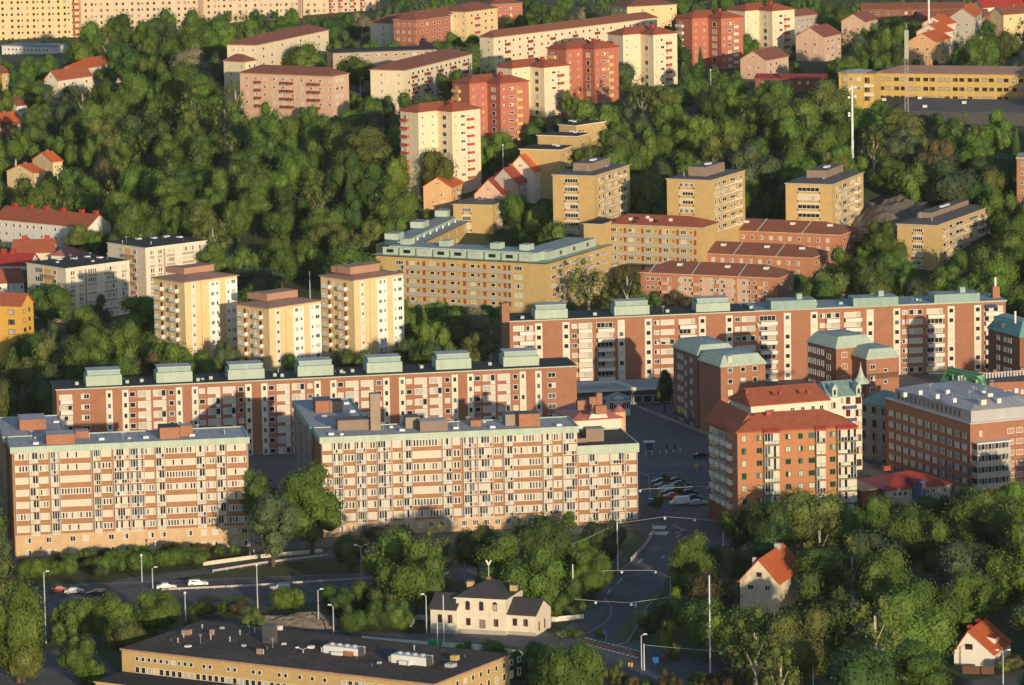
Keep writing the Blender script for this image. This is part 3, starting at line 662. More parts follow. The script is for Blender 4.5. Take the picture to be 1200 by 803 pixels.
add_windows(b9b, 'L', (1013, 1024.5, 1036), 4.6, 6.8, 1, 14.6, 7, n=2, f='frame_brown'); add_windows(b9b, 'L', (1012.5, 1025, 1037), 4.6, 8.6, 5, 15, 23, n=2, f='frame_brown')
for it in b9b.items: it[2].translation.x -= .06
A_, B_ = P(1045.5, 475.5, b9b.ze+.6)-b9b.f, P(1082, 452.5, b9b.ze+.6)-b9b.f
A_, B_ = [Vector((q.dot(b9b.du), q.dot(b9b.dv), 0)) for q in (A_, B_)]; d_ = (B_-A_).normalized(); n_ = Vector((-d_.y, d_.x, 0))*.25; m = MB()
m.ring([q+Vector((0,0,b9b.h-3)) for q in (A_-n_, B_-n_, B_+n_, A_+n_)], [q+Vector((0,0,b9b.h+.8)) for q in (A_-n_, B_-n_, B_+n_, A_+n_)], 'white', 'white'); b9b.add(m, 'party_wall')
sp = MB(); zb = b9.h+2.5; cx, cy = b9.Lu+1.5, 5
def octo(r, z): return [(cx+r*math.cos(k*math.pi/4+.39), cy+r*math.sin(k*math.pi/4+.39), z) for k in range(8)]
prof0 = [(3.2, zb), (2.6, zb+1.2), (1.5, zb+2.6), (.95, zb+4.2), (.6, zb+5.6), (.55, zb+6.2), (.18, zb+7.6), (.05, zb+9.6)]
prof = [(q*.75, zb+(w-zb)*.58) for q, w in prof0]
for (ra, za), (rb, zb2) in zip(prof, prof[1:]): sp.ring(octo(ra, za), octo(rb, zb2), 'copper')
b9.add(sp, 'spire', b9.roof)
# brick hospital with set-back grey top storey
b10 = Bld('brick_hospital', 'large red brick hospital with ribbon windows, grey set-back top storey and glazed corner balconies', 'hospital', None,
          (1137, 497.5), (1236, 491.5), 4.72, L=(1038.2, 477), vis=72, base=0)
b10.walls('brick'); m = MB(); m.box(-.03, b10.Lu, -.04, .02, 0, b10.h-.1, 'brick'); b10.add(m, 'front_wall')
m = MB(); m.box(-.15, b10.Lu, -.15, b10.Lv+.15, b10.h, b10.h+.35, 'zinc', top='zinc'); 
U, V = b10.Lu, b10.Lv; z = b10.h+.352; hh = 2.9
m.box(.5, U-1, .5, V-4, z, z+hh, 'zinc_seamx', top='roof_light')
m.ring([(.2,.2,z+hh+.002),(U-.6,.2,z+hh+.002),(U-.6,V-3.6,z+hh+.002),(.2,V-3.6,z+hh+.002)], [(6,7,z+hh+1.5),(U-6,7,z+hh+1.5),(U-6,V-9,z+hh+1.5),(6,V-9,z+hh+1.5)], 'roof_light_seamx', 'roof_light_seamx', 'zinc')
b10.rz = z+hh+1.0; b10.rise = hh+1.6; b10.roof = b10.add(m, 'roof')
for r in range(6):
    t = 2.0
    while t < V-2:
        b10.put('window', win(2.4, 1.6, 3, 'grey_beige', 'tall'), 'L', t+.9, b10.h-3.3-2.85*r); 
        b10.put('spandrel_panel', panel(1.4, 1.6, 'panel_blue' if r % 2 else 'steel_dark'), 'L', t+2.9, b10.h-3.3-2.85*r); t += 3.85
for i in range(15): 
    b10.items.append(('window', win(.9, 1.7, 1, 'steel_dark', 'dark'), T(.5, V-6-i*(V-10)/15, z+1.4, -math.pi/2)))
b10.fac('R', [('w', a, c, 6.8, dict(n=4, m='blind' if i % 2 else 'mix')) for i, (a, c) in enumerate(((1147.5,1150.5),(1180,1188),(1190.5,1198.5),(1202,1212),(1216,1226)))], 6, 13, 12)
for r in range(4):
    m = MB(); a, c = b10.span('R', 1137.5, 1177.5); zz = b10.h-(72-12-14*r)/4.72 if False else b10.h-4.6-2.9*(r+1)
    m.box(a+.2, c, -3.0, -.05, zz, zz+1.35, 'concrete'); m.box(a+.3, c-.1, -2.9, -.06, zz+1.352, zz+2.85, 'blind2')
    for k in range(9): x = a+.5+(c-a-1)*k/9; m.box(x, x+(c-a)/13, -2.98, -2.9, zz+1.45, zz+2.75, 'pane' if k % 2 else 'pane_blue')
    m.box(a+.22, a+.3, -2.7, -.4, zz+1.45, zz+2.75, 'pane'); b10.add(m, 'glazed_balcony')
m = MB(); m.box(a, c+.3, -3.4, -.05, b10.h-4.6, b10.h-4.3, 'white'); b10.add(m, 'canopy_roof')
for x, y in ((1078,462.5),(1098,467),(1118,471.5),(1152,463),(1190,460),(1110,462),(1060,465),(1170,472)): b10.vents([(x, y)], 'metal_white', 1.0, 1.1)
for x, y in ((1158, 467.5), (1150, 475)): b10.rbox(x, x+6, y, 6, 1.6, 'cream_pale', name='penthouse')
m = MB()
for k in range(24): m.box(16+k*.9, 16.5+k*.9, V-9.2, V-9.0, z+hh+1.4, z+hh+2.6, 'metal_grey')
m.box(15.8, 38, V-9.3, V-8.9, z+hh+2.6, z+hh+2.75, 'metal_grey'); b10.add(m, 'roof_screen', b10.roof)
# low red roofed pavilion in front
b11 = Bld('pavilion', 'low pavilion with dark red hipped roof and blue dormer, in front of the hospital', 'pavilion', None,
          (1037, 574.5), (1113, 566.5), 4.78, L=(1008, 556), vis=16, base=0)
b11.walls('grey_beige'); b11.hip('metal_red', 2.6, .6, edge='metal_red')
b11.fac('R', [('w', 1085+i*6.6, 1089.6+i*6.6, 6, dict(n=1)) for i in range(4)]+[('w', 1040+i*6.2, 1044.6+i*6.2, 6, dict(n=1)) for i in range(4)], 1, 8, 6)
m = MB(); a, c = b11.span('R', 1069, 1083); m.box(a, c, -.6, 3, b11.h-3, b11.h+1.6, 'panel_blue'); m.box(a-.1, c-1.6, -.8, 3, b11.h+1.6, b11.h+2.2, 'metal_red'); b11.add(m, 'dormer', b11.roof)
b11.rbox(1036, 1044, 552, 5, 1.6, 'metal_red', name='chimney')
b11b = Bld('pavilion', 'small shed with flat brown red roof between orange brick building and pavilion', 'pavilion', None, (1010, 575.5), (1037, 572.5), 4.78, depth=13, vis=10, base=0)
b11b.walls('brick_dark'); b11b.flat('roof_rust', .4, .3)
# green mansard and brick strip at the right
b12 = Bld('brick_building', 'dark building with bright green dormered mansard roof, behind the hospital roof', 'building', None, (1150, 457.5), (1157, 456.9), 4.6, L=(1104, 448), vis=8, base=0)
b12.walls('brick_dark'); b12.mansard('copper_green_seamx', 3.2, 2.0, 'copper_green', .5)
for t in (.2, .5, .8):
    m = MB(); v = b12.Lv*t; m.box(.2, 2.2, v-.8, v+.8, b12.h+.6, b12.h+2.4, 'copper_green'); m.box(.1, .2, v-.5, v+.5, b12.h+.8, b12.h+2.1, 'pane'); b12.add(m, 'dormer', b12.roof)
b12b = Bld('brick_building', 'brick building with dark flat roof and small chimneys, behind the hospital at the photo edge', 'building', None, (1160, 452), (1240, 448.5), 4.45, depth=17, vis=14, base=0)
b12b.walls('brick'); b12b.flat('felt_grey', .3, .3, 'brick', .5)
add_windows(b12b, 'R', (1177, 1182.5, 1198), 3.6, 5, 3, 12, 9, n=1)
for x, y in ((1146.5, 441), (1164, 439), (1187, 441), (1196, 436)): b12b.rbox(x, x+5, y, 5, 1.6, 'brick', name='chimney')
# house with pink roof behind the long block
b13 = Bld('townhouse', 'cream townhouse with pink metal roof and brick chimneys, behind the end of the brown block', 'house', None,
          (672, 493.6), (728, 490), 4.7, depth=17, vis=12, base=0)
b13.walls('cream_pale'); b13.hip('roof_pink', 3.3, .5, edge='metal_red')
m = MB(); a, c = b13.span('R', 688, 714); z = b13.h
m.ring([(a,-.2,z-.2),(c,-.2,z-.2),(c,1.2,z-.2),(a,1.2,z-.2)], [(a+1.6,-.2,z+2.4),(c-1.6,-.2,z+2.4),(c-1.6,1.2,z+2.4),(a+1.6,1.2,z+2.4)], 'cream_pale', 'roof_pink'); b13.add(m, 'gable')
b13.fac('R', [('w', 717, 721, 6, dict(n=1))], 2, 12, 4)
for x0, x1, y, h in ((677, 686, 481, 11), (691, 699, 478, 12), (699.5, 706, 476, 15), (698, 711, 486, 10)): b13.rbox(x0, x1, y, h, 1.6, 'brick', name='chimney', z=b13.h+2.6)
m = MB(); a, c = b13.span('R', 728.5, 735); m.tube((b13.Lu, 2, b13.h-4), (b13.Lu, 2, b13.h+1.4), 1.7, 1.7, 'peach', 10); m.tube((b13.Lu, 2, b13.h+1.41), (b13.Lu, 2, b13.h+3.0), 1.9, .1, 'roof_pink', 10); b13.add(m, 'corner_tower')
# ================================================================== glass kiosk on the square
k1 = Bld('glass_kiosk', 'white framed glass kiosk with teal roof at the back of the square', 'kiosk', None, (713.5, 471), (738.5, 470), 4.25, depth=6.5, vis=8, base=0)
k1.walls('white'); k1.hip('copper_teal', 1.7, .5, inset=1.5, edge='white')
for i in range(5): k1.put('window', win(1.15, 1.9, 2, 'white', 'dark'), 'R', .75+i*1.16*k1.Lu/5.9, k1.h-1.2)
m = MB(); m.tube((k1.Lu*.45, .2, k1.h+.2), (k1.Lu*.45, -.1, k1.h+.2), 1.5, 1.5, 'white', 14); k1.add(m, 'round_sign')
b4_awn = [(1153.5,1167,3.0,'panel_blue'),(770,782,26.5,'cream_pale'),(884,900,14,'white')]
for x0, x1, dz, mt in b4_awn:
    a, c = b4.span('R', x0, x1); z = b4.h-dz/b4.sc; m = MB(); m.ring([(a,-1.5,z-.8),(c,-1.5,z-.8),(c,-.1,z),(a,-.1,z)], [(a,-1.5,z-.72),(c,-1.5,z-.72),(c,-.1,z+.08),(a,-.1,z+.08)], mt, mt, mt); b4.add(m, 'awning')
# ================================================================== yellow industrial building at the bottom
b15 = Bld('industrial_building', 'low yellow brick industrial building with wide dark felt roof and ventilation units', 'building', None,
          (142.5, 762), (508, 803.5), 5.6, depth=10, vis=60, base=0, ze=8.0)
q = P(226.5, 728.5, b15.ze); b15.Lv = max(20, (q-b15.f).dot(b15.dv)); print('b15 depth', b15.Lv, 'skew', (q-b15.f).dot(b15.du))
sk = (q-b15.f).dot(b15.du)
b15.walls('yellow_brick'); b15.flat('felt_brown', .3, .4, 'roof_rust')
cl = [('w', 158.5+i*7.25, 163.8+i*7.25, 5.6, dict(n=1, dv=0)) for i in range(10)]+[('w', a, a+5.3, 5.6, dict(n=1)) for a in (239, 246.3, 268, 275.6, 297.5, 305, 328, 335.5, 352, 366.5, 381)]
cl += [('w', 403+i*7.4, 408.5+i*7.4, 5.6, dict(n=1)) for i in range(13)]
b15.fac('R', cl, 1, 13, 8)
b15.fac('R', [('w', 158.5+i*7.3, 164+i*7.3, 8, dict(n=1)) for i in range(46)], 1, 13, 21)
for i in range(11): b15.put('window', win(1.1, 1.1, 1, 'white', 'mix'), 'E', 3+i*3.1, b15.h-1.5)
for i in range(11): b15.put('window', win(1.1, 1.7, 1, 'white', 'mix'), 'E', 3+i*3.1, b15.h-4.0)
def hvac(x0, x1, y, hpx, dep):
    def sub(m, u, v, w, d, z):
        for k in range(4): m.tube((u+w*(.15+.22*k), v+d/2, z-.2), (u+w*(.15+.22*k), v+d/2, z+.45), .5, .5, 'metal_grey', 8)
        m.box(u-.8, u-.02, v+.3, v+d-.4, z-1.6, z-.5, 'metal_grey'); m.box(u+w+.02, u+w+.9, v+.2, v+1.4, z-1.6, z+.2, 'steel_dark')
        m.box(u+w*.3, u+w*.6, v-1.0, v-.02, z-1.7, z-.9, 'metal_white')
    b15.rbox(x0, x1, y, hpx, dep, 'metal_white', name='ventilation_unit', sub=sub)
hvac(379, 419, 765, 8.5, 3); hvac(458.5, 498, 776.5, 9.5, 3)
b15.rbox(307.5, 319.5, 753.5, 21, 2, 'steel_dark', name='ventilation_shaft')
b15.rbox(212.5, 220.5, 744, 5.5, 1.6, 'roof_rust', name='roof_vent'); b15.rbox(245.5, 249, 744, 6, .8, 'roof_rust', name='chimney'); b15.rbox(300.5, 305, 766.5, 6, .8, 'roof_rust', name='chimney')
b15.rbox(403, 413, 768.5, 5, 1.6, 'brick', name='roof_vent'); b15.rbox(527.5, 534.5, 774, 5.5, 1.4, 'yellow_brick', name='roof_vent'); b15.rbox(216, 221, 758.5, 1.8, 1.2, 'metal_white', name='roof_vent')
b15.rbox(325, 329, 738.5, 5, .9, 'metal_white', name='roof_vent'); b15.rbox(361, 366, 760, 3, 1.0, 'metal_white', name='roof_vent'); b15.rbox(521, 530, 782, 4, 1.8, 'zinc', name='roof_vent')
b15a = Bld('industrial_building', 'single storey annex with black roof in front of the yellow industrial building', 'building', None, (112, 800), (508, 846), 5.75, depth=9.5, vis=20, base=0, ze=3.6)
b15a.walls('yellow_brick'); b15a.flat('felt_black', .3, .3, 'ochre')
# ================================================================== white station villa
SV = 5.45
def small_house(name, label, F, R, sc, wall, roof, rise, L=None, depth=None, kind='gable', axis='v', cat='house', group=None, vis=30, base=None, over=.45, peak=.5, ze=None, hh=None, edge='white', inset=None):
    b = Bld(name, label, cat, group, F, R, sc, L=L, depth=depth, vis=vis, base=base, ze=ze, hh=hh)
    b.walls(wall)
    if kind == 'gable': b.gable(roof, rise, over, axis, wall, peak)
    else: b.hip(roof, rise, over, inset=inset, edge=edge)
    return b
v1 = small_house('villa', 'two storey cream villa with dark hipped roof, arched windows and two yellow chimneys', (534.3, 701), (592, 703.8), SV, 'cream_pale', 'slate', 3.1, depth=12.5, kind='hip', vis=42, base=0, inset=5.4, ze=7.8)
v1.fac('R', [('w', x-2.6, x+2.6, 8.5, dict(n=2, f='frame_brown')) for x in (548, 564, 580)], 1, 10, 9)
v1.fac('R', [('w', x-2.6, x+2.6, 8.5, dict(n=2, f='frame_brown')) for x in (548.5, 581)], 1, 10, 27)
v1.fac('R', [('d', 561.5, 568.5, 11, dict(mat='taupe_panel'))], 1, 10, 29)
for x in (548, 564, 580):    # arched heads
    a, _ = v1.span('R', x, x); m = MB(); m.ring([(a+.55*math.cos(k*math.pi/6), -.11, v1.h-.95+.5*math.sin(k*math.pi/6)) for k in range(7)], [(a+.55*math.cos(k*math.pi/6), .02, v1.h-.95+.5*math.sin(k*math.pi/6)) for k in range(7)], 'white', None, 'pane'); v1.add(m, 'arched_head')
v1.strip('R', 533.6, 592.6, 36, 48, 'grey_beige', .12, 'plinth')
v1.rbox(546.8, 554, 688, 6.5, 1.3, 'yellow_brick', name='chimney', z=v1.h+1.6, sub=lambda m, u, v, w, d, z: m.box(u-.1, u+w+.1, v-.1, v+d+.1, z, z+.25, 'steel_dark'))
v1.rbox(597.5, 605, 692.5, 6.5, 1.3, 'yellow_brick', name='chimney', z=v1.h+1.2, sub=lambda m, u, v, w, d, z: m.box(u-.1, u+w+.1, v-.1, v+d+.1, z, z+.25, 'steel_dark'))
m = MB(); m.box(v1.Lu*.5-.4, v1.Lu*.5+.4, 5.6, 6.4, v1.rz-.2, v1.rz+.5, 'brick'); m.tube((v1.Lu*.5, 6, v1.rz+.5), (v1.Lu*.5, 6, v1.rz+3.2), .12, .1, 'steel', 6)
for a in (-1, 1): m.tube((v1.Lu*.5, 6, v1.rz+3.1), (v1.Lu*.5+a*.55, 6, v1.rz+4.1), .22, .22, 'metal_white', 6)
v1.add(m, 'air_raid_siren', v1.roof)
v2 = small_house('villa_annex', 'left low annex of the cream villa, dark gabled roof', (504.3, 713.2), (533.6, 714.8), SV, 'cream_pale', 'slate', 2.6, depth=8.5, axis='u', cat='house', vis=28, base=0, over=.35, ze=5.5)
v2.fac('R', [('w', 512.7, 518, 9, dict(n=2, f='frame_brown')), ('w', 525, 530, 9, dict(n=2, f='frame_brown'))], 1, 10, 11)
v2.strip('R', 503.8, 533.4, 24, 40, 'grey_beige', .12, 'plinth')
v3 = small_house('villa_annex', 'right low annex of the cream villa, dark roof and gable end beside the bike crossing', (594.2, 719.5), (627, 721.6), SV, 'cream_pale', 'slate', 2.6, depth=9.5, axis='u', cat='house', vis=26, base=0, over=.35, ze=4.6)
v3.fac('R', [('w', 600.8, 606, 8.5, dict(n=2, f='frame_brown')), ('w', 613.5, 618.5, 8.5, dict(n=2, f='frame_brown'))], 1, 10, 9)
v3.strip('R', 594, 627.3, 20, 36, 'grey_beige', .12, 'plinth')
v3.put('window', win(.6, 2.0, 1, 'frame_brown', 'dark'), 'E', 2.2, 1.8); v3.put('window', win(.6, 2.0, 1, 'frame_brown', 'dark'), 'E', 5.6, 1.8)
# cottages
c1 = small_house('cottage', 'cream cottage with orange gambrel roof among trees, larger of the two cottages', (912.6, 683), (940, 663.5), 5.3, 'cream', 'tile_orange', 4.9, L=(867, 680.5), axis='u', vis=30, base=0, over=.4)
c1.put('window', win(1.1, 1.0, 2, 'frame_brown', 'dark'), 'L', c1.Lv*.5, c1.h+1.6)
for t in (.28, .72): c1.put('window', win(1.4, 1.2, 2, 'white', 'mix'), 'L', c1.Lv*t, c1.h-1.3)
for t in (.2, .5, .8): c1.put('window', win(1.0, 1.4, 2, 'white', 'mix'), 'R', c1.Lu*t, c1.h-1.5)
m = MB(); m.box(c1.Lu*.5-.4, c1.Lu*.5+.4, 2.6, 3.8, c1.h+1.2, c1.h+2.6, 'white'); c1.add(m, 'skylight', c1.roof)
m = MB(); m.box(c1.Lu*.75, c1.Lu*.75+1.4, c1.Lv/2-.6, c1.Lv/2+.6, c1.rz-.8, c1.rz+1.0, 'zinc'); c1.add(m, 'chimney', c1.roof)
m = MB(); m.box(.8, 1.5, c1.Lv/2+1, c1.Lv/2+1.8, c1.rz-1.4, c1.rz+.3, 'zinc'); c1.add(m, 'chimney', c1.roof)
c2 = small_house('cottage', 'small white cottage with bright orange roof, dormer and red chimneys, in the lower right corner', (1118, 764.0), (1164.4, 767.0), 5.62, 'white_wall', 'tile_orange', 4.5, depth=13, axis='v', vis=16, base=0, over=.35, peak=.36, ze=2.7)
c2.put('window', win(1.5, 1.1, 3, 'frame_brown', 'mix'), 'R', c2.Lu*.38, c2.h+1.3)
for t in (2.2, 5, 8, 11): c2.put('window', win(1.1, 1.3, 2, 'white', 'mix'), 'E', t, c2.h-1.4)
m = MB(); U = c2.Lu; zz = c2.h+.9
m.ring([(U*.60,4.6,zz+1.3),(U*.86,4.6,zz-.1),(U*.86,8.6,zz-.1),(U*.60,8.6,zz+1.3)], [(U*.60,4.6,zz+1.9),(U*.90,4.6,zz+1.3),(U*.90,8.6,zz+1.3),(U*.60,8.6,zz+1.9)], 'white_wall', 'metal_red')
m.box(U*.86, U*.862+.03, 5.2, 8.0, zz+.1, zz+1.1, 'pane'); c2.add(m, 'dormer', c2.roof)
for y in (3.0, 9.5): m = MB(); m.box(U*.36-1.1, U*.36-.2, y, y+1.2, c2.rz-1.4, c2.rz+.7, 'metal_red'); c2.add(m, 'chimney', c2.roof)
# ================================================================== cream point blocks
def point_block(F, R, L, sc, label, fpx, rows, vis, boxpx, roofcol='roof_rust'):
    b = Bld('apartment_tower', label, 'tower block', 'cream point blocks', F, R, sc, L=L, vis=vis)
    b.walls('cream_yellow'); b.hip(roofcol, 1.1, .5, edge='roof_rust')
    x0, x1, y, h = boxpx; b.rz = b.h+1.1
    wpx = x1-x0; M('roof_box', (.40,.22,.15), var=.1); b.rbox(x0+wpx*.22, x1, y+.5, h*.72, 6, 'roof_box', top='roof_rust'); b.rbox(x0, x0+wpx*.3, y-1, h*.6, 5, 'roof_box', top='roof_rust')
    # projecting stair face on the sunny side, sunlit brightness painted into its white
    W = R[0]-F[0]; G = F[0]-L[0]
    b.strip('R', F[0]+W*.12, F[0]+W*.20, 2, fpx*rows+10, 'white', .05)
    M('white_sunlit', (.80,.78,.74), var=.04); b.strip('R', F[0]+W*.46, R[0]-.3, 3, fpx*rows+10, 'white_sunlit', .10)
    b.strip('R', F[0]+W*.66, F[0]+W*.77, 2, fpx*rows+10, 'cream_yellow', .25)
    b.strip('R', F[0]+W*.30, F[0]+W*.42, 2, fpx*rows+10, 'cream_yellow', .45)
    b.fac('R', [('w', F[0]+W*.14, F[0]+W*.185, 3.6, dict(n=1, m='mix')), ('w', F[0]+W*.49, F[0]+W*.55, 4.6, dict(n=2)), ('w', F[0]+W*.59, F[0]+W*.63, 4, dict(n=1)),
                ('w', F[0]+W*.80, F[0]+W*.84, 4, dict(n=1)), ('w', F[0]+W*.88, F[0]+W*.96, 4.6, dict(n=2))], rows, fpx, 6)
    for it in b.items[-rows*5:]: it[2].translation.y -= .13
    b.fac('L', [('w', L[0]+G*.22, L[0]+G*.29, 7, dict(n=1, m='dark', f='door_red')), ('b', L[0]+G*.10, L[0]+G*.32, 3.6, dict(mat='white', dv=3, d=1.2)), ('w', L[0]+G*.36, L[0]+G*.40, 6, dict(n=1, m='blind')),
                ('w', L[0]+G*.70, L[0]+G*.77, 7, dict(n=1, m='dark', f='door_red')), ('b', L[0]+G*.59, L[0]+G*.80, 3.6, dict(mat='white', dv=3, d=1.2)), ('w', L[0]+G*.54, L[0]+G*.58, 6, dict(n=1, m='blind'))], rows, fpx, 7.5)
    return b
point_block((216,331.3), (277.6,322.6), (179.6,324.8), 4.0, 'cream point block nearest the left, left of the shorter pale block pair', 11.3, 8, 74, (206,251,321.5,10.5))
point_block((315,362), (376,351.6), (277.2,354.6), 4.05, 'lowest standing cream point block, middle one of the three', 11.3, 7, 66, (303,349,352.5,11.5))
point_block((414.5,329), (472.5,321), (375.6,324), 4.0, 'cream point block right of the other two, beside the green roofed building', 11.3, 8, 84, (401,445,321.5,12))
# two low cream blocks with black roofs
def low_block(F, R, L, sc, label, vis):
    b = Bld('apartment_block', label, 'apartment block', 'low cream blocks with black roofs', F, R, sc, L=L, vis=vis)
    b.walls('cream_pale'); b.flat('felt_black', .3, .25, 'cream_pale'); W = R[0]-F[0]; G = F[0]-L[0]
    b.strip('R', F[0]+W*.29, F[0]+W*.325, 3, 62, 'beige', .05)
    cs = [('w', F[0]+W*a, F[0]+W*c, 5.6, dict(n=n, m='tall')) for a, c, n in ((.07,.14,2),(.20,.27,2),(.34,.48,4),(.60,.80,5),(.87,.95,2))]
    cs += [('p', F[0]+W*a, F[0]+W*c, 2.6, dict(dv=5.4, mat='beige')) for a, c in ((.07,.14),(.20,.27),(.34,.48),(.60,.80),(.87,.95))]
    b.fac('R', cs, 6, 10.4, 6)
    b.fac('L', [('w', L[0]+G*.22, L[0]+G*.42, 5.6, dict(n=4)), ('w', L[0]+G*.64, L[0]+G*.76, 5.4, dict(n=2)), ('p', L[0]+G*.45, L[0]+G*.62, 6, dict(mat='panel_yellow')), ('b', L[0]+G*.45, L[0]+G*.78, 2.8, dict(mat='roof_rust', dv=4.8, d=1.0))], 6, 10.4, 6)
    b.vents([(F[0]+10, F[1]-12), (F[0]+25, F[1]-14), (F[0]-8, F[1]-11), (F[0]+40, F[1]-13)], 'metal_white', 1.6, .35)
    return b
low_block((76.9,315.3), (151.6,306.5), (31.3,309.8), 3.72, 'low cream block with black roof, nearer and left one of the pair', 40)
low_block((170.3,291.3), (241.6,283.5), (126,286.5), 3.66, 'low cream block with black roof, farther one of the pair, behind the point block', 40)
# orange yellow house at left edge
h = small_house('apartment_house', 'orange yellow house with red roof at the left edge, below the low cream blocks', (24.5, 358.5), (38.8, 355), 3.95, 'yellow_house', 'tile_red', 3.0, L=(-30, 356.5), axis='v', vis=29, cat='house')
h.fac('L', [('w', 9, 17, 6, dict(n=3, f='frame_brown')), ('w', -14, -6, 6, dict(n=3, f='frame_brown'))], 3, 11.5, 8); h.fac('R', [('w', 27, 29.5, 4.5, dict(n=1, f='frame_brown')), ('w', 33, 35, 4.5, dict(n=1, f='frame_brown'))], 3, 11, 7)
# ================================================================== yellow brick tower boxes with grey roofs
def yellow_tower(F, R, L, sc, label, vis, rows, box, fpx=10.1, bal=(.28,.62)):
    b = Bld('apartment_tower', label, 'tower block', 'yellow brick towers with grey roofs', F, R, sc, L=L, vis=vis)
    b.walls('yellow_brick'); b.hip('felt_grey', .5, .35, edge='concrete')
    W = R[0]-F[0]; G = F[0]-L[0]
    x0, x1, x2, y, hh = box; b.rz = b.h+.55
    lv = abs(b.Lv*(x1-x0)/G); lu = abs(b.Lu*(x2-x1)/W); u, v = b.uv(x1, y, b.rz)
    m = MB(); m.box(u, u+lu, v, v+lv, b.rz-.4, b.rz+hh/sc, 'taupe_panel', top='felt_grey'); m.box(u+lu*.4, u+lu*.6, v+lv*.3, v+lv*.5, b.rz+hh/sc, b.rz+hh/sc+.5, 'metal_white'); b.add(m, 'penthouse', b.roof)
    cs = [('w', L[0]+G*bal[0]+.3, L[0]+G*bal[1]-.3, 4.6, dict(n=5)), ('p', L[0]+G*bal[0], L[0]+G*bal[1], 1.1, dict(dv=-3.6+fpx*.98, mat='cream_pale')), ('p', L[0]+G*bal[0]-.2, L[0]+G*bal[0]+1.3, 3, dict(dv=3.8, mat='panel_brown')), ('p', L[0]+G*bal[1]-1.3, L[0]+G*bal[1]+.2, 3, dict(dv=3.8, mat='panel_brown'))]
    b.fac('L', cs, rows, fpx, 6)
    cs = [('w', F[0]+W*a, F[0]+W*c, 4.6, dict(n=n)) for a, c, n in ((.11,.16,1),(.22,.27,1),(.33,.46,2),(.57,.72,3),(.81,.90,2))]
    cs += [('p', F[0]+W*.14, F[0]+W*.82, 1.1, dict(dv=5.0, mat='cream_pale')), ('b', F[0]+W*.72, F[0]+W*.84, 2.8, dict(dv=3.4, mat='cream_pale', d=1.1)), ('b', F[0]+W*.2, F[0]+W*.32, 2.8, dict(dv=3.4, mat='concrete', d=.9))]
    b.fac('R', cs, rows, fpx, 6)
    return b
yellow_tower((696,206.7), (737.8,195.4), (647.6,205.6), 3.57, 'yellow brick tower box left of the others, above the green roofed courtyard building', 60, 7, (671.5,692.5,714.5,201,9.5))
yellow_tower((832.5,211.9), (872.8,199.9), (781.4,210), 3.62, 'yellow brick tower box in the middle of the three', 52, 6, (806.5,827,849,207,11))
yellow_tower((975,216.8), (1011.8,204.6), (920.6,215.6), 3.58, 'yellow brick tower box right of the other two, beside the tall mast', 52, 6, (945,968.5,988,209,9), bal=(.25,.74))
b = yellow_tower((1097.5,264.8), (1163.4,240), (1051.3,262.8), 3.62, 'yellow brick slab with striped awnings and long grey rooftop storey, right of the rock', 40, 6, (1075,1091.5,1135,256,6.5), 9.6, (.38,.66))
for t, r, cm in ((.10,0,'pink_wall'),(.45,1,'white'),(.78,0,'pink_wall'),(.30,3,'panel_yellow'),(.58,4,'white'),(.82,2,'zinc')):
    m = MB(); u = b.Lu*t; z = b.h-1.2-2.65*r; m.ring([(u,-1.3,z-.9),(u+3.2,-1.3,z-.9),(u+3.2,-.1,z),(u,-.1,z)], [(u,-1.3,z-.82),(u+3.2,-1.3,z-.82),(u+3.2,-.1,z+.08),(u,-.1,z+.08)], cm, cm, cm); b.add(m, 'awning')
yellow_tower((577.5,240.8), (604,233), (531,240), 3.50, 'small yellow brick block with grey roof, behind the green roofed wing', 34, 4, (560,566,570,235,2.0), 10, (.23,.45))
for c in ((655,146,675,148,709,142,3.35,'back'), (630,158.5,676,160.6,690.5,152.5,3.4,'middle'), (609.5,175,656,176.4,671.5,168.6,3.45,'front')):
    b = Bld('terraced_block', 'small stepped yellow brick block with black roof, %s one of three' % c[7], 'apartment block', 'stepped yellow blocks with black roofs',
            (c[2], c[3]), (c[4], c[5]), c[6], L=(c[0], c[1]), vis=16)
    b.walls('yellow_brick'); b.flat('felt_black', .4, .3, 'cream_pale'); b.vents([(c[2]-6, c[3]-6), (c[2]-2, c[3]-5)], 'metal_white', 1.2, .4)
    b.fac('R', [('w', c[2]+3, c[2]+5.4, 4, dict(n=1)), ('b', c[2]+6, c[4]-1, 3.4, dict(mat='yellow_brick'))], 3, 9.5, 6)
# ================================================================== green roofed gallery building
SG = 3.74
g1 = Bld('gallery_building', 'yellow brick gallery access building with two tiered sea green metal roof, around a courtyard', 'apartment building', None,
         (639.8, 309.2), (712.8, 285.5), SG, L=(440, 298.8), vis=52)
U, V = g1.Lu, g1.Lv
print('g1 size', U, V)
dpt = 14.0
m = MB(); m.box(0, dpt, 0, V, -6, g1.h, 'yellow_brick'); m.box(dpt, U, 0, dpt, -6, g1.h, 'yellow_brick'); g1.add(m, 'wall')
EAVE = MB(); o = .9
EAVE.box(-o, dpt+o, -o, V+o, g1.h+.002, g1.h+.35, 'steel_dark', top='copper_seamx'); EAVE.box(dpt+o, U+o, -o, dpt+o, g1.h+.002, g1.h+.35, 'steel_dark', top='copper_seamx')
EAVE.box(2, dpt-1, 4, V-4, g1.h+.352, g1.h+3.0, 'copper_seamx', top='roof_blue_grey'); EAVE.box(6, U-5, 2, dpt-2, g1.h+.353, g1.h+2.9, 'copper_seamx', top='roof_blue_grey')
g1.rz = g1.h+3.0; g1.rise = 3; g1.roof = g1.add(EAVE, 'roof')
n = 8
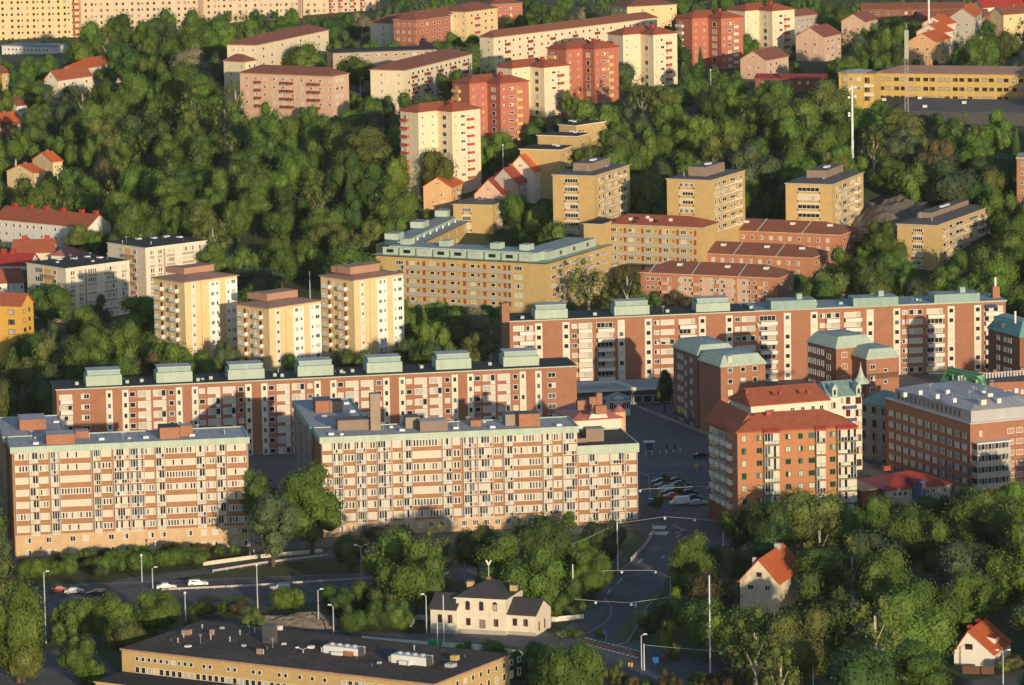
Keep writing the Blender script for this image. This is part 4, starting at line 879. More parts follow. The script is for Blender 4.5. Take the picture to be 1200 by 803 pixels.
for i in range(n+1):
    v = 5+(V-12)*i/n; m = MB(); m.box(1.0, 2.0, v, v+(V-12)/n-1.2, g1.h+.354, g1.h+2.7, 'copper'); m.box(.95, 1.0, v+1, v+(V-12)/n-2.6, g1.h+1.0, g1.h+2.1, 'pane' if i % 3 else 'blind2'); g1.add(m, 'dormer', g1.roof)
for v in (9, V*.32, V*.62, V*.85): m = MB(); m.box(6, 10, v, v+3.2, g1.h+3.0, g1.h+4.8, 'copper'); g1.add(m, 'penthouse', g1.roof)
for i in range(6): m = MB(); m.box(9+i*(U-16)/6, 10.4+i*(U-16)/6, 1.9, 2.0, g1.h+1.0, g1.h+2.2, 'frame_brown' if i % 2 else 'blind2'); g1.add(m, 'roof_window', g1.roof)
G = 639.8-440; X = lambda z: 440+(z-0)/6.667*1.0
cs = [('w', 464, 473.5, 4.8, dict(n=3, m='dark')), ('w', 603, 612, 4.8, dict(n=3, m='mix'))]
for i in range(5):
    x = 481+i*23.7; cs += [('w', x, x+5, 4.6, dict(n=1, m='mix')), ('w', x+8.7, x+10.6, 2.6, dict(n=1, f='frame_brown')), ('d', x+14.8, x+18, 6.4, dict(dv=.6))]
cs += [('d', 476.5, 478.7, 6.2, dict(dv=.6)), ('p', 596, 598.6, 6, dict(mat='steel_dark'))]
g1.fac('L', cs, 5, 10.55, 7)
for r in range(5):
    a, c = g1.span('L', 475.5, 600); m = MB(); zc = g1.h-(13.0+10.55*r)/SG
    m.box(-1.5, -1.35, V-c, V-a, zc-.1, zc+.95, 'grey_beige'); m.box(-1.5, 0, V-c, V-a, zc-.25, zc-.1, 'concrete'); g1.add(m, 'access_gallery')
cs = [('w', 646+i*8.6, 651+i*8.6, 4.6, dict(n=2)) for i in range(7)]+[('b', 650.5+i*17, 657+i*17, 3.2, dict(mat='concrete', d=1.2)) for i in range(4)]
g1.fac('R', cs, 5, 10.4, 7.5)
g2 = Bld('gallery_building', 'left wing of the green roofed building, running back towards the small houses', 'apartment building', None,
         (444, 286), (596, 247), SG, L=None, depth=13.5, vis=5, ze=g1.ze)
fA, fB = P(484, 289.5, g1.ze), P(566, 250.5, g1.ze); g2.du = (fB-fA).normalized(); g2.dv = Vector((-g2.du.y, g2.du.x, 0)); g2.an = math.atan2(g2.du.y, g2.du.x); g2.f = fA; g2.Lu = (fB-fA).length; g2.Lv = 12.5
g2.gz, g2.h = g1.gz, g1.h; g2.root.location = (fA.x, fA.y, g1.gz); g2.root.rotation_euler[2] = g2.an; print('g2 len', g2.Lu, math.degrees(g2.an))
FOOT[-1] = (g2.f.x, g2.f.y, g2.an, g2.Lu, 12.5)
g2.walls('yellow_brick'); m = MB(); m.box(.95, g2.Lu+.9, -.9, 12.9, g2.h+.004, g2.h+.36, 'steel_dark', top='roof_blue_grey'); m.box(1, g2.Lu-5, 3.4, 9.8, g2.h+.362, g2.h+1.5, 'copper', top='roof_blue_grey'); g2.rz = g2.h+1.5; g2.roof = g2.add(m, 'roof')
for i in range(3):
    u = 5+i*(g2.Lu-20)/2.2; m = MB(); m.box(u, u+7, 6.5, 11, g2.rz, g2.rz+2.0, 'copper', top='roof_blue_grey'); g2.add(m, 'penthouse', g2.roof)
for i in range(10):
    u = 6+i*(g2.Lu-10)/10; m = MB(); m.tube((u, 2.4, g2.h+.3), (u, 2.4, g2.h+1.3), .35, .3, 'metal_white', 6); g2.add(m, 'roof_vent', g2.roof)
for i in range(9):
    for r in range(2): g2.put('window', win(1.3, 1.3, 1, 'white', 'mix'), 'R', 4+i*(g2.Lu-8)/8, g2.h-2.0-2.8*r)
# ================================================================== red roofed gallery slab and three orange rows
r0 = Bld('gallery_building', 'yellow brick slab with bright red roof and beige access balconies, between towers and orange rows', 'apartment building', None,
         (705.5, 262.5), (822.5, 267.4), 3.62, depth=13, vis=44)
r0.walls('yellow_brick'); r0.hip('tile_red', 2.6, .7, edge='concrete')
cs = []
for i in range(5):
    x = 715.5+i*20.5; cs += [('w', x, x+7, 4.8, dict(n=3)), ('w', x+11.5, x+13, 2.4, dict(n=1, f='frame_brown')), ('d', x+15.6, x+18.6, 6.2, dict(dv=.6))]
cs += [('d', 706.5, 710.5, 6, dict(dv=.6))]
r0.fac('R', cs, 5, 10.7, 6)
for r in range(4):
    a, c = r0.span('R', 706, 815); m = MB(); zc = r0.h-(12.6+10.7*r)/3.62
    m.box(a, c, -1.5, -1.35, zc-.1, zc+1.0, 'grey_beige'); m.box(a, c, -1.5, 0, zc-.25, zc-.1, 'concrete'); r0.add(m, 'access_gallery')
r0.vents([(739, 258), (759, 256), (763, 259), (786, 259)], 'metal_white', .9, .8)
r0p = Bld('stair_tower', 'plain yellow brick stair tower at the left end of the red roofed slab', 'building', None, (684, 262.8), (705, 263.6), 3.64, depth=8, vis=30)
r0p.walls('yellow_brick'); r0p.flat('felt_black', .3, .3, 'concrete')
def orange_row(F, R, L, sc, label, vis, rise, fpx=10.2, rows=4, pink=False, side='L'):
    b = Bld('row_house', label, 'apartment building', 'orange plastered rows with brown roofs', F, R, sc, L=L, vis=vis)
    b.walls('orange_wall'); b.hip('tile_brown', rise, .5, edge='pink_wall')
    G = F[0]-L[0]; W = R[0]-F[0]; x = L[0]+7; cs = []; k = 0
    while x < F[0]-8:
        cs.append(('w', x, x+4, 4.8, dict(n=2)))
        if pink and k % 3 == 2: cs.append(('b', x-6, x+1, 3, dict(mat='pink_wall', dv=4)))
        if pink and k % 3 == 0: cs.append(('w', x+5.4, x+10, 4.6, dict(n=2)))
        x += 11 if not pink else 12.5; k += 1
    b.fac('L', cs, rows, fpx, 6.5)
    if pink:
        for x0, x1 in ((797, 812), (822, 836), (843, 860), (864, 877)): b.strip('L', x0, x1, 2, 42, 'pink_wall', .04)
        for it in b.items: it[2].translation.x -= .05
    b.fac('R', [('w', F[0]+W*t, F[0]+W*t+2.4, 4.6, dict(n=1)) for t in (.2, .45, .7)], rows, fpx, 6.5)
    for t in (.28, .62, .93):
        m = MB(); v = b.Lv*t
        m.box(-.5, b.Lu/2, v-.12, v+.12, b.h+.2, b.h+.3, 'concrete')
        # party wall capping that follows the roof slope
        m = MB(); m.ring([(-.5, v-.2, b.h+.25), (b.Lu/2, v-.2, b.h+.25+rise), (b.Lu/2, v+.2, b.h+.25+rise), (-.5, v+.2, b.h+.25)], [(-.5, v-.2, b.h+.4), (b.Lu/2, v-.2, b.h+.4+rise), (b.Lu/2, v+.2, b.h+.4+rise), (-.5, v+.2, b.h+.4)], 'concrete', 'concrete')
        b.add(m, 'party_wall_cap', b.roof)
    for t in (.12, .4, .75):
        m = MB(); v = b.Lv*t; u = b.Lu*.33; zz = b.h+.25+rise*.66; m.box(u-.5, u+.7, v-.8, v+.8, zz-.2, zz+.6, 'metal_white'); b.add(m, 'skylight', b.roof)
    return b
orange_row((984,276), (1006,269.6), (829,269.5), 3.60, 'orange row house, backmost of the three parallel rows', 18, 3.0)
orange_row((951,303), (971,296.4), (805,296.5), 3.68, 'orange row house, middle one of the three parallel rows', 20, 3.0)
orange_row((911.5,326.6), (930,321), (750.5,320), 3.76, 'orange and pink row house with pink balconies, front one of the three rows', 32, 3.0, pink=True)
# ================================================================== twin towers (offset double volumes with hipped red-brown roofs)
def twin(v1, v2, sc, wall, label, vis, fpx, rows, balmat, group):
    (L1, F1, R1), (L2, F2, R2) = v1, v2
    cat = 'tower block'
    bb = Bld('apartment_tower', label, cat, group, F2, R2, sc, L=L2, vis=vis)
    for (u0, v0, w, d, nm) in ((0, 0, bb.Lu, bb.Lv, 'wall'),):
        bb.walls(wall)
    bb.hip('tile_red', 2.2, .45, edge='metal_red')
    # rear-left volume: same axes, offset
    lw = (F1[0]-L1[0])*bb.Lv/(F2[0]-L2[0]); m = MB()
    v0 = bb.Lv*.82; w0 = bb.f+bb.dv*v0; u0 = -6.0
    for _ in range(20): u0 += (F1[0]-proj(w0+bb.du*u0)[0])/((proj(w0+bb.du*(u0+.1))[0]-proj(w0+bb.du*u0)[0])/.1)
    u0 = min(u0, -.4); ue = bb.Lu*.62; ve = v0+lw
    m.box(u0, ue, v0, ve, -6, bb.h+.02, wall); bb.add(m, 'rear_wall')
    z = bb.h+.03; o = .45; b = MB(); r0 = [(u0-o,v0-o,z),(ue,v0-o,z),(ue,ve+o,z),(u0-o,ve+o,z)]; b.ring(r0, [(x,y,z+.25) for x,y,_ in r0], 'metal_red', None, 'metal_red')
    r1 = [(x,y,z+.25) for x,y,_ in r0]; a = (u0+(ve-v0)*.5, (v0+ve)/2, z+2.5); c = (ue-.1, (v0+ve)/2, z+2.5)
    b.poly([r1[0],r1[1],c,a],'tile_red'); b.poly([r1[1],r1[2],c],'tile_red'); b.poly([r1[2],r1[3],a,c],'tile_red'); b.poly([r1[3],r1[0],a],'tile_red'); bb.add(b, 'rear_roof')
    W = R2[0]-F2[0]; G = F2[0]-L2[0]
    bb.fac('L', [('w', L2[0]+G*.45, L2[0]+G*.70, 5.4, dict(n=1))], rows, fpx, 7.5)
    bb.fac('R', [('w', F2[0]+W*.10, F2[0]+W*.14, 2.2, dict(n=1)), ('w', F2[0]+W*.30, F2[0]+W*.46, 3.4, dict(n=2)), ('w', F2[0]+W*.54, F2[0]+W*.60, 3, dict(n=1)), ('b', F2[0]+W*.52, F2[0]+W*.72, 3.0, dict(mat=balmat, dv=4.0, d=1.0))], rows, fpx, 6.5)
    for r in range(rows):       # rear volume: balconies on its shaded left, small windows in front
        zc = bb.h-(6.5+fpx*r)/sc
        bb.items.append(('balcony', balc(lw*.42, 1.0, 1.0, balmat), T(u0, ve-lw*.26, zc-1.0, -math.pi/2)))
        bb.items.append(('window', win(1.6, 1.4, 2, 'white', 'mix'), T(u0, ve-lw*.26, zc, -math.pi/2)))
        for t in (.22, .75): bb.items.append(('window', win(.7, .8, 1, 'white', 'mix'), T(u0+(0-u0)*t, v0, zc)))
    FOOT.append((bb.f.x+bb.du.x*u0+bb.dv.x*v0, bb.f.y+bb.du.y*u0+bb.dv.y*v0, bb.an, ue-u0, ve-v0)); bb.extra = (u0, v0, ue, ve)
    bb.finish_roofstuff = True
    m = MB(); m.box(bb.Lu*.3, bb.Lu*.3+1.4, bb.Lv*.55, bb.Lv*.55+1.2, bb.h+1.4, bb.h+3.4, 'metal_red'); bb.add(m, 'chimney', bb.roof)
    return bb
CT, RT = 'cream twin towers with red brown roofs', 'red twin towers with red brown roofs'
twin(((469,124.4),(490,125.6),(512,122)), ((509,129.4),(529.5,131.2),(562.6,127.6)), 3.44, 'cream', 'cream twin tower with dark red balconies, front one of its kind, behind a leafy tree', 64, 9.7, 8, 'panel_red', CT)
twin(((530,92.2),(550,93.6),(569,91)), ((567.5,96.6),(586,98.4),(619.6,95.6)), 3.28, 'red_wall', 'red twin tower with cream balconies, front one of its kind, left of a cream one', 58, 9.3, 7, 'panel_yellow', RT)
twin(((582,73),(600,74.2),(618,72)), ((617.5,78),(637.5,79.6),(667,76.6)), 3.22, 'cream', 'cream twin tower between two red ones, second cream one from the front', 58, 9.0, 8, 'panel_red', CT)
twin(((641,52.2),(663.5,53.3),(681,51)), ((679,56.4),(696.5,57.8),(724.6,55)), 3.16, 'red_wall', 'red twin tower with yellow balconies before the long cream slab, second red one from front', 62, 8.9, 8, 'panel_yellow', RT)
twin(((712,35.6),(730,37),(748,34.6)), ((747,39.6),(765.5,41.2),(793.4,39)), 3.06, 'cream', 'cream twin tower with red balconies, third of its kind from the front', 56, 8.4, 8, 'panel_red', CT)
twin(((792,16.4),(811,17.8),(828,15.8)), ((826.5,20.4),(845,22),(870.6,20)), 2.98, 'red_wall', 'red twin tower with pale balconies, backmost and rightmost of the red ones', 58, 8.2, 8, 'cream_pale', RT)
twin(((852,7),(873,8.4),(890,6.6)), ((886,11.4),(905,13.2),(931,10.8)), 2.92, 'cream', 'cream twin tower with red balconies, backmost and rightmost of the cream ones', 44, 8.0, 7, 'panel_red', CT)
# ================================================================== long slabs on the hill
def slab(name, label, F, R, sc, wall, roof, rise, L=None, depth=None, vis=30, fpx=9, rows=4, step=8, ww=3.4, kind='hip', bal=None, balstep=24, group=None, lwin=3, f='white', over=.45, hh=None):
    b = Bld(name, label, 'apartment building', group, F, R, sc, L=L, depth=depth, vis=vis, hh=hh)
    b.walls(wall)
    if kind == 'hip': b.hip(roof, rise, over, edge='roof_rust')
    elif kind == 'gable': b.gable(roof, rise, over, 'v' , wall)
    elif kind == 'gableu': b.gable(roof, rise, over, 'u' , wall)
    else: b.flat(roof, .3, .4)
    x = F[0]+step*.6; cs = []; k = 0
    while x < R[0]-ww: cs.append(('w', x, x+ww, fpx*.42, dict(n=2 if ww > 3 else 1, f=f))); x += step*(1 if k % 2 else .8); k += 1
    if bal:
        x = F[0]+balstep*.5
        while x < R[0]-8: cs.append(('b', x, x+ww*1.9, fpx*.34, dict(mat=bal, dv=fpx*.42))); x += balstep
    b.fac('R', cs, rows, fpx, fpx*.6)
    if L is not None and lwin:
        G = F[0]-L[0]; b.fac('L', [('w', L[0]+G*(k+.6)/lwin, L[0]+G*(k+.6)/lwin+min(ww, G*.2), fpx*.42, dict(n=2, f=f)) for k in range(lwin)], rows, fpx, fpx*.6)
    return b
s = slab('apartment_block', 'pinkish four storey slab with brown red roof, above the big left wood', (389,90), (408.6,87), 3.2, 'pink_wall', 'tile_brown', 2.6, L=(281,86), vis=38, fpx=9.2, step=7, ww=3, lwin=10)
s.fac('L', [('b', x, x+6, 3.2, dict(mat='panel_brown', dv=4)) for x in (300, 330, 338, 362, 369)], 4, 9.2, 5.5)
slab('apartment_block', 'cream slab with hipped brown red roof and shadowed foot, centre of the hilltop', (474,83), (553,55.6), 3.2, 'cream', 'tile_brown', 2.6, L=(434,81), vis=30, fpx=9.3, rows=4, step=6, ww=2.4, bal='panel_brown', balstep=15, lwin=2)
slab('apartment_block', 'long low cream building with stepped red roof and red garage doors, upper left', (300,53.5), (385,31.4), 3.05, 'cream', 'tile_brown', 2.6, L=(266,52), vis=22, fpx=9, rows=3, step=12, ww=2)
slab('apartment_block', 'cream end house in front of the long stepped one, brown red roof', (287,73), (300,71), 3.1, 'cream', 'tile_brown', 2.4, L=(262,71.6), vis=20, fpx=9, rows=3, step=7, ww=2.4, lwin=2)
slab('apartment_block', 'long straight cream slab with brown roof, running behind the twin towers', (578,44.5), (770,20.4), 3.0, 'cream', 'tile_brown', 2.4, L=(562,43), vis=30, fpx=8.8, rows=4, step=9, ww=2.2, bal='panel_brown', balstep=26, lwin=1)
slab('apartment_block', 'white rendered slab with red brown roof at the top centre', (458,27.5), (560,5), 2.85, 'cream_pale', 'tile_brown', 2.6, L=(434,19), vis=22, fpx=8.2, rows=4, step=11, ww=2.2, lwin=1)
slab('apartment_block', 'small red house block with white dormers, in front of the white slab at the top', (488,24.5), (528,17), 2.9, 'red_wall', 'tile_brown', 3.0, L=(461,22), vis=22, fpx=8.6, rows=3, step=8, ww=2.6, lwin=4)
slab('apartment_block', 'pale yellow house block with red roof, right of the small red one', (546,14.5), (583,4.5), 2.8, 'cream_yellow', 'tile_brown', 2.8, L=(517,11.5), vis=26, fpx=8.2, rows=4, step=9, ww=2.2, bal='panel_red', balstep=20, lwin=3)
slab('pavilion', 'long single storey pale pavilion with black flat roof, on the hilltop', (390,62.5), (512,58), 3.0, 'beige', 'felt_black', .5, depth=14, vis=4, fpx=7, rows=1, step=12, ww=4, kind='flat')
# gabled houses at upper right
def ghouse(label, L, F, R, sc, wall, roof, rise, vis, name='apartment_house', cols=True, group='gabled houses on the hill', rows=2, hh=None):
    b = Bld(name, label, 'house', group, F, R, sc, L=L, vis=vis, hh=hh); b.walls(wall); b.gable(roof, rise, .4, 'u', wall)
    if cols:
        G = F[0]-L[0]; W = R[0]-F[0]
        b.fac('L', [('w', L[0]+G*.3, L[0]+G*.38, 3.2, dict(n=1)), ('w', L[0]+G*.62, L[0]+G*.74, 3.4, dict(n=2))], rows, 8.6, 9)
        b.put('window', win(1.2, .9, 2, 'white', 'dark'), 'L', b.Lv*.5, b.h+rise*.35)
        b.fac('R', [('w', F[0]+W*t, F[0]+W*t+2.2, 3.4, dict(n=1)) for t in (.15, .4, .8)]+[('b', F[0]+W*.5, F[0]+W*.7, 2.8, dict(mat='zinc', dv=3.4))], rows+1, 8.6, 6)
    m = MB(); m.box(b.Lu*.4, b.Lu*.4+.9, b.Lv*.5-.4, b.Lv*.5+.5, b.rz-.7, b.rz+.9, 'brick'); b.add(m, 'chimney', b.roof)
    return b
ghouse('pink beige gabled house with brown roof, right of the rightmost red tower foot', (867.5,68.5), (898,70.6), (924,58.4), 3.05, 'pink_wall', 'tile_brown', 3.4, 20)
ghouse('pink beige gabled house with brown roof, second to the right of the red towers', (932.5,42), (966,43.4), (985.6,34), 2.95, 'pink_wall', 'tile_brown', 3.6, 26)
ghouse('small beige gabled house with brown roof, under the top edge right of centre', (986,24.6), (1014,25.4), (1029,18), 2.85, 'pink_wall', 'tile_brown', 3.0, 10)
ghouse('cream gabled house with bright orange roof, front one of the orange roofed row', (1065,48), (1097,49), (1114,39.6), 2.98, 'peach', 'tile_orange', 3.2, 20)
ghouse('cream gabled house part with orange roof, stepped behind the front orange roofed one', (1074,37), (1104,38.4), (1117,29), 2.92, 'cream_pale', 'tile_orange', 3.2, 5, cols=False)
ghouse('cream gabled house part with orange roof, hindmost step of the orange roofed row', (1080,28), (1108,29), (1120,20), 2.88, 'cream_pale', 'tile_orange', 3.0, 3, cols=False)
ghouse('beige gabled house with orange roof and balconies, right of the stepped orange roofs', (1113.5,20), (1142,20), (1152,12.4), 2.86, 'grey_beige', 'tile_orange', 3.4, 22)
ghouse('white house with wide red roof and dormer at the top right', (1140,8), (1152,9), (1200,6), 2.7, 'white_wall', 'metal_red', 3.2, 12)
ghouse('cream house with brown roof at the right edge below the red roof', (1160,16), (1176,17.2), (1222,14), 2.84, 'cream_yellow', 'tile_brown', 2.6, 14)
slab('row_house', 'long low row with red roofs and many chimneys at the top right', (1010,11), (1130,10), 2.7, 'brick_dark', 'tile_brown', 2.2, depth=10, vis=5, fpx=8, rows=1, step=12, ww=3, kind='gableu')
slab('row_house', 'low row of houses with red roofs below the top edge, right of the twin towers', (1078,22), (1160,19), 2.75, 'brick_dark', 'tile_brown', 2.6, depth=10, vis=3, fpx=8, rows=1, step=12, ww=3, kind='gableu')
slab('row_house', 'pale house with red brown roof behind the backmost cream tower', (931,20), (962,14), 2.7, 'grey_beige', 'tile_brown', 2.6, L=(915,12), vis=16, fpx=7.6, rows=3, step=6, ww=2)
slab('row_house', 'dark red row roof low at the top centre, left of the mast', (575,6), (612,4), 2.65, 'red_wall', 'tile_brown', 2.4, depth=11, vis=12, fpx=8, rows=2, step=7, ww=2.4)
slab('row_house', 'pale yellow house with brown roof above the long slab', (735,8.5), (793,5), 2.7, 'cream_yellow', 'tile_brown', 2.6, L=(716,2), vis=6, fpx=8, rows=1, step=12, ww=2)
# ochre school
school = slab('school_building', 'long ochre yellow building with brown metal roof and dark window pairs', (1025,86.2), (1222,88.4), 3.14, 'ochre', 'roof_rust', 2.2, depth=17, vis=22, fpx=10.6, rows=3, step=9.6, ww=5.6, kind='hip', f='frame_brown')
y2 = slab('school_building', 'grey roofed ochre annex with a white bay, left end of the long ochre building', (983,86), (1011,86.4), 3.2, 'ochre', 'zinc', .8, depth=12, vis=14, fpx=10.6, rows=2, step=9, ww=4)
y3 = Bld('school_building', 'white framed ochre stair bay between annex and long ochre building', 'apartment building', None, (1011.5, 87), (1024.5, 87.2), 3.2, depth=9, vis=24)
y3.walls('ochre'); y3.flat('roof_rust', .4, .4); y3.fac('R', [('w', 1013, 1019, 6, dict(n=2, f='frame_brown'))], 3, 10.4, 7); y3.fac('R', [('b', 1011.5, 1024, 3.4, dict(mat='cream_pale'))], 2, 10.4, 13)
p = Bld('parking_hall', 'wide low hall with dark grey flat roof among trees, below the ochre building', 'building', None, (1042,131.5), (1230,134), 3.36, depth=44, vis=0, ze=37.7)
p.walls('steel_dark'); p.flat('felt_grey', .3, .5, 'steel_dark'); p.vents([(1036, 118), (1078, 116), (1130, 121.5), (1084, 126)], 'metal_white', 1.4, .9)
slab('shed', 'long low dark red roof between trees, right of the gabled pink houses', (885,92), (967,92.5), 3.1, 'brick_dark', 'metal_red', 1.2, depth=9, vis=3, fpx=8, rows=1, step=12, ww=3, kind='gableu')
# ================================================================== far prefabricated slabs, upper left
SF = 2.5
for (F, R, sc, lab, wall, vis, reds) in (((-12,-26), (91,-28), 2.52, 'yellowish prefabricated tower slab with red balcony column, at the upper left edge', 'cream_yellow', 70, True),
                           ((92.8,-31), (236,-34), 2.5, 'beige prefabricated slab with small windows, second from the left edge', 'beige_light', 50, False),
                           ((237,-36), (353,-39), 2.46, 'beige prefabricated slab, third from the left, above the long stepped house', 'beige_light', 50, False),
                           ((354,-38), (444,-40), 2.44, 'beige prefabricated slab with rows of red balconies, rightmost of the far slabs', 'beige_light', 55, True)):
    if wall == 'beige_light': M('beige_light', (.60,.48,.34), var=.06, streak=1)
    b = Bld('prefabricated_slab', lab, 'apartment block', 'far prefabricated slabs', F, R, sc, depth=14, vis=vis, ze=None)
    b.walls(wall, low=-20); b.flat('felt_grey', .3, .4)
    x = F[0]+5; cs = []; k = 0
    while x < R[0]-4: cs.append(('w', x, x+2.6, 3.0, dict(n=1, f='white' if k % 3 == 2 else 'frame_brown'))); x += (7.4, 4.6, 6.2)[k % 3]; k += 1
    b.fac('R', cs, 11, 7.05, 8)
    if reds:
        if R[0] < 100: b.fac('R', [('b', 84, 91, 3, dict(mat='panel_red'))], 11, 7.05, 11)
        else: b.fac('R', [('b', a, a+4.5, 2.6, dict(mat='panel_red')) for a in (385, 396, 410, 422)], 11, 7.05, 11)
    b.strip('R', R[0]-5, R[0]-.5, 1, 80, 'roof_rust' if R[0] > 100 else wall, .1)
b = slab('low_building', 'low white building with flat roof at the foot of the far slabs', (2,54), (61,55.5), 2.62, 'white_wall', 'roof_blue_grey', .4, depth=14, vis=14, fpx=6, rows=2, step=5, ww=2.4, kind='flat')
# manor-like long house upper left
slab('row_house', 'long house with orange red roofs and white gables, inside the upper left wood', (105,80), (163,69), 3.0, 'cream_pale', 'tile_orange', 3.0, depth=11, vis=3, fpx=8, rows=2, step=9, ww=2.4, kind='hip', hh=8)
ghouse('front wing of the long red roofed house in the wood, dark red roof', (52,85), (68,94), (108,84), 3.05, 'cream_pale', 'tile_red', 3.4, 8, group=None, rows=1, hh=7)
ghouse('cream house with orange red roof and chimney, at the left, above the red roofed rows', (38,181), (62,190), (73,180), 3.35, 'cream_yellow', 'tile_orange', 3.0, 10, group=None, rows=1, hh=7)
ghouse('orange roofed house cut by trees, just left below the cream house with chimney', (8,199), (40,203), (52,192), 3.38, 'cream_yellow', 'tile_orange', 2.6, 3, group=None, rows=1, hh=7)
ghouse('house with dark roof and white gable at the left edge, in the wood', (3,119), (20,124), (32,114), 3.1, 'white_wall', 'tile_brown', 2.8, 6, group=None, rows=1, hh=7)
ghouse('house with bright red roof at the left edge, in the wood', (-12,134), (5,143), (25,134), 3.15, 'brick_dark', 'tile_orange', 2.8, 3, group=None, rows=1, hh=7)
ghouse('small yellow house at the left edge near the far slabs', (-14,80), (2,86), (11,80), 2.95, 'ochre', 'tile_brown', 2.4, 14, group=None, rows=1, hh=7)
# red roofed rows at the left
def chim_row(b, ts, mat='metal_red'):
    for t in ts: m = MB(); m.box(b.Lu*t, b.Lu*t+1.6, b.Lv*.5-.7, b.Lv*.5+.7, b.rz-.8, b.rz+1.4, mat); b.add(m, 'chimney', b.roof)
RG = 'dark red roofed row houses at the left'
b = slab('row_house', 'long white row house with dark red roof and red chimneys, left edge below the wood', (-6,256), (103,266.5), 3.55, 'white_wall', 'tile_red', 3.6, depth=11, vis=22, fpx=10, rows=3, step=9, ww=2.2, kind='gableu', group=RG, hh=9); chim_row(b, (.08, .25, .42, .6, .8, .95))
b = slab('row_house', 'short row house with dark roof and cream gable, second row from the wood', (14,296), (62,295.5), 3.66, 'cream', 'tile_red', 3.6, depth=10, vis=3, fpx=10, rows=1, step=9, ww=2.2, kind='gableu', group=RG, hh=8); chim_row(b, (.2, .75))
b = slab('row_house', 'row house with red metal roof beside the black roofed cream block', (-20,310), (34,311), 3.74, 'white_wall', 'metal_red', 3.2, depth=10, vis=3, fpx=10, rows=1, step=9, ww=2.2, kind='gableu', group=RG, hh=8); chim_row(b, (.3, .5))
b = slab('row_house', 'dark roofed house at the left edge, above the orange yellow house', (-30,334), (28,330), 3.84, 'white_wall', 'tile_red', 3.6, depth=11, vis=8, fpx=10, rows=1, step=9, ww=2.6, kind='gableu', group=RG, hh=8)
b = slab('row_house', 'small house with rusty roof and red chimneys, half hidden by a willow', (70,275), (96,277), 3.58, 'white_wall', 'tile_red', 3.0, depth=9, vis=12, fpx=10, rows=2, step=9, ww=2.6, kind='hip', group=RG, hh=7); chim_row(b, (.3, .7))
b = slab('row_house', 'low pinkish red roof between the row houses and the cream block', (60,300), (92,301), 3.6, 'white_wall', 'roof_pink', 2.4, depth=8, vis=3, fpx=10, rows=1, step=9, ww=2.6, kind='hip', group=RG, hh=7)
# small houses in the centre
ghouse('orange plastered house with red gable roof, centre, at the edge of the wood', (496,219), (529,219.6), (542.6,212.8), 3.5, 'peach', 'tile_orange', 3.2, 20, group=None, hh=8.5)
ghouse('house with long dark red roof and dormers, front one of three in the centre', (556,228), (589,228), (612,217), 3.57, 'pink_wall', 'metal_red', 5.0, 6, group='red metal roofed houses', rows=1, hh=8.5)
ghouse('house with dark red roof and dormers, middle one of three in the centre', (574,214), (607,215.4), (628,202), 3.54, 'grey_beige', 'metal_red', 5.0, 12, group='red metal roofed houses', rows=1, hh=10)
ghouse('house with bright orange red roof and two dormers, rearmost of the three red roofed ones', (594,199), (626,201), (648,188), 3.50, 'cream_pale', 'tile_orange', 5.2, 20, group='red metal roofed houses', rows=2, hh=11)
b = slab('apartment_block', 'brown brick building cut by the right photo edge', (1191.5,186), (1225,186), 3.5, 'brick_brown', 'concrete', .4, depth=14, vis=50, fpx=10.8, rows=5, step=8, ww=3, kind='flat')
# ================================================================== ground, roads, square
from mathutils.geometry import tessellate_polygon
def axis_vals(a, b, s): 
    n = int((b-a)/s); return [a+(b-a)*i/n for i in range(n+1)]
xs = axis_vals(-9000, -700, 900)[:-1]+axis_vals(-700, 700, 14)+axis_vals(700, 9000, 900)[1:]
ys = axis_vals(-600, 1400, 250)[:-1]+axis_vals(1400, 2700, 13)+axis_vals(2700, 20000, 1200)[1:]
V = [(x, y, ground(x, y)) for y in ys for x in xs]; nx = len(xs)
F_ = [(j*nx+i, j*nx+i+1, (j+1)*nx+i+1, (j+1)*nx+i) for j in range(len(ys)-1) for i in range(nx-1)]
gm = bpy.data.materials.new('grass_ground'); gm.use_nodes = True; n = gm.node_tree; p = n.nodes['Principled BSDF']; p.inputs['Roughness'].default_value = .95
tc = n.nodes.new('ShaderNodeTexCoord'); n1 = n.nodes.new('ShaderNodeTexNoise'); n1.inputs['Scale'].default_value = .03; n1.inputs['Detail'].default_value = 8; n1.inputs['Roughness'].default_value = .7
n.links.new(tc.outputs['Object'], n1.inputs[0]); cr = n.nodes.new('ShaderNodeValToRGB'); e = cr.color_ramp.elements
e[0].position = .35; e[0].color = (.035, .06, .016, 1); e[1].position = .68; e[1].color = (.09, .072, .038, 1); q = e.new(.55); q.color = (.06, .078, .022, 1)
n.links.new(n1.outputs[0], cr.inputs[0]); n.links.new(cr.outputs[0], p.inputs['Base Color']); MATS['grass_ground'] = gm
M('verge', (.09,.12,.03), var=.35, scale=.3, fine=1.2); M('rock', (.17,.14,.11), var=.3, scale=.5, fine=1.5, bump=.6)
me = bpy.data.meshes.new('terrain'); me.from_pydata(V, [], F_); me.materials.append(gm); me.polygons.foreach_set('use_smooth', [True]*len(F_)); me.update()
struct(link('terrain', me))
KEEP = []                                               # image areas that stay free of tree crowns
def sheet(name, px, mat, z=.03, keep=True, world=None):
    pts = [P(x, y, z) for x, y in px]
    tri = tessellate_polygon([[Vector((p.x, p.y, 0)) for p in pts]])
    m = MB(); m.v = [(p.x, p.y, z) for p in pts]; k = m.mi(mat)
    for t in tri:
        a, b, c = (pts[i] for i in t)
        if (b-a).cross(c-a).z < 0: t = (t[0], t[2], t[1])
        m.f.append(tuple(t)); m.m.append(k)
    if keep: KEEP.append(px)
    return struct(m.build(name))
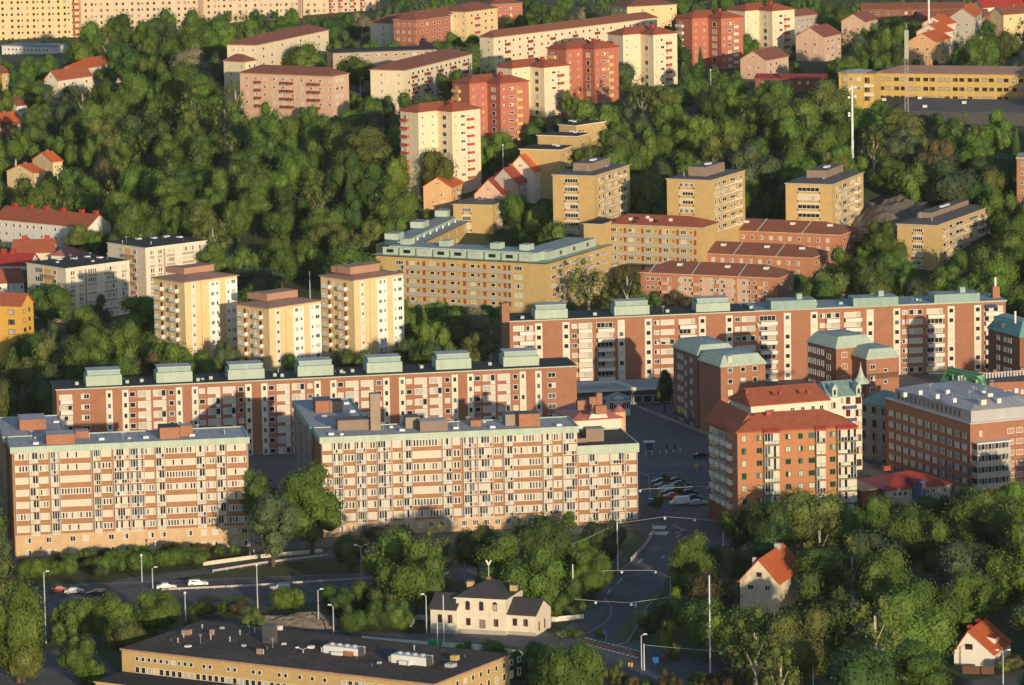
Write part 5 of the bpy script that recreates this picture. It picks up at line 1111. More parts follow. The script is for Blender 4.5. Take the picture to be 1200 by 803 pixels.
sheet('courtyard_ground', [(-60,640),(-60,500),(300,440),(700,425),(1260,370),(1260,600),(880,600),(745,620),(400,640),(0,662)], 'asphalt_old', .02, keep=False)
sheet('square_paving', [(688,478),(846,470),(872,543),(738,548)], 'paving', .05)
sheet('street', [(736,546),(876,541),(905,600),(862,640),(800,642),(760,634),(736,612)], 'asphalt', .07)
sheet('street', [(766,620),(832,626),(788,656),(777,688),(752,712),(742,735),(740,757),(660,752),(650,742),(690,722),(700,700),(708,688),(724,672),(742,656)], 'asphalt', .09)
sheet('street', [(226,722),(330,733),(420,741),(560,743),(650,741),(742,750),(800,768),(900,800),(980,835),(830,850),(742,792),(690,770),(600,757),(420,752),(226,736)], 'asphalt', .05, keep=False)
KEEP.append([(640,742),(742,752),(800,768),(890,800),(830,803),(742,785),(690,766)]); KEEP.append([(400,741),(560,743),(640,742),(640,752),(400,750)])
sheet('pavement', [(655,741),(686,716),(700,697),(707,690),(712,694),(712,712),(700,730),(672,746)], 'asphalt_old', .13)
sheet('pavement', [(722,541),(870,536),(874,545),(738,551)], 'asphalt_old', .09, keep=False)
sheet('verge', [(772,690),(777,692),(756,712),(744,737),(733,752),(712,752),(726,738),(742,712)], 'verge', .16)
sheet('verge', [(680,690),(712,680),(706,690),(690,712),(668,730)], 'verge', .10, keep=False)
sheet('highway', [(-40,704),(33,686),(150,681),(300,677),(440,671),(580,664),(640,660),(640,668),(580,676),(450,690),(440,703),(330,708),(215,714),(100,718),(-40,733)], 'asphalt', .05, keep=False); KEEP.append([(36,684),(150,681),(300,677),(440,671),(440,700),(330,706),(215,712),(200,696),(110,690),(60,700),(36,705)])
sheet('verge', [(232,700.5),(300,697.5),(440,690),(440,694),(300,702),(232,704.5)], 'verge', .12)
sheet('highway_ramp', [(95,691),(150,677),(240,666),(300,656),(380,647),(400,643),(580,629),(700,615),(752,608),(752,616),(700,623),(585,638),(410,653),(300,664),(240,673),(170,684)], 'asphalt_old', .10, keep=False); KEEP.append([(150,677),(240,666),(300,656),(380,647),(385,652),(300,664),(240,673),(170,684)]); KEEP.append([(240,676),(380,655),(380,672),(300,678)])
sheet('parking_yard', [(-40,770),(60,762),(95,752),(140,790),(140,830),(-40,830)], 'asphalt_old', .05)
sheet('asphalt_patch', [(722,682),(744,683),(738,695),(714,694)], 'asphalt_old', .105, keep=False)
sheet('asphalt_patch', [(757,640),(775,640),(771,645),(754,645)], 'felt_grey', .105, keep=False)
sheet('asphalt_patch', [(742,566),(756,562),(760,566),(744,575)], 'asphalt_old', .085, keep=False)
sheet('asphalt_patch', [(330,683),(372,680.5),(372,682.5),(330,685)], 'felt_grey', .065, keep=False)
sheet('asphalt_patch', [(752,500),(790,496),(794,508),(756,512)], 'asphalt_old', .065, keep=False)
# painted markings
def strips(name, segs, w, mat='paint_line', z=.11):
    m = MB()
    for (a, c) in segs:
        A, B = P(*a, z), P(*c, z); d = (B-A); d.z = 0; nn = Vector((-d.y, d.x, 0)).normalized()*w/2
        m.poly([A-nn, B-nn, B+nn, A+nn], mat)
    return struct(m.build(name))
strips('lane_marking', [((40+i*24,696-i*.75),(52+i*24,695.6-i*.75)) for i in range(21)]+[((35,687.5),(580,666))], .16)
strips('lane_marking', [((729,677),(724,684)),((716,690),(711,697)),((708,700),(704,708)),((775,655),(779,651)),((792,630),(798,626)),((748,660),(752,655))], .22)
strips('lane_marking', [((788,615),(800,621)),((790,626),(804,620)),((742,556),(800,553)),((742,610),(752,602)),((846,560),(880,556))], .2)
m = MB()                                                # red cycle crossing with white dashed edges
q = [P(687,749,.12), P(752,765,.12), P(748,770,.12), P(680,752.5,.12)]; m.poly(q[::-1], 'bike_red'); struct(m.build('cycle_crossing'))
strips('crossing_marking', [((686+i*5.2,747.6+i*1.28),(688.6+i*5.2,748.2+i*1.28)) for i in range(13)]+[((680+i*5.4,753.6+i*1.38),(682.8+i*5.4,754.3+i*1.38)) for i in range(13)], .9, z=.135)
strips('crossing_marking', [((767+i*3.2,616+i*.1),(764.5+i*3.2,620+i*.1)) for i in range(5)]+[((765+i*3.6,623),(761+i*3.6,627)) for i in range(6)], .6, z=.125)
def kerbline(name, pts, w=.3, h=.14, mat='kerb', z0=.0):
    m = MB()
    for a, c in zip(pts, pts[1:]):
        A, B = P(*a, 0), P(*c, 0); d = (B-A).normalized(); nn = Vector((-d.y, d.x, 0))*w/2
        m.ring([A-nn+Vector((0,0,z0)), B-nn+Vector((0,0,z0)), B+nn+Vector((0,0,z0)), A+nn+Vector((0,0,z0))], [A-nn+Vector((0,0,h+z0)), B-nn+Vector((0,0,h+z0)), B+nn+Vector((0,0,h+z0)), A+nn+Vector((0,0,h+z0))], mat, mat)
    return m.build(name)
for pts in ([(657,747),(690,742),(707,732),(716,722),(716,712),(708,700)], [(735,548),(760,558),(762,585)], [(717,758),(735,753),(745,738),(757,713),(778,691)], [(765,560),(775,556),(845,595),(835,600),(765,560)],
            [(724,672),(742,656),(766,626)], [(733,675),(741,679),(752,674),(764,663)], [(716,697),(737,699),(747,688)]): struct(kerbline('kerb', pts))
sheet('traffic_island', [(716,697),(737,699),(747,688),(725,687)], 'asphalt_old', .15, keep=False)
sheet('traffic_island', [(733,675),(741,679),(752,674),(764,663),(758,662),(748,671)], 'asphalt_old', .15, keep=False)
sheet('traffic_island', [(770,558),(780,556),(842,594),(833,598)], 'verge', .15, keep=False)
# barriers, walls and fences (things)
def wallrun(name, label, cat, pts, h, w, mat, post=0, base=0.0, rails=None, group=None):
    o = P(*pts[0], 0); root = empty(name, (o.x, o.y, 0), 0, label, cat, group)
    m = MB(); pm = MB(); np_ = 0
    for a, c in zip(pts, pts[1:]):
        A, B = P(*a, 0)-o, P(*c, 0)-o; L = (B-A).length; d = (B-A)/L; nn = Vector((-d.y, d.x, 0))*w/2
        for z0, z1 in (rails or [(base, h)]):
            up = lambda p, z: p+Vector((0, 0, z)); m.ring([up(A-nn,z0), up(B-nn,z0), up(B+nn,z0), up(A+nn,z0)], [up(A-nn,z1), up(B-nn,z1), up(B+nn,z1), up(A+nn,z1)], mat, mat, mat)
        if post:
            k = int(L/post)
            for i in range(k+1):
                p = A+d*i*post+nn*1.8; b = MB(); b.box(p.x-.07, p.x+.07, p.y-.07, p.y+.07, 0, h+.05, 'steel'); b.build('post', root)
    m.build('rail' if rails else 'panel', root); return root
wallrun('crash_barrier', 'grey steel crash barrier between the two highway carriageways', 'barrier', [(190,693.5),(300,688.5),(445,679)], .8, .12, 'concrete', 4, rails=[(.35,.8)])
wallrun('concrete_parapet', 'pale concrete parapet on the far side of the curved ramp', 'barrier', [(238,663),(300,654.5),(378,647.5)], .9, .3, 'cream_pale')
wallrun('crash_barrier', 'grey steel barrier on the near side of the curved ramp', 'barrier', [(250,672),(305,663),(385,653)], .9, .15, 'concrete', 4, rails=[(.4,.9)])
wallrun('bridge_railing', 'pale blue railing along the left side of the sunken street', 'railing', [(740,658.5),(757,641),(767,626),(765,619)], 1.1, .1, 'zinc', 2.5, rails=[(.2,1.1)])
wallrun('garden_wall', 'low white garden wall right of the cream villa', 'wall', [(630,727),(650,728.5),(684,725.5)], 1.1, .3, 'white_wall')
wallrun('garden_wall', 'low white garden wall left of the cream villa', 'wall', [(481,735),(489,726),(503,727)], 1.1, .25, 'white_wall')
wallrun('panel_fence', 'long pale panel fence behind the yellow industrial building', 'fence', [(424,753),(500,760),(560,763),(612,771)], 1.5, .12, 'white_wall', 3)
wallrun('wooden_fence', 'brown board fence in front of the small white cottage', 'fence', [(1128,789.5),(1165,790.5)], 1.7, .12, 'wood_brown', 2.5)
# rocks
def rock(label, px, py, sx, sy, h, mat='rock', onflat=True, seed=0):
    p = P(px, py, 0) if onflat else Pg(px, py); m = MB(); N = 22; r = random.Random(seed); vv = []
    for j in range(N+1):
        for i in range(N+1):
            x = -1+2*i/N; y = -1+2*j/N; d = math.sqrt(x*x+y*y); k = max(0, 1-d**2.2)
            z = h*(k**.6)*(1+.5*noise.noise(Vector((x*2.2+seed, y*2.2, 1)))+.25*noise.noise(Vector((x*7, y*7+seed, 2))))
            vv.append((x*sx, y*sy, z-.4))
    m.v = vv; k = m.mi(mat)
    for j in range(N):
        for i in range(N): a = j*(N+1)+i; m.f.append((a, a+1, a+N+2, a+N+1)); m.m.append(k)
    o = m.build('rock_outcrop'); o.location = (p.x, p.y, ground(p.x, p.y)-.3); tag(o, label, 'rock')
    return o
rock('brownish rock bank below the bushes, behind the yellow industrial building', 352, 733, 12, 5, 3.2, seed=1)
rock('low rock beside the highway trees, right of the brown bush', 312, 731, 7, 4, 1.8, seed=2)
rock('bare rocky hillside between the two right yellow buildings', 1044, 262, 20, 40, 8, onflat=False, seed=3)
rock('grassy rock knoll below the yellow slab with awnings', 1165, 335, 14, 14, 5, onflat=False, seed=4)
KEEP += [[(1015,225),(1045,222),(1078,243),(1050,262),(1012,258)]]
KEEP += [[(300,722),(395,722),(410,737),(320,735)], [(1128,779),(1167,779),(1167,792),(1128,792)], [(481,727),(503,727),(503,748),(455,748)]]
KEEP += [[(1137,790),(1200,780),(1200,803),(1137,803)]]
KEEP += [[(345,318),(375,320),(375,345),(335,345)]]
sheet('footpath', [(1130,800),(1200,784),(1230,790),(1230,830),(1130,830)], 'asphalt_old', .06, keep=False)
# ================================================================== lamps, poles, signs
POLES = []
def street_lamp(px, py, ty, label, arm=1, kind='arm', cat='street lamp', group='street lamps', gnd=0, mat='steel'):
    p = P(px, py, 0) if gnd == 0 else Pg(px, py); D = proj(p)[2]; h = (py-ty)*D/FPX/.985; POLES.append((px, py, ty, D))
    root = empty('street_lamp', (p.x, p.y, p.z), 0, label, cat, group)
    m = MB(); m.tube((0,0,-.3), (0,0,h-.3), .17, .11, mat, 8); m.build('pole', root)
    m = MB()
    if kind == 'arm':
        m.tube((0,0,h-.35), (arm*.9,0,h), .06, .05, mat, 6); m.build('arm', root)
        m = MB(); m.ring([(arm*.8-.35,-.2,h-.1),(arm*.8+.45,-.2,h-.1),(arm*.8+.45,.2,h-.1),(arm*.8-.35,.2,h-.1)], [(arm*.8-.3,-.15,h+.12),(arm*.8+.4,-.15,h+.12),(arm*.8+.4,.15,h+.12),(arm*.8-.3,.15,h+.12)], 'metal_white', 'metal_white', 'lamp_glass'); m.build('lamp_head', root)
    elif kind == 'double':
        for s in (-1, 1):
            m = MB(); m.tube((0,0,h-.35), (s*1.2,0,h+.1), .06, .05, mat, 6); m.build('arm', root)
            m = MB(); m.box(s*1.2-.35, s*1.2+.35, -.2, .2, h, h+.25, 'metal_white'); m.build('lamp_head', root)
    elif kind == 'top': m.tube((0,0,h-.3), (0,0,h+.15), .32, .24, 'metal_white', 8); m.build('lamp_head', root)
    return root
for a in [(54,754,669,'tallest street lamp at the far left, standing among the trees by the highway',1),(65.5,664,644,'short street lamp before the leftmost block, at its left end',-1,'top'),
          (166.5,683,650,'street lamp at the edge of the ramp, left of two beside the white cars',-1,'top'),(179,690,664.5,'street lamp with arm directly left of the white sedan',1),
          (182.5,653,634,'small street lamp in the hedge of the leftmost block',1,'top'),(217.5,727.5,694,'street lamp below the white estate car, at the corner of the felt roof',1,'top'),
          (293,653,636,'small lamp at the right end of the leftmost block',1,'top'),(297.5,647,612,'slender lamp between the leftmost block and the tall trees',1),
          (302,713,661,'street lamp left of the small white car on the highway',-1,'top'),(373.5,735,690,'white street lamp above the rock bank',1,'arm'),
          (391,743,708.5,'rust coloured street lamp beside the rock bank',-1,'arm'),(424,691,639,'double headed tall lamp in the centre of the highway bend',1,'double'),
          (544.6,685,650,'street lamp behind the cream villa',1,'top'),(500,743,696,'street lamp at the left corner of the villa',-1),
          (356.5,812,759,'lamp rising in front of the yellow industrial facade',1,'double'),(752,792,743,'street lamp at the cycle crossing',1),
          (680,812,781,'lamp at the bottom edge, in front of the bronze bush',1,'double'),(675,640,622,'small double headed lamp above the bushes left of the sunken street',1,'double'),
          (953,812,764,'lamp at the bottom edge in the right wood',1,'top'),(1175.5,802,762,'lamp in front of the small white cottage',1,'double'),(1113,616,597,'lamp above the treetops below the hospital',1,'top')]:
    street_lamp(*a)
for a in [(422.5,116,92,'lamp on the hill, right of the pinkish slab',1,'arm'),(424.5,50,31,'lamp beside the far slabs with red balconies',1,'arm'),(590,215,170,'slender lamp behind the cream twin tower in front',1,'top'),(833,100,82,'lamp in front of the shadowed foot of the rightmost red tower',1,'top'),(801,96,74,'lamp at the left corner of the rightmost red tower',1,'top')]:
    street_lamp(*a, gnd=1)
def pole(name, label, cat, px, py, ty, r=.12, gnd=0, mat='metal_white', group=None, extra=None):
    p = P(px, py, 0) if gnd == 0 else Pg(px, py); D = proj(p)[2]; h = (py-ty)*D/FPX/.985; POLES.append((px, py, ty, D))
    root = empty(name, (p.x, p.y, p.z), 0, label, cat, group); m = MB(); m.tube((0,0,-.5), (0,0,h), r, r*.7, mat, 8); m.build('pole', root)
    if extra: extra(root, h)
    return root, h, p
pole('flagpole', 'left of the two white flagpoles in front of the villa', 'flagpole', 513, 763, 717); pole('flagpole', 'right, taller of the two white flagpoles in front of the villa', 'flagpole', 520.5, 760, 697)
pole('lamp_mast', 'pale mast carrying wires, left of the sunken street', 'mast', 724, 668, 612, .22, group='wire masts'); pole('lamp_mast', 'pale mast before the dark conical tree beside the villa', 'mast', 672, 722, 661, .18, group='wire masts')
pole('lamp_mast', 'tall pale mast at the left edge of the right wood', 'mast', 832.5, 797, 674, .2, group='wire masts'); pole('lamp_mast', 'pale mast rising from the tree right of the street', 'mast', 786, 706, 676, .18, group='wire masts')
pole('lamp_mast', 'pale mast right of the street, beside the orange brick building trees', 'mast', 847.5, 640, 610, .16, group='wire masts'); pole('lamp_mast', 'short pale mast beside the cycle crossing lamp', 'mast', 755, 786, 754, .14, group='wire masts')
pole('flagpole', 'thin pole on the lawn between point blocks and wood', 'flagpole', 363.5, 350, 318, .14, gnd=1)
def hanging(pts, label, lamps):
    # pts: (px, py, z) along the wire; lamps: indices
    W = [P(x, y, z) for x, y, z in pts]; o = W[0]; m = MB(); root = empty('street_light_wire', (o.x, o.y, o.z), 0, label, 'overhead lamp')
    for a, b in zip(W, W[1:]): m.tube(a-o, b-o, .045, .045, 'steel', 5)
    m.build('wire', root)
    for i in lamps:
        c = W[i]-o; m = MB(); m.tube(c+Vector((0,0,-.1)), c+Vector((0,0,-.45)), .14, .38, 'metal_white', 8); m.tube(c+Vector((0,0,-.46)), c+Vector((0,0,-.7)), .3, .12, 'lamp_glass', 8); m.build('lamp_head', root)
hanging([(747,577,8.6),(750,573.6,8),(829.5,569.6,8),(862,545,10)], 'lamp wire across the parking area, two round lamps', (1, 2))
hanging([(724,613.5,10),(779,605.5,8),(814,608,8),(850,612,9.5)], 'lamp wire across the junction at the top of the sunken street', (1, 2))
hanging([(640,650,8),(690,630,9),(724,613.5,10)], 'sloping lamp wire left of the sunken street mast', (0,))
hanging([(705,669,8.6),(728.5,668.6,8),(768,668.6,8),(785,676.5,8.4)], 'lamp wire across the middle of the street', (1, 2))
hanging([(673,702,9),(698,704.4,8),(739.5,706.5,8),(784,700,9)], 'lamp wire across the lower bend of the street', (1, 2))
hanging([(755,756,8),(800,760,8),(844.5,763.5,8)], 'lamp wire at the cycle crossing', (2,))
def signpost(label, px, py, ty, w, h, mat, cat='sign'):
    r, hh, p = pole('road_sign', label, cat, px, py, ty, .06, mat='steel'); m = MB(); m.box(-w/2, w/2, -.1, -.04, hh-h, hh, mat); m.build('sign_panel', r); return r, hh
r_, hh = signpost('blue square road sign on the verge of the lower street', 745, 722, 706, 1.1, 1.1, 'sign_blue'); m = MB(); m.box(-.3, .3, -.115, -.105, hh-.85, hh-.25, 'paint_line'); m.build('pictogram', r_)
signpost('small blue and white sign left of the cycle crossing', 710.5, 752, 739.5, .7, .8, 'sign_blue'); signpost('large blue tilted sign board right of the cycle crossing', 768.5, 780, 770, 1.3, 1.2, 'sign_blue')
signpost('tall blue parking sign at the head of the car row', 771.8, 562, 552.5, .6, 1.5, 'sign_blue'); signpost('blue sign under the lamp wire at the junction', 778.5, 604, 596, .7, .8, 'sign_blue')
signpost('yellow warning sign with blue disc at the far junction', 816.5, 553, 543.5, .9, .9, 'sign_yellow'); signpost('pale sign beside the shaded wing of the orange brick building', 857.5, 584, 577, .7, .9, 'zinc')
signpost('yellow roadwork sign near the cycle crossing', 739, 785, 776.5, .9, .9, 'sign_yellow')
# advertising pillar / shelter on the square
p = P(761, 529, 0); root = empty('bus_shelter', (p.x, p.y, 0), 0, 'pale glass shelter box standing alone on the square', 'shelter'); m = MB(); m.box(-1.1,1.1,-.6,.6,0,2.5,'steel'); m.build('post_frame', root)
m = MB(); m.box(-1.0,1.0,-.66,-.61,.3,2.3,'pane_blue'); m.build('glass_panel', root); m = MB(); m.box(-1.5,1.5,-.9,.9,2.52,2.75,'metal_white'); m.build('roof', root)
p = P(511, 760, 0); root = empty('waste_container', (p.x, p.y, 0), rad(-14), 'green container between the flagpoles and the pale fence', 'container'); m = MB(); m.ring([(-1.4,-.8,0),(1.4,-.8,0),(1.4,.8,0),(-1.4,.8,0)], [(-1.5,-.95,1.6),(1.5,-.95,1.6),(1.5,.95,1.6),(-1.5,.95,1.6)], 'green_paint'); m.build('body', root)
m = MB(); m.ring([(-1.55,-1,1.602),(1.55,-1,1.602),(1.55,1,1.602),(-1.55,1,1.602)], [(-1.3,-.4,2.0),(1.3,-.4,2.0),(1.3,.4,2.0),(-1.3,.4,2.0)], 'green_paint', 'green_paint'); m.build('lid', root)
# bollards along the square
bl = MB(); bl.tube((0,0,0),(0,0,.85),.16,.14,'cream_pale',8); bl.tube((0,0,.85),(0,0,.95),.14,.05,'cream_pale',8); bme = bl.mesh('bollard')
for i, x in enumerate((757,764,773,781,789,797)):
    o = link('bollard', bme); p = P(x, 534-i*.9, 0); o.location = p; tag(o, ['leftmost','second','third','fourth','fifth','rightmost'][i]+' pale bollard in the row on the near edge of the square', 'bollard', 'bollards on the square')
# masts
def big_mast(label, top, base_s, lattice):
    t = atS(*top, base_s); g = ground(t.x, t.y); h = t.z-g; POLES.append((top[0], top[1]+106, top[1], proj(t)[2]-5)); root = empty('radio_mast', (t.x, t.y, g), 0, label, 'mast')
    if lattice:
        m = MB(); w = .62
        for sx, sy in ((-1,-1),(1,-1),(1,1),(-1,1)): m.tube((sx*w,sy*w,0),(sx*w*.8,sy*w*.8,h),.07,.06,'metal_grey',5)
        nb = int(h/1.5)
        for i in range(nb):
            z0, z1 = h*i/nb, h*(i+1)/nb; s = 1 if i % 2 else -1
            for a in ((-w*s,-w,w*s,-w),(-w*s,w,w*s,w),(-w,-w*s,-w,w*s),(w,-w*s,w,w*s)): m.tube((a[0]*.9,a[1]*.9,z0),(a[2]*.9,a[3]*.9,z1),.04,.04,'metal_grey',4)
        m.build('lattice', root)
        m = MB(); m.box(-.75,.75,-.8,-.7,h*.74,h*.99,'grey_panel'); m.build('antenna_panel', root); m = MB(); m.tube((0,0,h),(0,0,h+2),.08,.05,'metal_white',5); m.build('tip', root)
    else:
        m = MB(); m.tube((0,0,-1),(0,0,h),.55,.32,'metal_white',10); m.build('pole', root)
        for z, a in ((h-.6,.2),(h-1.2,2.4),(h-3.8,.1),(h-4.1,3.0),(h-9.6,3.3),(h-10.4,2.9)):
            m = MB(); c = Vector((math.cos(a)*1.1, -abs(math.sin(a))*.6-.3, z)); m.tube(c-Vector((0,.2,0)), c+Vector((0,.1,0)), .42, .42, 'metal_white', 10); m.tube(c, (0,0,z), .05, .05, 'steel', 5); m.build('dish_antenna', root)
        m = MB(); m.tube((0,0,h),(0,0,h+1.6),.06,.04,'steel',5); m.build('tip', root)
    return root
big_mast('tall slim tubular radio mast with dish antennas, behind the right yellow tower', (998.5,100), 3.42, False)
big_mast('lattice radio mast in front of the ochre building', (1062,34), 3.30, True)
t = atS(1088.3, -6, 2.9); g = ground(t.x, t.y); m = MB(); m.tube((0,0,-1),(0,0,t.z-g),.5,.4,'metal_white',8); o = m.build('white_mast'); o.location = (t.x,t.y,g); tag(o, 'thick white mast between the orange roofs at the top edge', 'mast')
# ================================================================== cars
def make_car(label, body, est=False, van=False):
    root = empty('parked_car', (0,0,0), 0, label, 'car')
    L, W, H = (4.6, 1.8, 1.45) if not van else (5.2, 2.0, 2.1)
    prof = [(-L/2,.35),(-L/2,.8),(-L/2+.15,.95)]
    prof += [(-L/2+.25,H-.05)] if (est or van) else [(-L/2+.75,.98),(-L/2+1.35,H-.02)]
    prof += [(-L/2+.5 if (est or van) else -L/2+1.6,H),(.3 if not van else 1.1,H),(1.15 if not van else 1.9,.98),(L/2-.25,.84),(L/2,.62),(L/2,.35)]
    m = MB(); n = len(prof); zs = lambda z: .86 if z > 1.0 else 1.0
    a = [(x, -W/2*zs(z), z) for x, z in prof]; b = [(x, W/2*zs(z), z) for x, z in prof]
    m.poly(a, body); m.poly(b[::-1], body)
    for i in range(n): j = (i+1) % n; m.poly([a[j], a[i], b[i], b[j]], body)
    m.build('body', root)
    gx0, gx1 = (-L/2+.55 if (est or van) else -L/2+1.3), (.35 if not van else 1.2)
    for s in (-1, 1):
        m = MB(); pts = [(gx0,s*W/2*.985,1.02),(gx1+.55,s*W/2*.985,1.02),(gx1,s*W/2*.875,H-.12),(gx0+.25,s*W/2*.875,H-.12)]
        m.poly(pts if s < 0 else pts[::-1], 'pane'); m.build('side_window', root)
    m = MB(); x0 = (1.13 if not van else 1.88); x1 = (.36 if not van else 1.16); m.poly([(x0+.02,-W/2*.8,1.03),(x0+.02,W/2*.8,1.03),(x1+.03,W/2*.74,H-.03),(x1+.03,-W/2*.74,H-.03)], 'pane'); m.build('windscreen', root)
    for sx in (-L/2+.85, L/2-.85):
        for s in (-1, 1):
            m = MB(); m.tube((sx,s*(W/2-.18),.33),(sx,s*(W/2+.02),.33),.33,.33,'tyre',12); w = m.build('wheel', root)
            m = MB(); m.tube((sx,s*(W/2+.021),.33),(sx,s*(W/2+.03),.33),.19,.19,'metal_grey',8); m.build('rim', w)
    for s in (-1, 1): m = MB(); m.box(L/2-.06,L/2+.02,s*W*.33-.16,s*W*.33+.16,.6,.75,'lamp_glass'); m.build('headlight', root)
    return root
def car_copy(src, label, loc, rz, group, bodymat=None):
    r = src.copy(); COL.objects.link(r); r.location = loc; r.rotation_euler = (0,0,rz); r['label'] = label; r['group'] = group
    def rec(o, par):
        for ch in list(o.children):
            c = ch.copy(); COL.objects.link(c); c.parent = par
            if ch.name.startswith('body') and bodymat:
                c.data = ch.data.copy(); c.data.materials[0] = MATS[bodymat]
            rec(ch, c)
    rec(src, r); return r
for nm, rgb in (('car_white',(.75,.75,.74)),('car_silver',(.42,.43,.45)),('car_black',(.02,.02,.025)),('car_blue',(.03,.17,.35)),('car_red',(.30,.03,.02)),('car_darkblue',(.03,.05,.10)),('car_orange',(.55,.12,.03)),('car_grey',(.15,.15,.16))): car_mat(nm, rgb)
sed = make_car('white sedan on the highway, left of the white estate car', 'car_white'); est = make_car('white estate car on the highway, largest car in view', 'car_white', est=True); vn = make_car('white van in the parking row', 'car_white', van=True)
def hd(a, b): A, B = P(*a, 0), P(*b, 0); return math.atan2(B.y-A.y, B.x-A.x)
hw = hd((190,693),(300,688)); g_h = 'cars on the highway'; g_p = 'cars in the parking rows on the square'
sed.location = P(195,690.5,.05); sed.rotation_euler.z = hw; est.location = P(232,686.5,.05); est.rotation_euler.z = hw; sed['group'] = est['group'] = g_h
car_copy(est, 'silver white hatchback on the lower carriageway', P(328,691,.05), hw+math.pi, g_h, 'car_silver'); car_copy(sed, 'dark red car at the left end of the highway, half hidden by trees', P(71,694,.05), hw, g_h, 'car_red')
car_copy(sed, 'silver car just right of the dark red one on the highway', P(87,695.5,.05), hw, g_h, 'car_silver'); car_copy(est, 'dark car behind the trees on the lower carriageway', P(113,698,.05), hw+math.pi, g_h, 'car_black')
pr = hd((778,568),(800,566)); rowL = [(774,565,'car_black','dark car, farthest in the left parking row'),(777.5,569.3,'car_grey','grey car, second farthest in the left parking row'),(781,573.5,'car_silver','silver car, third in the left parking row'),(784,577.6,'car_darkblue','dark blue car, fourth in the left parking row'),(787.5,582,'car_orange','orange red car in the left parking row')]
for x, y, mt, lb in rowL: car_copy(est if mt == 'car_silver' else sed, lb, P(x, y+2, .08), pr+2.9, g_p, mt)
vn.location = P(797,591.5,.08); vn.rotation_euler.z = pr+2.9; vn['group'] = g_p
for x, y, mt, lb in [(793,564,'car_black','black car, farthest in the right parking row'),(797.5,568,'car_darkblue','dark blue car, second farthest in the right parking row'),(802,572.6,'car_grey','grey car, third in the right parking row'),(807.5,578,'car_black','black car in the middle of the right parking row'),(812.5,584,'car_darkblue','dark blue car near the front of the right parking row'),(818,590,'car_silver','silver car, nearest in the right parking row')]:
    car_copy(sed, lb, P(x, y+2, .08), pr-.2, g_p, mt)
car_copy(sed, 'bright blue car driving left of the parking rows', P(763.5,591,.09), hd((763,592),(755,560)), g_p, 'car_blue')
car_copy(est, 'dark car beside the shaded balcony wing', P(846,585,.08), hd((846,585),(838,560)), g_p, 'car_black'); car_copy(sed, 'dark car at the corner of the brick shops', P(822,536.5,.1), hd((815,535),(835,534)), g_p, 'car_black')
for x, y, mt, lb in [(412,112,'car_white','white car right of the pinkish hilltop slab'),(419,113.5,'car_silver','silver car beside the white one right of the pinkish slab'),(384,62,'car_silver','silver car near the pavilion on the hilltop'),(1052,53,'car_darkblue','dark blue car in the shade left of the orange roofs')]:
    car_copy(est, lb, Pg(x, y), .4, 'cars parked on the hill', mt)
# planter greenery etc. between rows comes with the bushes
# ================================================================== people
def person(px, py, label, top, rz=0, stride=.25):
    p = P(px, py, .1)
    J = [(0,0,.95),(0,0,1.15),(0,0,1.42),(0,0,1.55),(0,.0,1.68),  (.1,0,.9),(.13,stride*.4,.5),(.14,stride,.06),(.14,stride+.16,.03), (-.1,0,.9),(-.13,-stride*.2,.5),(-.14,-stride,.06),(-.14,-stride+.16,.03), (.2,0,1.38),(.26,-.08,1.1),(.27,.08,.88), (-.2,0,1.38),(-.26,.1,1.1),(-.27,.22,.9)]
    E = [(0,1),(1,2),(2,3),(3,4),(0,5),(5,6),(6,7),(7,8),(0,9),(9,10),(10,11),(11,12),(2,13),(13,14),(14,15),(2,16),(16,17),(17,18)]
    Rr = [.15,.14,.15,.06,.1,.1,.07,.045,.04,.1,.07,.045,.04,.065,.05,.035,.065,.05,.035]
    me = bpy.data.meshes.new('person'); me.from_pydata(J, E, []); o = link('person', me); md = o.modifiers.new('skin', 'SKIN')
    for i, r in enumerate(Rr): me.skin_vertices[0].data[i].radius = (r, r)
    me.skin_vertices[0].data[0].use_root = True
    o.modifiers.new('sub', 'SUBSURF').levels = 1; me.materials.append(MATS['cloth_dark']); o.location = p; o.rotation_euler.z = rz; tag(o, label, 'person')
    m = MB(); m.ring([(.2*math.cos(k*math.pi/4), .14*math.sin(k*math.pi/4), .9) for k in range(8)], [(.23*math.cos(k*math.pi/4), .15*math.sin(k*math.pi/4), 1.45) for k in range(8)], top, top); m.build('jacket', o)
    m = MB(); m.tube((0,0,1.58),(0,0,1.82),.11,.09,'skin',8); m.build('head', o)
person(777.7, 777, 'person in a red jacket walking on the path beyond the cycle crossing', 'cloth_red')
for i, (x, y, lb) in enumerate([(782,528.5,'person in dark clothes on the square, left of the small group'),(785,530,'person in pale top on the square, front of the small group'),(791,527,'person in dark clothes on the square, right of the small group')]):
    person(x, y, lb, ('cloth_dark','cream_pale','cloth_dark')[i], i*1.3)
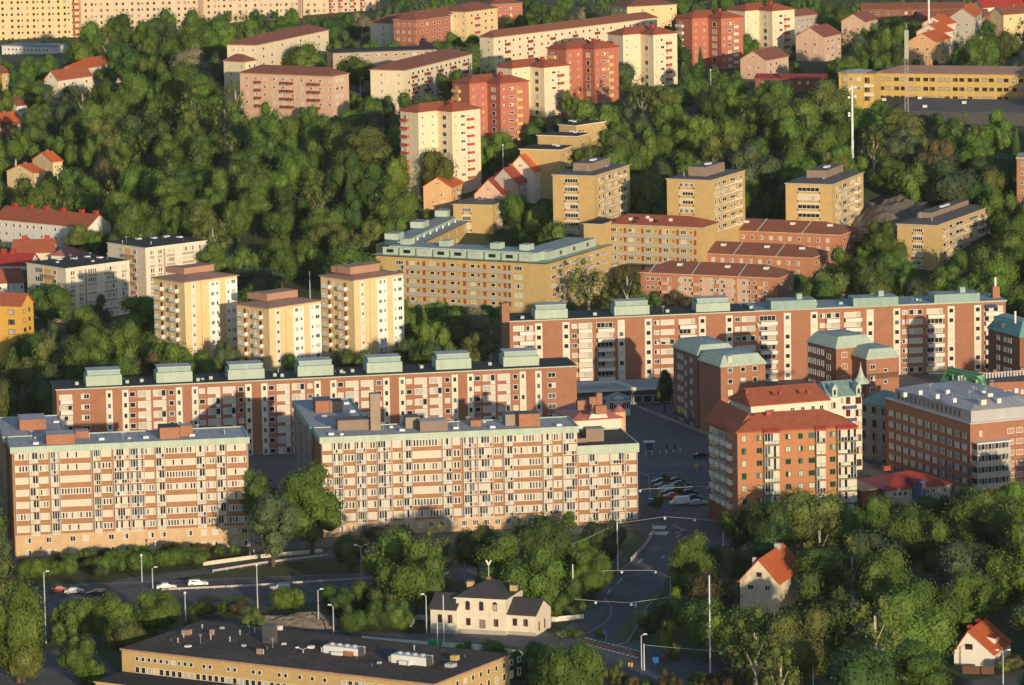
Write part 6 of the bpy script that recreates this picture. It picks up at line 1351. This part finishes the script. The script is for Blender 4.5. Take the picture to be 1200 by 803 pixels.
# shop signs on the brick corner building
for t0, w, z, h, mt in ((6.5,1.6,3.2,1.4,'sign_yellow'),(8.4,1.3,3.0,1.5,'white'),(10.0,1.1,2.4,1.3,'shop_orange'),(12.2,1.9,2.8,2.2,'panel_blue'),(3.5,1.4,2.6,.9,'sign_yellow')):
    b5.put('shop_sign', panel(w, h, mt), 'L', t0, z, .1)
for i in range(7): b5.put('shop_window', win(1.7, 2.0, 1, 'steel_dark', 'dark'), 'L', 1.4+i*2.2, 1.2)
for b in BLD: b.finish()
def clutter(b, n, seed, big=.8):
    # small vents, pipes and hatches scattered over a flat roof
    r_ = random.Random(seed)
    for i in range(n):
        u, v = r_.uniform(.06, .94)*b.Lu, r_.uniform(.2, .85)*b.Lv; k = r_.randrange(4); m = MB(); z = b.rz-.02
        if k == 0: m.box(u-.5*big, u+.5*big, v-.4*big, v+.4*big, z, z+.45, r_.choice(['metal_grey','metal_white','zinc'])); nm = 'roof_hatch'
        elif k == 1: m.tube((u,v,z), (u,v,z+.9), .14, .14, 'metal_grey', 7); m.tube((u,v,z+.9), (u,v,z+1.1), .26, .1, 'metal_grey', 7); nm = 'roof_vent'
        elif k == 2: m.tube((u,v,z), (u,v,z+.6), .22, .22, 'steel_dark', 7); nm = 'vent_pipe'
        else: m.tube((u,v,z), (u,v,z+2.2), .04, .03, 'steel', 5); m.box(u-.6, u+.6, v-.02, v+.02, z+1.9, z+1.96, 'steel'); m.box(u-.4, u+.4, v-.02, v+.02, z+1.6, z+1.66, 'steel'); nm = 'antenna'
        b.add(m, nm, b.roof)
for i_, (b_, n_) in enumerate(((b1, 12), (b2, 12), (b3, 22), (b4, 22), (b10, 14), (b15, 26))): clutter(b_, n_, i_)
for i_, b_ in enumerate(BLD):
    if b_.name in ('apartment_tower', 'terraced_block') and b_.roof: clutter(b_, 4, 50+i_) if b_.root.get('group') == 'yellow brick towers with grey roofs' else None
    elif b_.root.get('group') == 'low cream blocks with black roofs': clutter(b_, 7, 50+i_)
def merge(main, sub, part):
    # an attached volume is a part of its building; its pieces become sub-parts
    rt = sub.root; inv = main.root.matrix_basis.inverted() @ rt.matrix_basis if False else None
    bpy.context.view_layer.update()
    rel = main.root.matrix_world.inverted() @ rt.matrix_world; rt.parent = main.root; rt.matrix_local = rel; rt.name = part
    for k in ('label', 'category', 'group'):
        if k in rt: del rt[k]
    for ch in list(rt.children):
        for g in list(ch.children): g.parent = rt
for mn, sb, nm in ((b1, b1w, 'rear_wing'), (b2, b2w, 'rear_wing'), (b2, b2r, 'end_wing'), (b4, pd, 'shop_arcade'), (b5, b5b, 'front_wing'), (b6, b6b, 'front_wing'), (b8, b8w, 'side_wing'), (b9, b9b, 'corner_wing'),
                   (b15, b15a, 'annex'), (v1, v2, 'annex'), (v1, v3, 'annex'), (g1, g2, 'rear_wing'), (r0, r0p, 'stair_tower'), (school, y2, 'annex'), (school, y3, 'stair_bay')): merge(mn, sb, nm)
# ================================================================== trees
def make_crown(seed, shape='round'):
    r = random.Random(seed); blobs = []
    cfg = dict(round=(19,.64,.50,.26,.48), oval=(20,.54,.80,.22,.42), loose=(18,.70,.62,.20,.36), poplar=(16,.22,.9,.18,.28), bush=(9,.6,.28,.36,.5), sparse=(22,.62,.9,.15,.27))[shape]
    nb, ax, az, r0, r1 = cfg
    for i in range(nb):
        while True:
            v = Vector((r.uniform(-1,1), r.uniform(-1,1), r.uniform(-1,1)))
            if .25 < v.length < 1: break
        if shape == 'round' and v.z < -.5: v.z *= .6
        blobs.append((Vector((v.x*ax, v.y*ax, v.z*az)), r.uniform(r0, r1)))
    blobs.append((Vector((0,0,0)), (r0+r1)/2*1.05))
    m = MB(); k = m.mi('leaf_mid'); ls = .066 if shape != 'sparse' else .062
    if shape == 'bush': ls = .10
    for ci, (c, br) in enumerate(blobs):
        # opaque irregular heart of each clump
        core = br*(.80 if shape != 'sparse' else .45); st = [c+Vector((0,0,-core))]; i0 = len(m.v)
        rings = 5; seg = 8; vv = []
        for a in range(1, rings):
            th = math.pi*a/rings
            for b in range(seg):
                ph = 2*math.pi*b/seg; d = Vector((math.sin(th)*math.cos(ph), math.sin(th)*math.sin(ph), -math.cos(th)))
                vv.append(c+d*core*r.uniform(.82, 1.12))
        vv = [c+Vector((0,0,-core))]+vv+[c+Vector((0,0,core))]; m.v += [tuple(p) for p in vv]; n = len(vv)
        for b in range(seg):
            b2 = (b+1) % seg; m.f.append((i0, i0+1+b2, i0+1+b)); m.m.append(k); m.f.append((i0+n-1, i0+n-1-seg+b, i0+n-1-seg+b2)); m.m.append(k)
            for a in range(rings-2): q = i0+1+a*seg; m.f.append((q+b, q+b2, q+seg+b2, q+seg+b)); m.m.append(k)
        cnt = int(4*math.pi*br*br/(ls*ls)*(.85 if shape != 'sparse' else .6))
        for j in range(cnt):
            z = r.uniform(-1,1); ph = r.uniform(0, 2*math.pi); s = math.sqrt(1-z*z); d = Vector((s*math.cos(ph), s*math.sin(ph), z))
            p = c+d*br*r.uniform(.84, 1.13)
            if any((p-c2).length < r2*.80 for i2, (c2, r2) in enumerate(blobs) if i2 != ci): continue
            nn = (d+Vector((r.gauss(0,.36), r.gauss(0,.36), r.gauss(0,.36)))).normalized(); t = nn.orthogonal().normalized(); b_ = nn.cross(t)
            an = r.uniform(0, 6.28); t, b_ = t*math.cos(an)+b_*math.sin(an), b_*math.cos(an)-t*math.sin(an)
            w = ls*r.uniform(.55, 1.05); h = w*r.uniform(.6, 1.0)
            m.poly([p-t*w*.5, p+b_*h*.5, p+t*w*.5, p-b_*h*.5+nn*w*.15], 'leaf_mid')
    return m.mesh('crown_'+shape)
def make_conifer(seed):
    r = random.Random(seed); m = MB(); n = 11
    for i in range(n):
        z0 = -1+2*i/n; rr = .62*(1-(i/n))+.05
        for j in range(46):
            a = r.uniform(0, 6.28); l = rr*r.uniform(.75, 1.12); w = .10
            c, s = math.cos(a), math.sin(a); b0 = Vector((c*.05, s*.05, z0+.16+r.uniform(-.05,.05))); t = Vector((c*l, s*l, z0-.10+r.uniform(-.05,.05))); sd = Vector((-s, c, 0))*w
            m.poly([b0-sd*.4, t-sd, t+Vector((c,s,-.5))*.06, t+sd], 'leaf_mid')
        m.ring([(rr*.75*math.cos(k*math.pi/4), rr*.75*math.sin(k*math.pi/4), z0-.02) for k in range(8)], [(rr*.3*math.cos(k*math.pi/4), rr*.3*math.sin(k*math.pi/4), z0+.22) for k in range(8)], 'leaf_mid')
    return m.mesh('crown_conifer')
CROWNS = {s: [make_crown(100+i*7+hash_, s) for i in range(n)] for s, n, hash_ in (('round',6,1),('oval',4,2),('loose',4,3),('poplar',2,4),('bush',4,5),('sparse',2,6))}
CROWNS['conifer'] = [make_conifer(1)]
def crown_for(shape, mat, i):
    base = CROWNS[shape][i % len(CROWNS[shape])]; key = ('cr', base.name, mat)
    if key not in CACHE:
        me = base.copy(); me.materials[0] = MATS[mat]; CACHE[key] = me
    return CACHE[key]
def trunk_mesh(birch):
    m = MB(); mt = 'bark_birch' if birch else 'bark'; m.tube((0,0,-.06),(.01,.01,.45),.030,.020,mt,7); m.tube((.01,.01,.45),(0,.02,.8),.020,.008,mt,6)
    for a, z in ((.4,.32),(2.3,.38),(4.2,.35),(5.3,.5),(1.4,.52)): m.tube((.005,.005,z),(math.cos(a)*.17,math.sin(a)*.17,z+.24),.012,.004,mt,5)
    return m.mesh('trunk')
TRUNK = {False: trunk_mesh(False), True: trunk_mesh(True)}
BWr = {s: (c[0].vertices and max(abs(v.co.x) for v in c[0].vertices)) for s, c in CROWNS.items()}
BHr = {s: max(v.co.z for v in c[0].vertices) for s, c in CROWNS.items()}
# ---- coverage buffer (half resolution) so that trees are only built where the photograph's wood shows
OFF = 70                                               # margin left and right of the frame, so that a step aside still finds trees
IW, IH = 600+2*OFF, 402
zb = np.full((IH, IW), 1e9, np.float32); keep = np.zeros((IH, IW), bool)
YY, XX = np.mgrid[0:IH, 0:IW]
def hull(pts):
    pts = sorted(set((round(x,2), round(y,2)) for x, y in pts)); 
    def half(p):
        h = []
        for q in p:
            while len(h) > 1 and (h[-1][0]-h[-2][0])*(q[1]-h[-2][1])-(h[-1][1]-h[-2][1])*(q[0]-h[-2][0]) <= 0: h.pop()
            h.append(q)
        return h[:-1]
    return half(pts)+half(pts[::-1])
def fillmask(poly):
    x0 = max(0, int(min(p[0] for p in poly))); x1 = min(IW, int(max(p[0] for p in poly))+2); y0 = max(0, int(min(p[1] for p in poly))); y1 = min(IH, int(max(p[1] for p in poly))+2)
    if x0 >= x1 or y0 >= y1: return None
    xx, yy = XX[y0:y1, x0:x1], YY[y0:y1, x0:x1]; ins = np.zeros(xx.shape, bool); n = len(poly)
    for i in range(n):
        (ax, ay), (bx, by) = poly[i], poly[(i+1) % n]
        if ay == by: continue
        c = ((ay > yy) != (by > yy)) & (xx < (bx-ax)*(yy-ay)/(by-ay)+ax); ins ^= c
    return (slice(y0, y1), slice(x0, x1)), ins
for b in BLD:
    h = [(x/2+OFF, y/2) for x, y, d in b.hullpts()]; D = proj(b.f)[2]
    r = fillmask(hull(h))
    if r: s_, ins = r; sub = zb[s_]; sub[ins & (sub > D)] = D
for k in KEEP:
    r = fillmask([(x/2+OFF, y/2) for x, y in k])
    if r: keep[r[0]] |= r[1]
bmask = zb < 1e8
covered = np.zeros((IH, IW), bool)
def in_foot(x, y, mg):
    for fx, fy, an, lu, lv in FOOT:
        dx, dy = x-fx, y-fy; u = dx*math.cos(an)+dy*math.sin(an); v = -dx*math.sin(an)+dy*math.cos(an)
        if -mg < u < lu+mg and -mg < v < lv+mg: return True
    return False
TREES = []
def ell(p, R, h, hc):
    # projected crown ellipse mask: p base, R radius, h tree height, hc crown half height
    c = Vector((p.x, p.y, p.z+h-hc)); x, y, D = proj(c); s = FPX/D; rx, ry = R*s/2*.92, hc*s/2*.95; x = x/2+OFF; y /= 2
    x0, x1, y0, y1 = max(0, int(x-rx)), min(IW, int(x+rx)+2), max(0, int(y-ry)), min(IH, int(y+ry)+2)
    if x0 >= x1 or y0 >= y1: return None
    m_ = ((XX[y0:y1, x0:x1]-x)/rx)**2+((YY[y0:y1, x0:x1]-y)/ry)**2 < 1
    return (slice(y0, y1), slice(x0, x1)), m_, D, (math.pi*rx*ry)
def try_tree(p, R, h, hc, kind, shape, mat, force=False, minvis=.30, label=None):
    e = ell(p, R, h, hc)
    if e is None: return False
    s_, m_, D, full = e; n = m_.sum()
    if n < 3: return False
    zz = zb[s_]; front = (zz < D) & m_
    if not force:
        bad = (((zz > D) & bmask[s_]) & m_).sum()+(keep[s_] & m_).sum()
        if bad > .07*n: return False
        for (qx, qy, qt, qd) in POLES:
            if qd < D: continue
            hit = 0
            for k_ in range(8):
                iy = int((qt+(qy-qt)*k_/9)/2)-s_[0].start; ix = int(qx/2+OFF)-s_[1].start
                if 0 <= iy < m_.shape[0] and 0 <= ix < m_.shape[1] and m_[iy, ix]: hit += 1
            if hit > 0: return False
        vis = (m_ & ~covered[s_] & ~front).sum()
        if vis < minvis*full or vis < 10: return False
    else: vis = (m_ & ~covered[s_] & ~front).sum()
    covered[s_] |= (m_ & ~front)
    cx_ = proj(p)[0]; TREES.append(dict(p=p, R=R, h=h, hc=hc, kind=kind, shape=shape, mat=mat, vis=int(vis) if -25 < cx_ < 1225 else 0, label=label)); return True
MT = {'leaf_mid': 'mid green', 'leaf_dark': 'dark green', 'leaf_olive': 'olive green', 'leaf_bright': 'bright green', 'leaf_grey': 'grey green', 'leaf_bronze': 'bronze', 'leaf_blossom': 'pale blossoming'}
def special(px, py, ty, wpx, kind, shape, mat, label, flat=True, lowcrown=.0):
    p = P(px, py, 0) if flat else Pg(px, py); D = proj(p)[2]; h = (py-ty)*D/FPX/.985; R = wpx/2*D/FPX; hc = h*(1-lowcrown)/2*.98
    try_tree(p, R, h, hc, kind, shape, mat, True, label=label)
special(366,650,540,96,'broadleaf_tree','oval','leaf_mid','tallest full tree in front of the block with the chimney, right of the pair',lowcrown=.05)
special(320,664,570,82,'broadleaf_tree','oval','leaf_grey','broad grey green tree, left of the tall pair between the two brown blocks',lowcrown=.05)
special(308,640,530,54,'broadleaf_tree','oval','leaf_dark','dark narrow tree in the shade between the two brown blocks',lowcrown=.1)
special(22,800,678,84,'broadleaf_tree','round','leaf_bright','large bright tree at the left edge below the highway',lowcrown=.1)
special(28,800,742,60,'broadleaf_tree','round','leaf_olive','smaller olive tree at the left edge beside the yard',lowcrown=.0)
special(672,726,678,40,'conifer_tree','oval','leaf_dark','dark dense tree between the villa wall and the street mast',lowcrown=.0)
special(664,688,640,34,'broadleaf_tree','round','leaf_mid','round tree above the dark dense one, left of the street',lowcrown=.05)
special(686,706,662,44,'broadleaf_tree','round','leaf_bright','bright tree leaning over the street bend',lowcrown=.05)
special(607,690,660,30,'broadleaf_tree','loose','leaf_olive','small yellowish tree directly behind the villa',lowcrown=.1)
special(813,710,620,60,'broadleaf_tree','oval','leaf_mid','tall tree right of the street, at the left edge of the right wood',lowcrown=.0)
special(786,745,693,40,'broadleaf_tree','loose','leaf_bright','bright small tree in front of the tall one, right of the street',lowcrown=.0)
special(784,772,726,38,'broadleaf_tree','loose','leaf_mid','loose tree at the street side above the wire lamp',lowcrown=.0)
special(668,838,748,84,'broadleaf_tree','round','leaf_mid','large tree at the bottom edge, left of the cycle crossing',lowcrown=.0)
special(636,800,744,36,'broadleaf_tree','loose','leaf_bronze','bronze leaved tree at the bottom, right of the pale fence',lowcrown=.0)
special(779,484,431,28,'broadleaf_tree','oval','leaf_dark','dark slim tree against the corner of the tall brick building',lowcrown=.12)
special(690,372,304,56,'birch_tree','sparse','leaf_olive','loose birch with pale trunk before the green roofed building',False,lowcrown=.05)
special(740,372,334,40,'broadleaf_tree','round','leaf_mid','round tree left of the pink row house balconies',False)
special(796,372,342,42,'broadleaf_tree','loose','leaf_bronze','loose brownish tree in front of the pink row house',False)
special(745,322,296,20,'broadleaf_tree','round','leaf_bright','small bright tree in front of the red roofed gallery slab',False)
special(511,236,173,54,'broadleaf_tree','round','leaf_olive','leafy tree directly in front of the cream twin tower',False)
special(92,308,262,44,'willow_tree','oval','leaf_olive','drooping willow between red roofed rows and black roofed blocks',False)
special(115,300,268,36,'broadleaf_tree','round','leaf_mid','round tree right of the willow',False)
special(28,490,450,22,'conifer_tree','conifer','leaf_olive','slender conifer left of the long red brick slab',True)
special(60,384,330,62,'broadleaf_tree','round','leaf_mid','broad tree in front of the nearer black roofed cream block',True)
special(835,150,100,40,'broadleaf_tree','round','leaf_dark','dark tree at the foot of the rightmost red tower',False)
special(770,600,575,16,'bush','bush','leaf_dark','dark bush beside the parked cars',True)
special(780,571,556,13,'bush','loose','leaf_olive','olive bush at the head of the green strip between the parking rows',True)
special(797,583,566,15,'bush','loose','leaf_olive','olive bush in the middle of the green strip between the parking rows',True)
special(893,392+300,652,10,'bush','bush','leaf_mid','small bush before the gable of the larger cottage',True)
special(85,754,690,66,'broadleaf_tree','loose','leaf_mid','tree below the two left cars on the highway',lowcrown=.0)
special(132,752,693,62,'broadleaf_tree','round','leaf_mid','round tree below the highway, third from the left edge',lowcrown=.0)
special(184,744,690,70,'broadleaf_tree','round','leaf_bright','bright broad tree below the white sedan, at the roof corner',lowcrown=.0)
special(98,803,742,66,'broadleaf_tree','loose','leaf_mid','loose tree beside the yard of the industrial building',lowcrown=.0)
special(146,782,722,50,'broadleaf_tree','round','leaf_olive','olive round tree against the left corner of the felt roof',lowcrown=.0)
special(340,716,686,40,'bush','round','leaf_mid','round shrub at the highway edge above the rock bank',lowcrown=.0)
special(395,724,684,50,'broadleaf_tree','round','leaf_dark','dark round tree right of the rock bank',lowcrown=.0)
special(428,716,676,46,'broadleaf_tree','loose','leaf_mid','loose tree below the double headed lamp',lowcrown=.0)
# hedges and low shrubs
r = random.Random(5)
def scatter_row(pts, n, Rr, hr, kind, shape, mats, jit=2.0, minvis=.0):
    W = [P(x, y, 0) for x, y in pts]
    for i in range(n):
        t = (i+.5)/n*(len(W)-1); k = int(t); a = W[k].lerp(W[min(k+1, len(W)-1)], t-k)
        R_ = r.uniform(*Rr); h = r.uniform(*hr); p = Vector((a.x+r.uniform(-jit,jit), a.y+r.uniform(-jit,jit), 0))
        try_tree(p, R_, h, h*.5, kind, shape, r.choice(mats), True)
scatter_row([(20,684),(120,671),(180,668),(236,662)], 24, (2.6,3.8), (4,6), 'bush', 'bush', ['leaf_bright','leaf_mid','leaf_mid'])
scatter_row([(30,674),(110,662),(236,652)], 14, (2.2,3.2), (3.4,5), 'bush', 'bush', ['leaf_dark','leaf_mid','leaf_bronze'])
scatter_row([(238,655),(275,650)], 4, (1.8,2.4), (2.4,3.4), 'bush', 'bush', ['leaf_mid','leaf_dark'])
scatter_row([(400,742),(440,738),(480,741)], 7, (2.6,3.6), (5,7.5), 'bush', 'round', ['leaf_dark','leaf_mid'])
scatter_row([(435,634),(480,632)], 5, (2.4,3.2), (3,4), 'bush', 'bush', ['leaf_blossom','leaf_grey'])
scatter_row([(690,800),(740,806),(790,815),(850,800),(885,812)], 13, (2.0,3.4), (2.5,5), 'bush', 'loose', ['leaf_olive','leaf_bronze','leaf_mid'])
scatter_row([(1168,792),(1200,778)], 5, (1.8,2.4), (2.4,3.2), 'bush', 'bush', ['leaf_blossom','leaf_olive'])
scatter_row([(225,722),(262,722),(300,724)], 5, (2.4,3.4), (3.2,4.6), 'bush', 'bush', ['leaf_bronze','leaf_bright','leaf_mid'])
scatter_row([(706,746),(650,748)], 4, (1.4,2.0), (1.6,2.2), 'bush', 'bush', ['leaf_bright','leaf_mid'])
# general wood: front to back, only where something of the crown would be seen
OPEN = [[(-40,640),(-40,520),(300,455),(700,440),(1260,395),(1260,578),(860,585),(745,612),(390,632),(290,650),(280,645),(0,662)]]  # built-up quarter on the flat
openw = [[P(x, y, 0) for x, y in o] for o in OPEN]
def pip(x, y, poly):
    c = False; n = len(poly)
    for i in range(n):
        a, b = poly[i], poly[(i+1) % n]
        if (a.y > y) != (b.y > y) and x < (b.x-a.x)*(y-a.y)/(b.y-a.y)+a.x: c = not c
    return c
roadw = [[P(x, y, 0) for x, y in k] for k in KEEP if max(q[1] for q in k) > 440]
SHAPES = ['round','round','round','oval','loose','loose']
Y = 905.0
while Y < 2450:
    step = 5.5 if Y < 1180 else (9 if Y < 1500 else 11)
    half = Y*.136+10; x = -half+r.uniform(0, 5)
    while x < half:
        px = x+r.uniform(-2.5,2.5); py = Y+r.uniform(-4,4); x += 6.6 if Y < 1600 else 7.6
        g = ground(px, py)
        if any(pip(px, py, o) for o in openw) or in_foot(px, py, 3.0): continue
        if any(pip(px, py, o) for o in roadw): continue
        maxh = 99
        for b_, low in ((c1, 5.0), (c2, 1.5), (v1, 3.0)):
            qx, qy = px-(b_.f.x+b_.du.x*b_.Lu/2+b_.dv.x*b_.Lv/2), py-(b_.f.y+b_.du.y*b_.Lu/2+b_.dv.y*b_.Lv/2); al = qx*math.sin(rad(SUN_AZ))-qy*math.cos(rad(SUN_AZ)); pe = abs(qx*math.cos(rad(SUN_AZ))+qy*math.sin(rad(SUN_AZ)))
            if 0 < al < (150 if b_ is c2 else 70) and pe < 9: maxh = min(maxh, al*math.tan(rad(SUN_EL))+low-.5)
        n1 = noise.noise(Vector((px*.012, py*.008, 3))); n2 = noise.noise(Vector((px*.05, py*.04, 9)))
        u = r.random()
        if Y > 1450 and noise.noise(Vector((px*.03, py*.022, 5))) > .34: continue
        mat = 'leaf_dark' if n2 < -.22 else ('leaf_olive' if n2 > .36 else 'leaf_mid')
        if u < .10: mat = 'leaf_bright'
        elif u < .14: mat = 'leaf_olive'
        elif u < .24: mat = 'leaf_grey'
        elif u < .25: mat = 'leaf_bronze'
        elif u < .262: mat = 'leaf_blossom'
        h = r.uniform(11, 18)*(1+.15*n1)*(1.08 if Y < 1160 else 1); R_ = h*(r.uniform(.42, .52) if Y < 1160 else r.uniform(.36, .48)); sh = r.choice(SHAPES)
        if Y > 1450 and r.random() < .22: h *= 1.15; R_ *= 1.3
        p = Vector((px, py, g))
        sp = r.random()
        for k in (1, .8, .64, .5, .3):
            hk, Rk = h*k, R_*k*1.08
            if hk > maxh: continue
            kind = 'broadleaf_tree' if hk > 4.6 else 'bush'
            if kind == 'bush' and u > .45: break
            if kind != 'bush' and k > .6 and sp < .02 and Y > 1200:
                if try_tree(p, Rk*.55, hk*1.1, hk*.55, 'conifer_tree', 'conifer', 'leaf_dark', minvis=.40): break
            elif kind != 'bush' and k > .6 and sp > .955:
                if try_tree(p, Rk*.8, hk*1.15, hk*.52, 'birch_tree', 'sparse', 'leaf_olive', minvis=.40): break
            elif try_tree(p, Rk, hk, hk*(.46 if kind != 'bush' else .5), kind, sh if kind != 'bush' else 'bush', mat, minvis=.36): break
    Y += step
for px_, py_, ty_, w_, sh_, mt_, lb_ in [(866,650,590,48,'loose','leaf_mid','first tree below the orange brick building, at its left corner'),(899,656,583,62,'round','leaf_dark','dark broad tree below the left glass balconies of the orange building'),(944,652,587,58,'round','leaf_mid','broad tree below the middle of the orange brick building'),(985,650,592,54,'loose','leaf_bright','bright tree below the right glass balconies of the orange building'),
    (1020,642,583,56,'round','leaf_mid','round tree in front of the small rusty shed roof'),(1062,640,588,50,'loose','leaf_mid','tree in front of the red roofed pavilion'),(1098,636,576,64,'round','leaf_dark','dark broad tree at the right end of the pavilion'),(1146,640,570,70,'round','leaf_mid','large tree before the hospital corner balconies'),(1194,644,566,70,'round','leaf_bright','large bright tree before the hospital at the photo edge')]:
    special(px_, py_, ty_, w_, 'broadleaf_tree', sh_, mt_, lb_, lowcrown=.0)
print('TREES', len(TREES), 'uncovered', int((~covered & ~bmask & ~keep).sum()), 'of', int((~bmask & ~keep).sum()))
TREES.sort(key=lambda t: -t['vis'])
def place(t, i):
    root = empty(t['kind'], t['p'], 0); sh = t['shape']; R_, h, hc = t['R'], t['h'], t['hc']
    sx = R_/BWr[sh]; sz = hc/BHr[sh]
    m4 = Matrix.Translation((0, 0, h-hc)) @ Matrix.Rotation(i*2.399, 4, 'Z') @ Matrix.Diagonal((sx*(.88+.24*((i*.618) % 1)), sx*(.88+.24*((i*.381) % 1)), sz, 1)) @ Matrix.Rotation(.12*math.sin(i*1.7), 4, 'X')
    link('crown', crown_for(sh, t['mat'], i), root, m4)
    if t['kind'] != 'bush': link('trunk', TRUNK[t['kind'] == 'birch_tree'], root, Matrix.Diagonal((h*.9, h*.9, h*.95, 1)))
    return root
def counts(kinds): return [t for t in TREES if t['kind'] in kinds]
big = [t for t in TREES if t['kind'] != 'bush']; bushes = [t for t in TREES if t['kind'] == 'bush']
single = big[:298]+bushes[:296]; rest = big[298:]+bushes[296:]
ZONES = [((0,640,300,672),'along the foot of the leftmost block'),((0,672,230,803),'left below the highway'),((230,690,500,750),'between highway and industrial building'),((280,520,400,660),'between the two brown blocks'),
         ((385,590,700,665),'in the strip below the chimney block'),((385,665,660,745),'in the strip behind the villa'),((600,740,900,803),'beside the lower street'),((660,590,770,740),'left of the sunken street'),
         ((770,570,865,803),'right of the sunken street'),((865,560,1200,660),'above the cottages'),((865,660,1000,803),'around the larger cottage'),((1000,660,1200,803),'around the small white cottage'),
         ((0,330,290,470),'between left blocks and long slab'),((290,335,600,470),'beside the rightmost point block'),((0,190,125,335),'around the red roofed rows'),((0,90,160,190),'in the wood at the left edge'),
         ((125,170,300,335),'behind the black roofed blocks'),((160,20,300,170),'in the upper left wood'),((300,100,480,220),'below the pinkish slab'),((300,220,500,340),'left of the green roofed building'),
         ((380,0,640,100),'among the hilltop slabs'),((480,100,680,260),'around the stepped yellow blocks'),((600,230,1000,400),'among the orange rows'),((640,0,960,100),'around the twin towers'),((640,100,800,210),'below the cream and red towers'),
         ((800,85,1000,215),'behind the yellow towers'),((960,0,1200,115),'around the orange gabled houses'),((1000,115,1200,230),'on the hill by the parking hall'),((1000,230,1200,400),'around the awning slab'),((0,0,1200,803),'in the hillside wood')]
NUM = ['leftmost','second from the left','third from the left','fourth from the left','fifth from the left','sixth from the left','seventh from the left','eighth from the left','ninth from the left','tenth from the left','eleventh from the left','twelfth from the left','thirteenth from the left','fourteenth from the left','fifteenth from the left','sixteenth from the left','seventeenth from the left','eighteenth from the left']
lab = {}
for t in single:
    c = t['p']+Vector((0, 0, t['h']-t['hc'])); t['px'], t['py'], _ = proj(c)
    if t['label']: continue
    for (x0, y0, x1, y1), z in ZONES:
        if x0 <= t['px'] < x1 and y0 <= t['py'] < y1: break
    asp = t['hc']/t['R']; size = 'tall' if t['h'] > 13 else ('middling' if t['h'] > 8 else 'low'); form = 'slender' if asp > 1.35 else ('broad' if asp < 1.1 else 'round')
    noun = {'bush': 'bush', 'conifer_tree': 'conifer', 'birch_tree': 'birch'}.get(t['kind'], 'tree')
    if noun == 'bush': size = 'large' if t['h'] > 3.4 else 'small'
    lab.setdefault('%s %s %s %s %s' % (size, form, MT[t['mat']], noun, z), []).append(t)
for k, L in lab.items():
    L.sort(key=lambda t: t['px'])
    for i, t in enumerate(L): t['label'] = k if len(L) == 1 else '%s, %s' % (k, NUM[i] if i < len(NUM) else 'farther right')
GRP = {'bush': 'bushes and hedges', 'broadleaf_tree': 'broadleaf trees', 'conifer_tree': 'conifers', 'birch_tree': 'birches'}
for i, t in enumerate(single):
    root = place(t, i); tag(root, t['label'], 'bush' if t['kind'] == 'bush' else 'tree', GRP.get(t['kind'], 'single trees'))
if rest:
    verts = []; faces = []; mids = []; mats = []; tot = 0
    for i, t in enumerate(rest):
        sh = t['shape']; me = crown_for(sh, t['mat'], i); sx = t['R']/BWr[sh]; sz = t['hc']/BHr[sh]
        m4 = Matrix.Translation(t['p']+Vector((0, 0, t['h']-t['hc']))) @ Matrix.Rotation(i*2.399, 4, 'Z') @ Matrix.Diagonal((sx, sx, sz, 1))
        co = np.empty(len(me.vertices)*3, np.float32); me.vertices.foreach_get('co', co); co = co.reshape(-1, 3); M_ = np.array(m4); co = co@M_[:3,:3].T+M_[:3,3]
        mt = me.materials[0]
        if mt not in mats: mats.append(mt)
        verts.append(co); faces += [tuple(v+tot for v in p.vertices) for p in me.polygons]; mids += [mats.index(mt)]*len(me.polygons); tot += len(co)
    me = bpy.data.meshes.new('woodland'); me.from_pydata(np.concatenate(verts).tolist(), [], faces)
    for mt in mats: me.materials.append(mt)
    me.polygons.foreach_set('material_index', mids); me.update(); o = struct(link('woodland', me), 'stuff'); o['label'] = 'farther mixed green woodland crowns filling gaps between trees'; o['category'] = 'woodland'
print('SINGLE', len(single), 'REST', len(rest), 'objects', len(bpy.data.objects))

# ================================================================== evening haze
hv = bpy.data.materials.new('haze'); hv.use_nodes = True; n = hv.node_tree; n.nodes.clear(); o_ = n.nodes.new('ShaderNodeOutputMaterial'); pv = n.nodes.new('ShaderNodeVolumePrincipled')
pv.inputs['Color'].default_value = (.80, .87, 1, 1); pv.inputs['Density'].default_value = HAZE; pv.inputs['Anisotropy'].default_value = 0.0
n.links.new(pv.outputs[0], o_.inputs['Volume']); MATS['haze'] = hv
m = MB(); m.box(-9200, 9200, -800, 20300, -22, 226, 'haze'); struct(m.build('haze'), 'stuff')
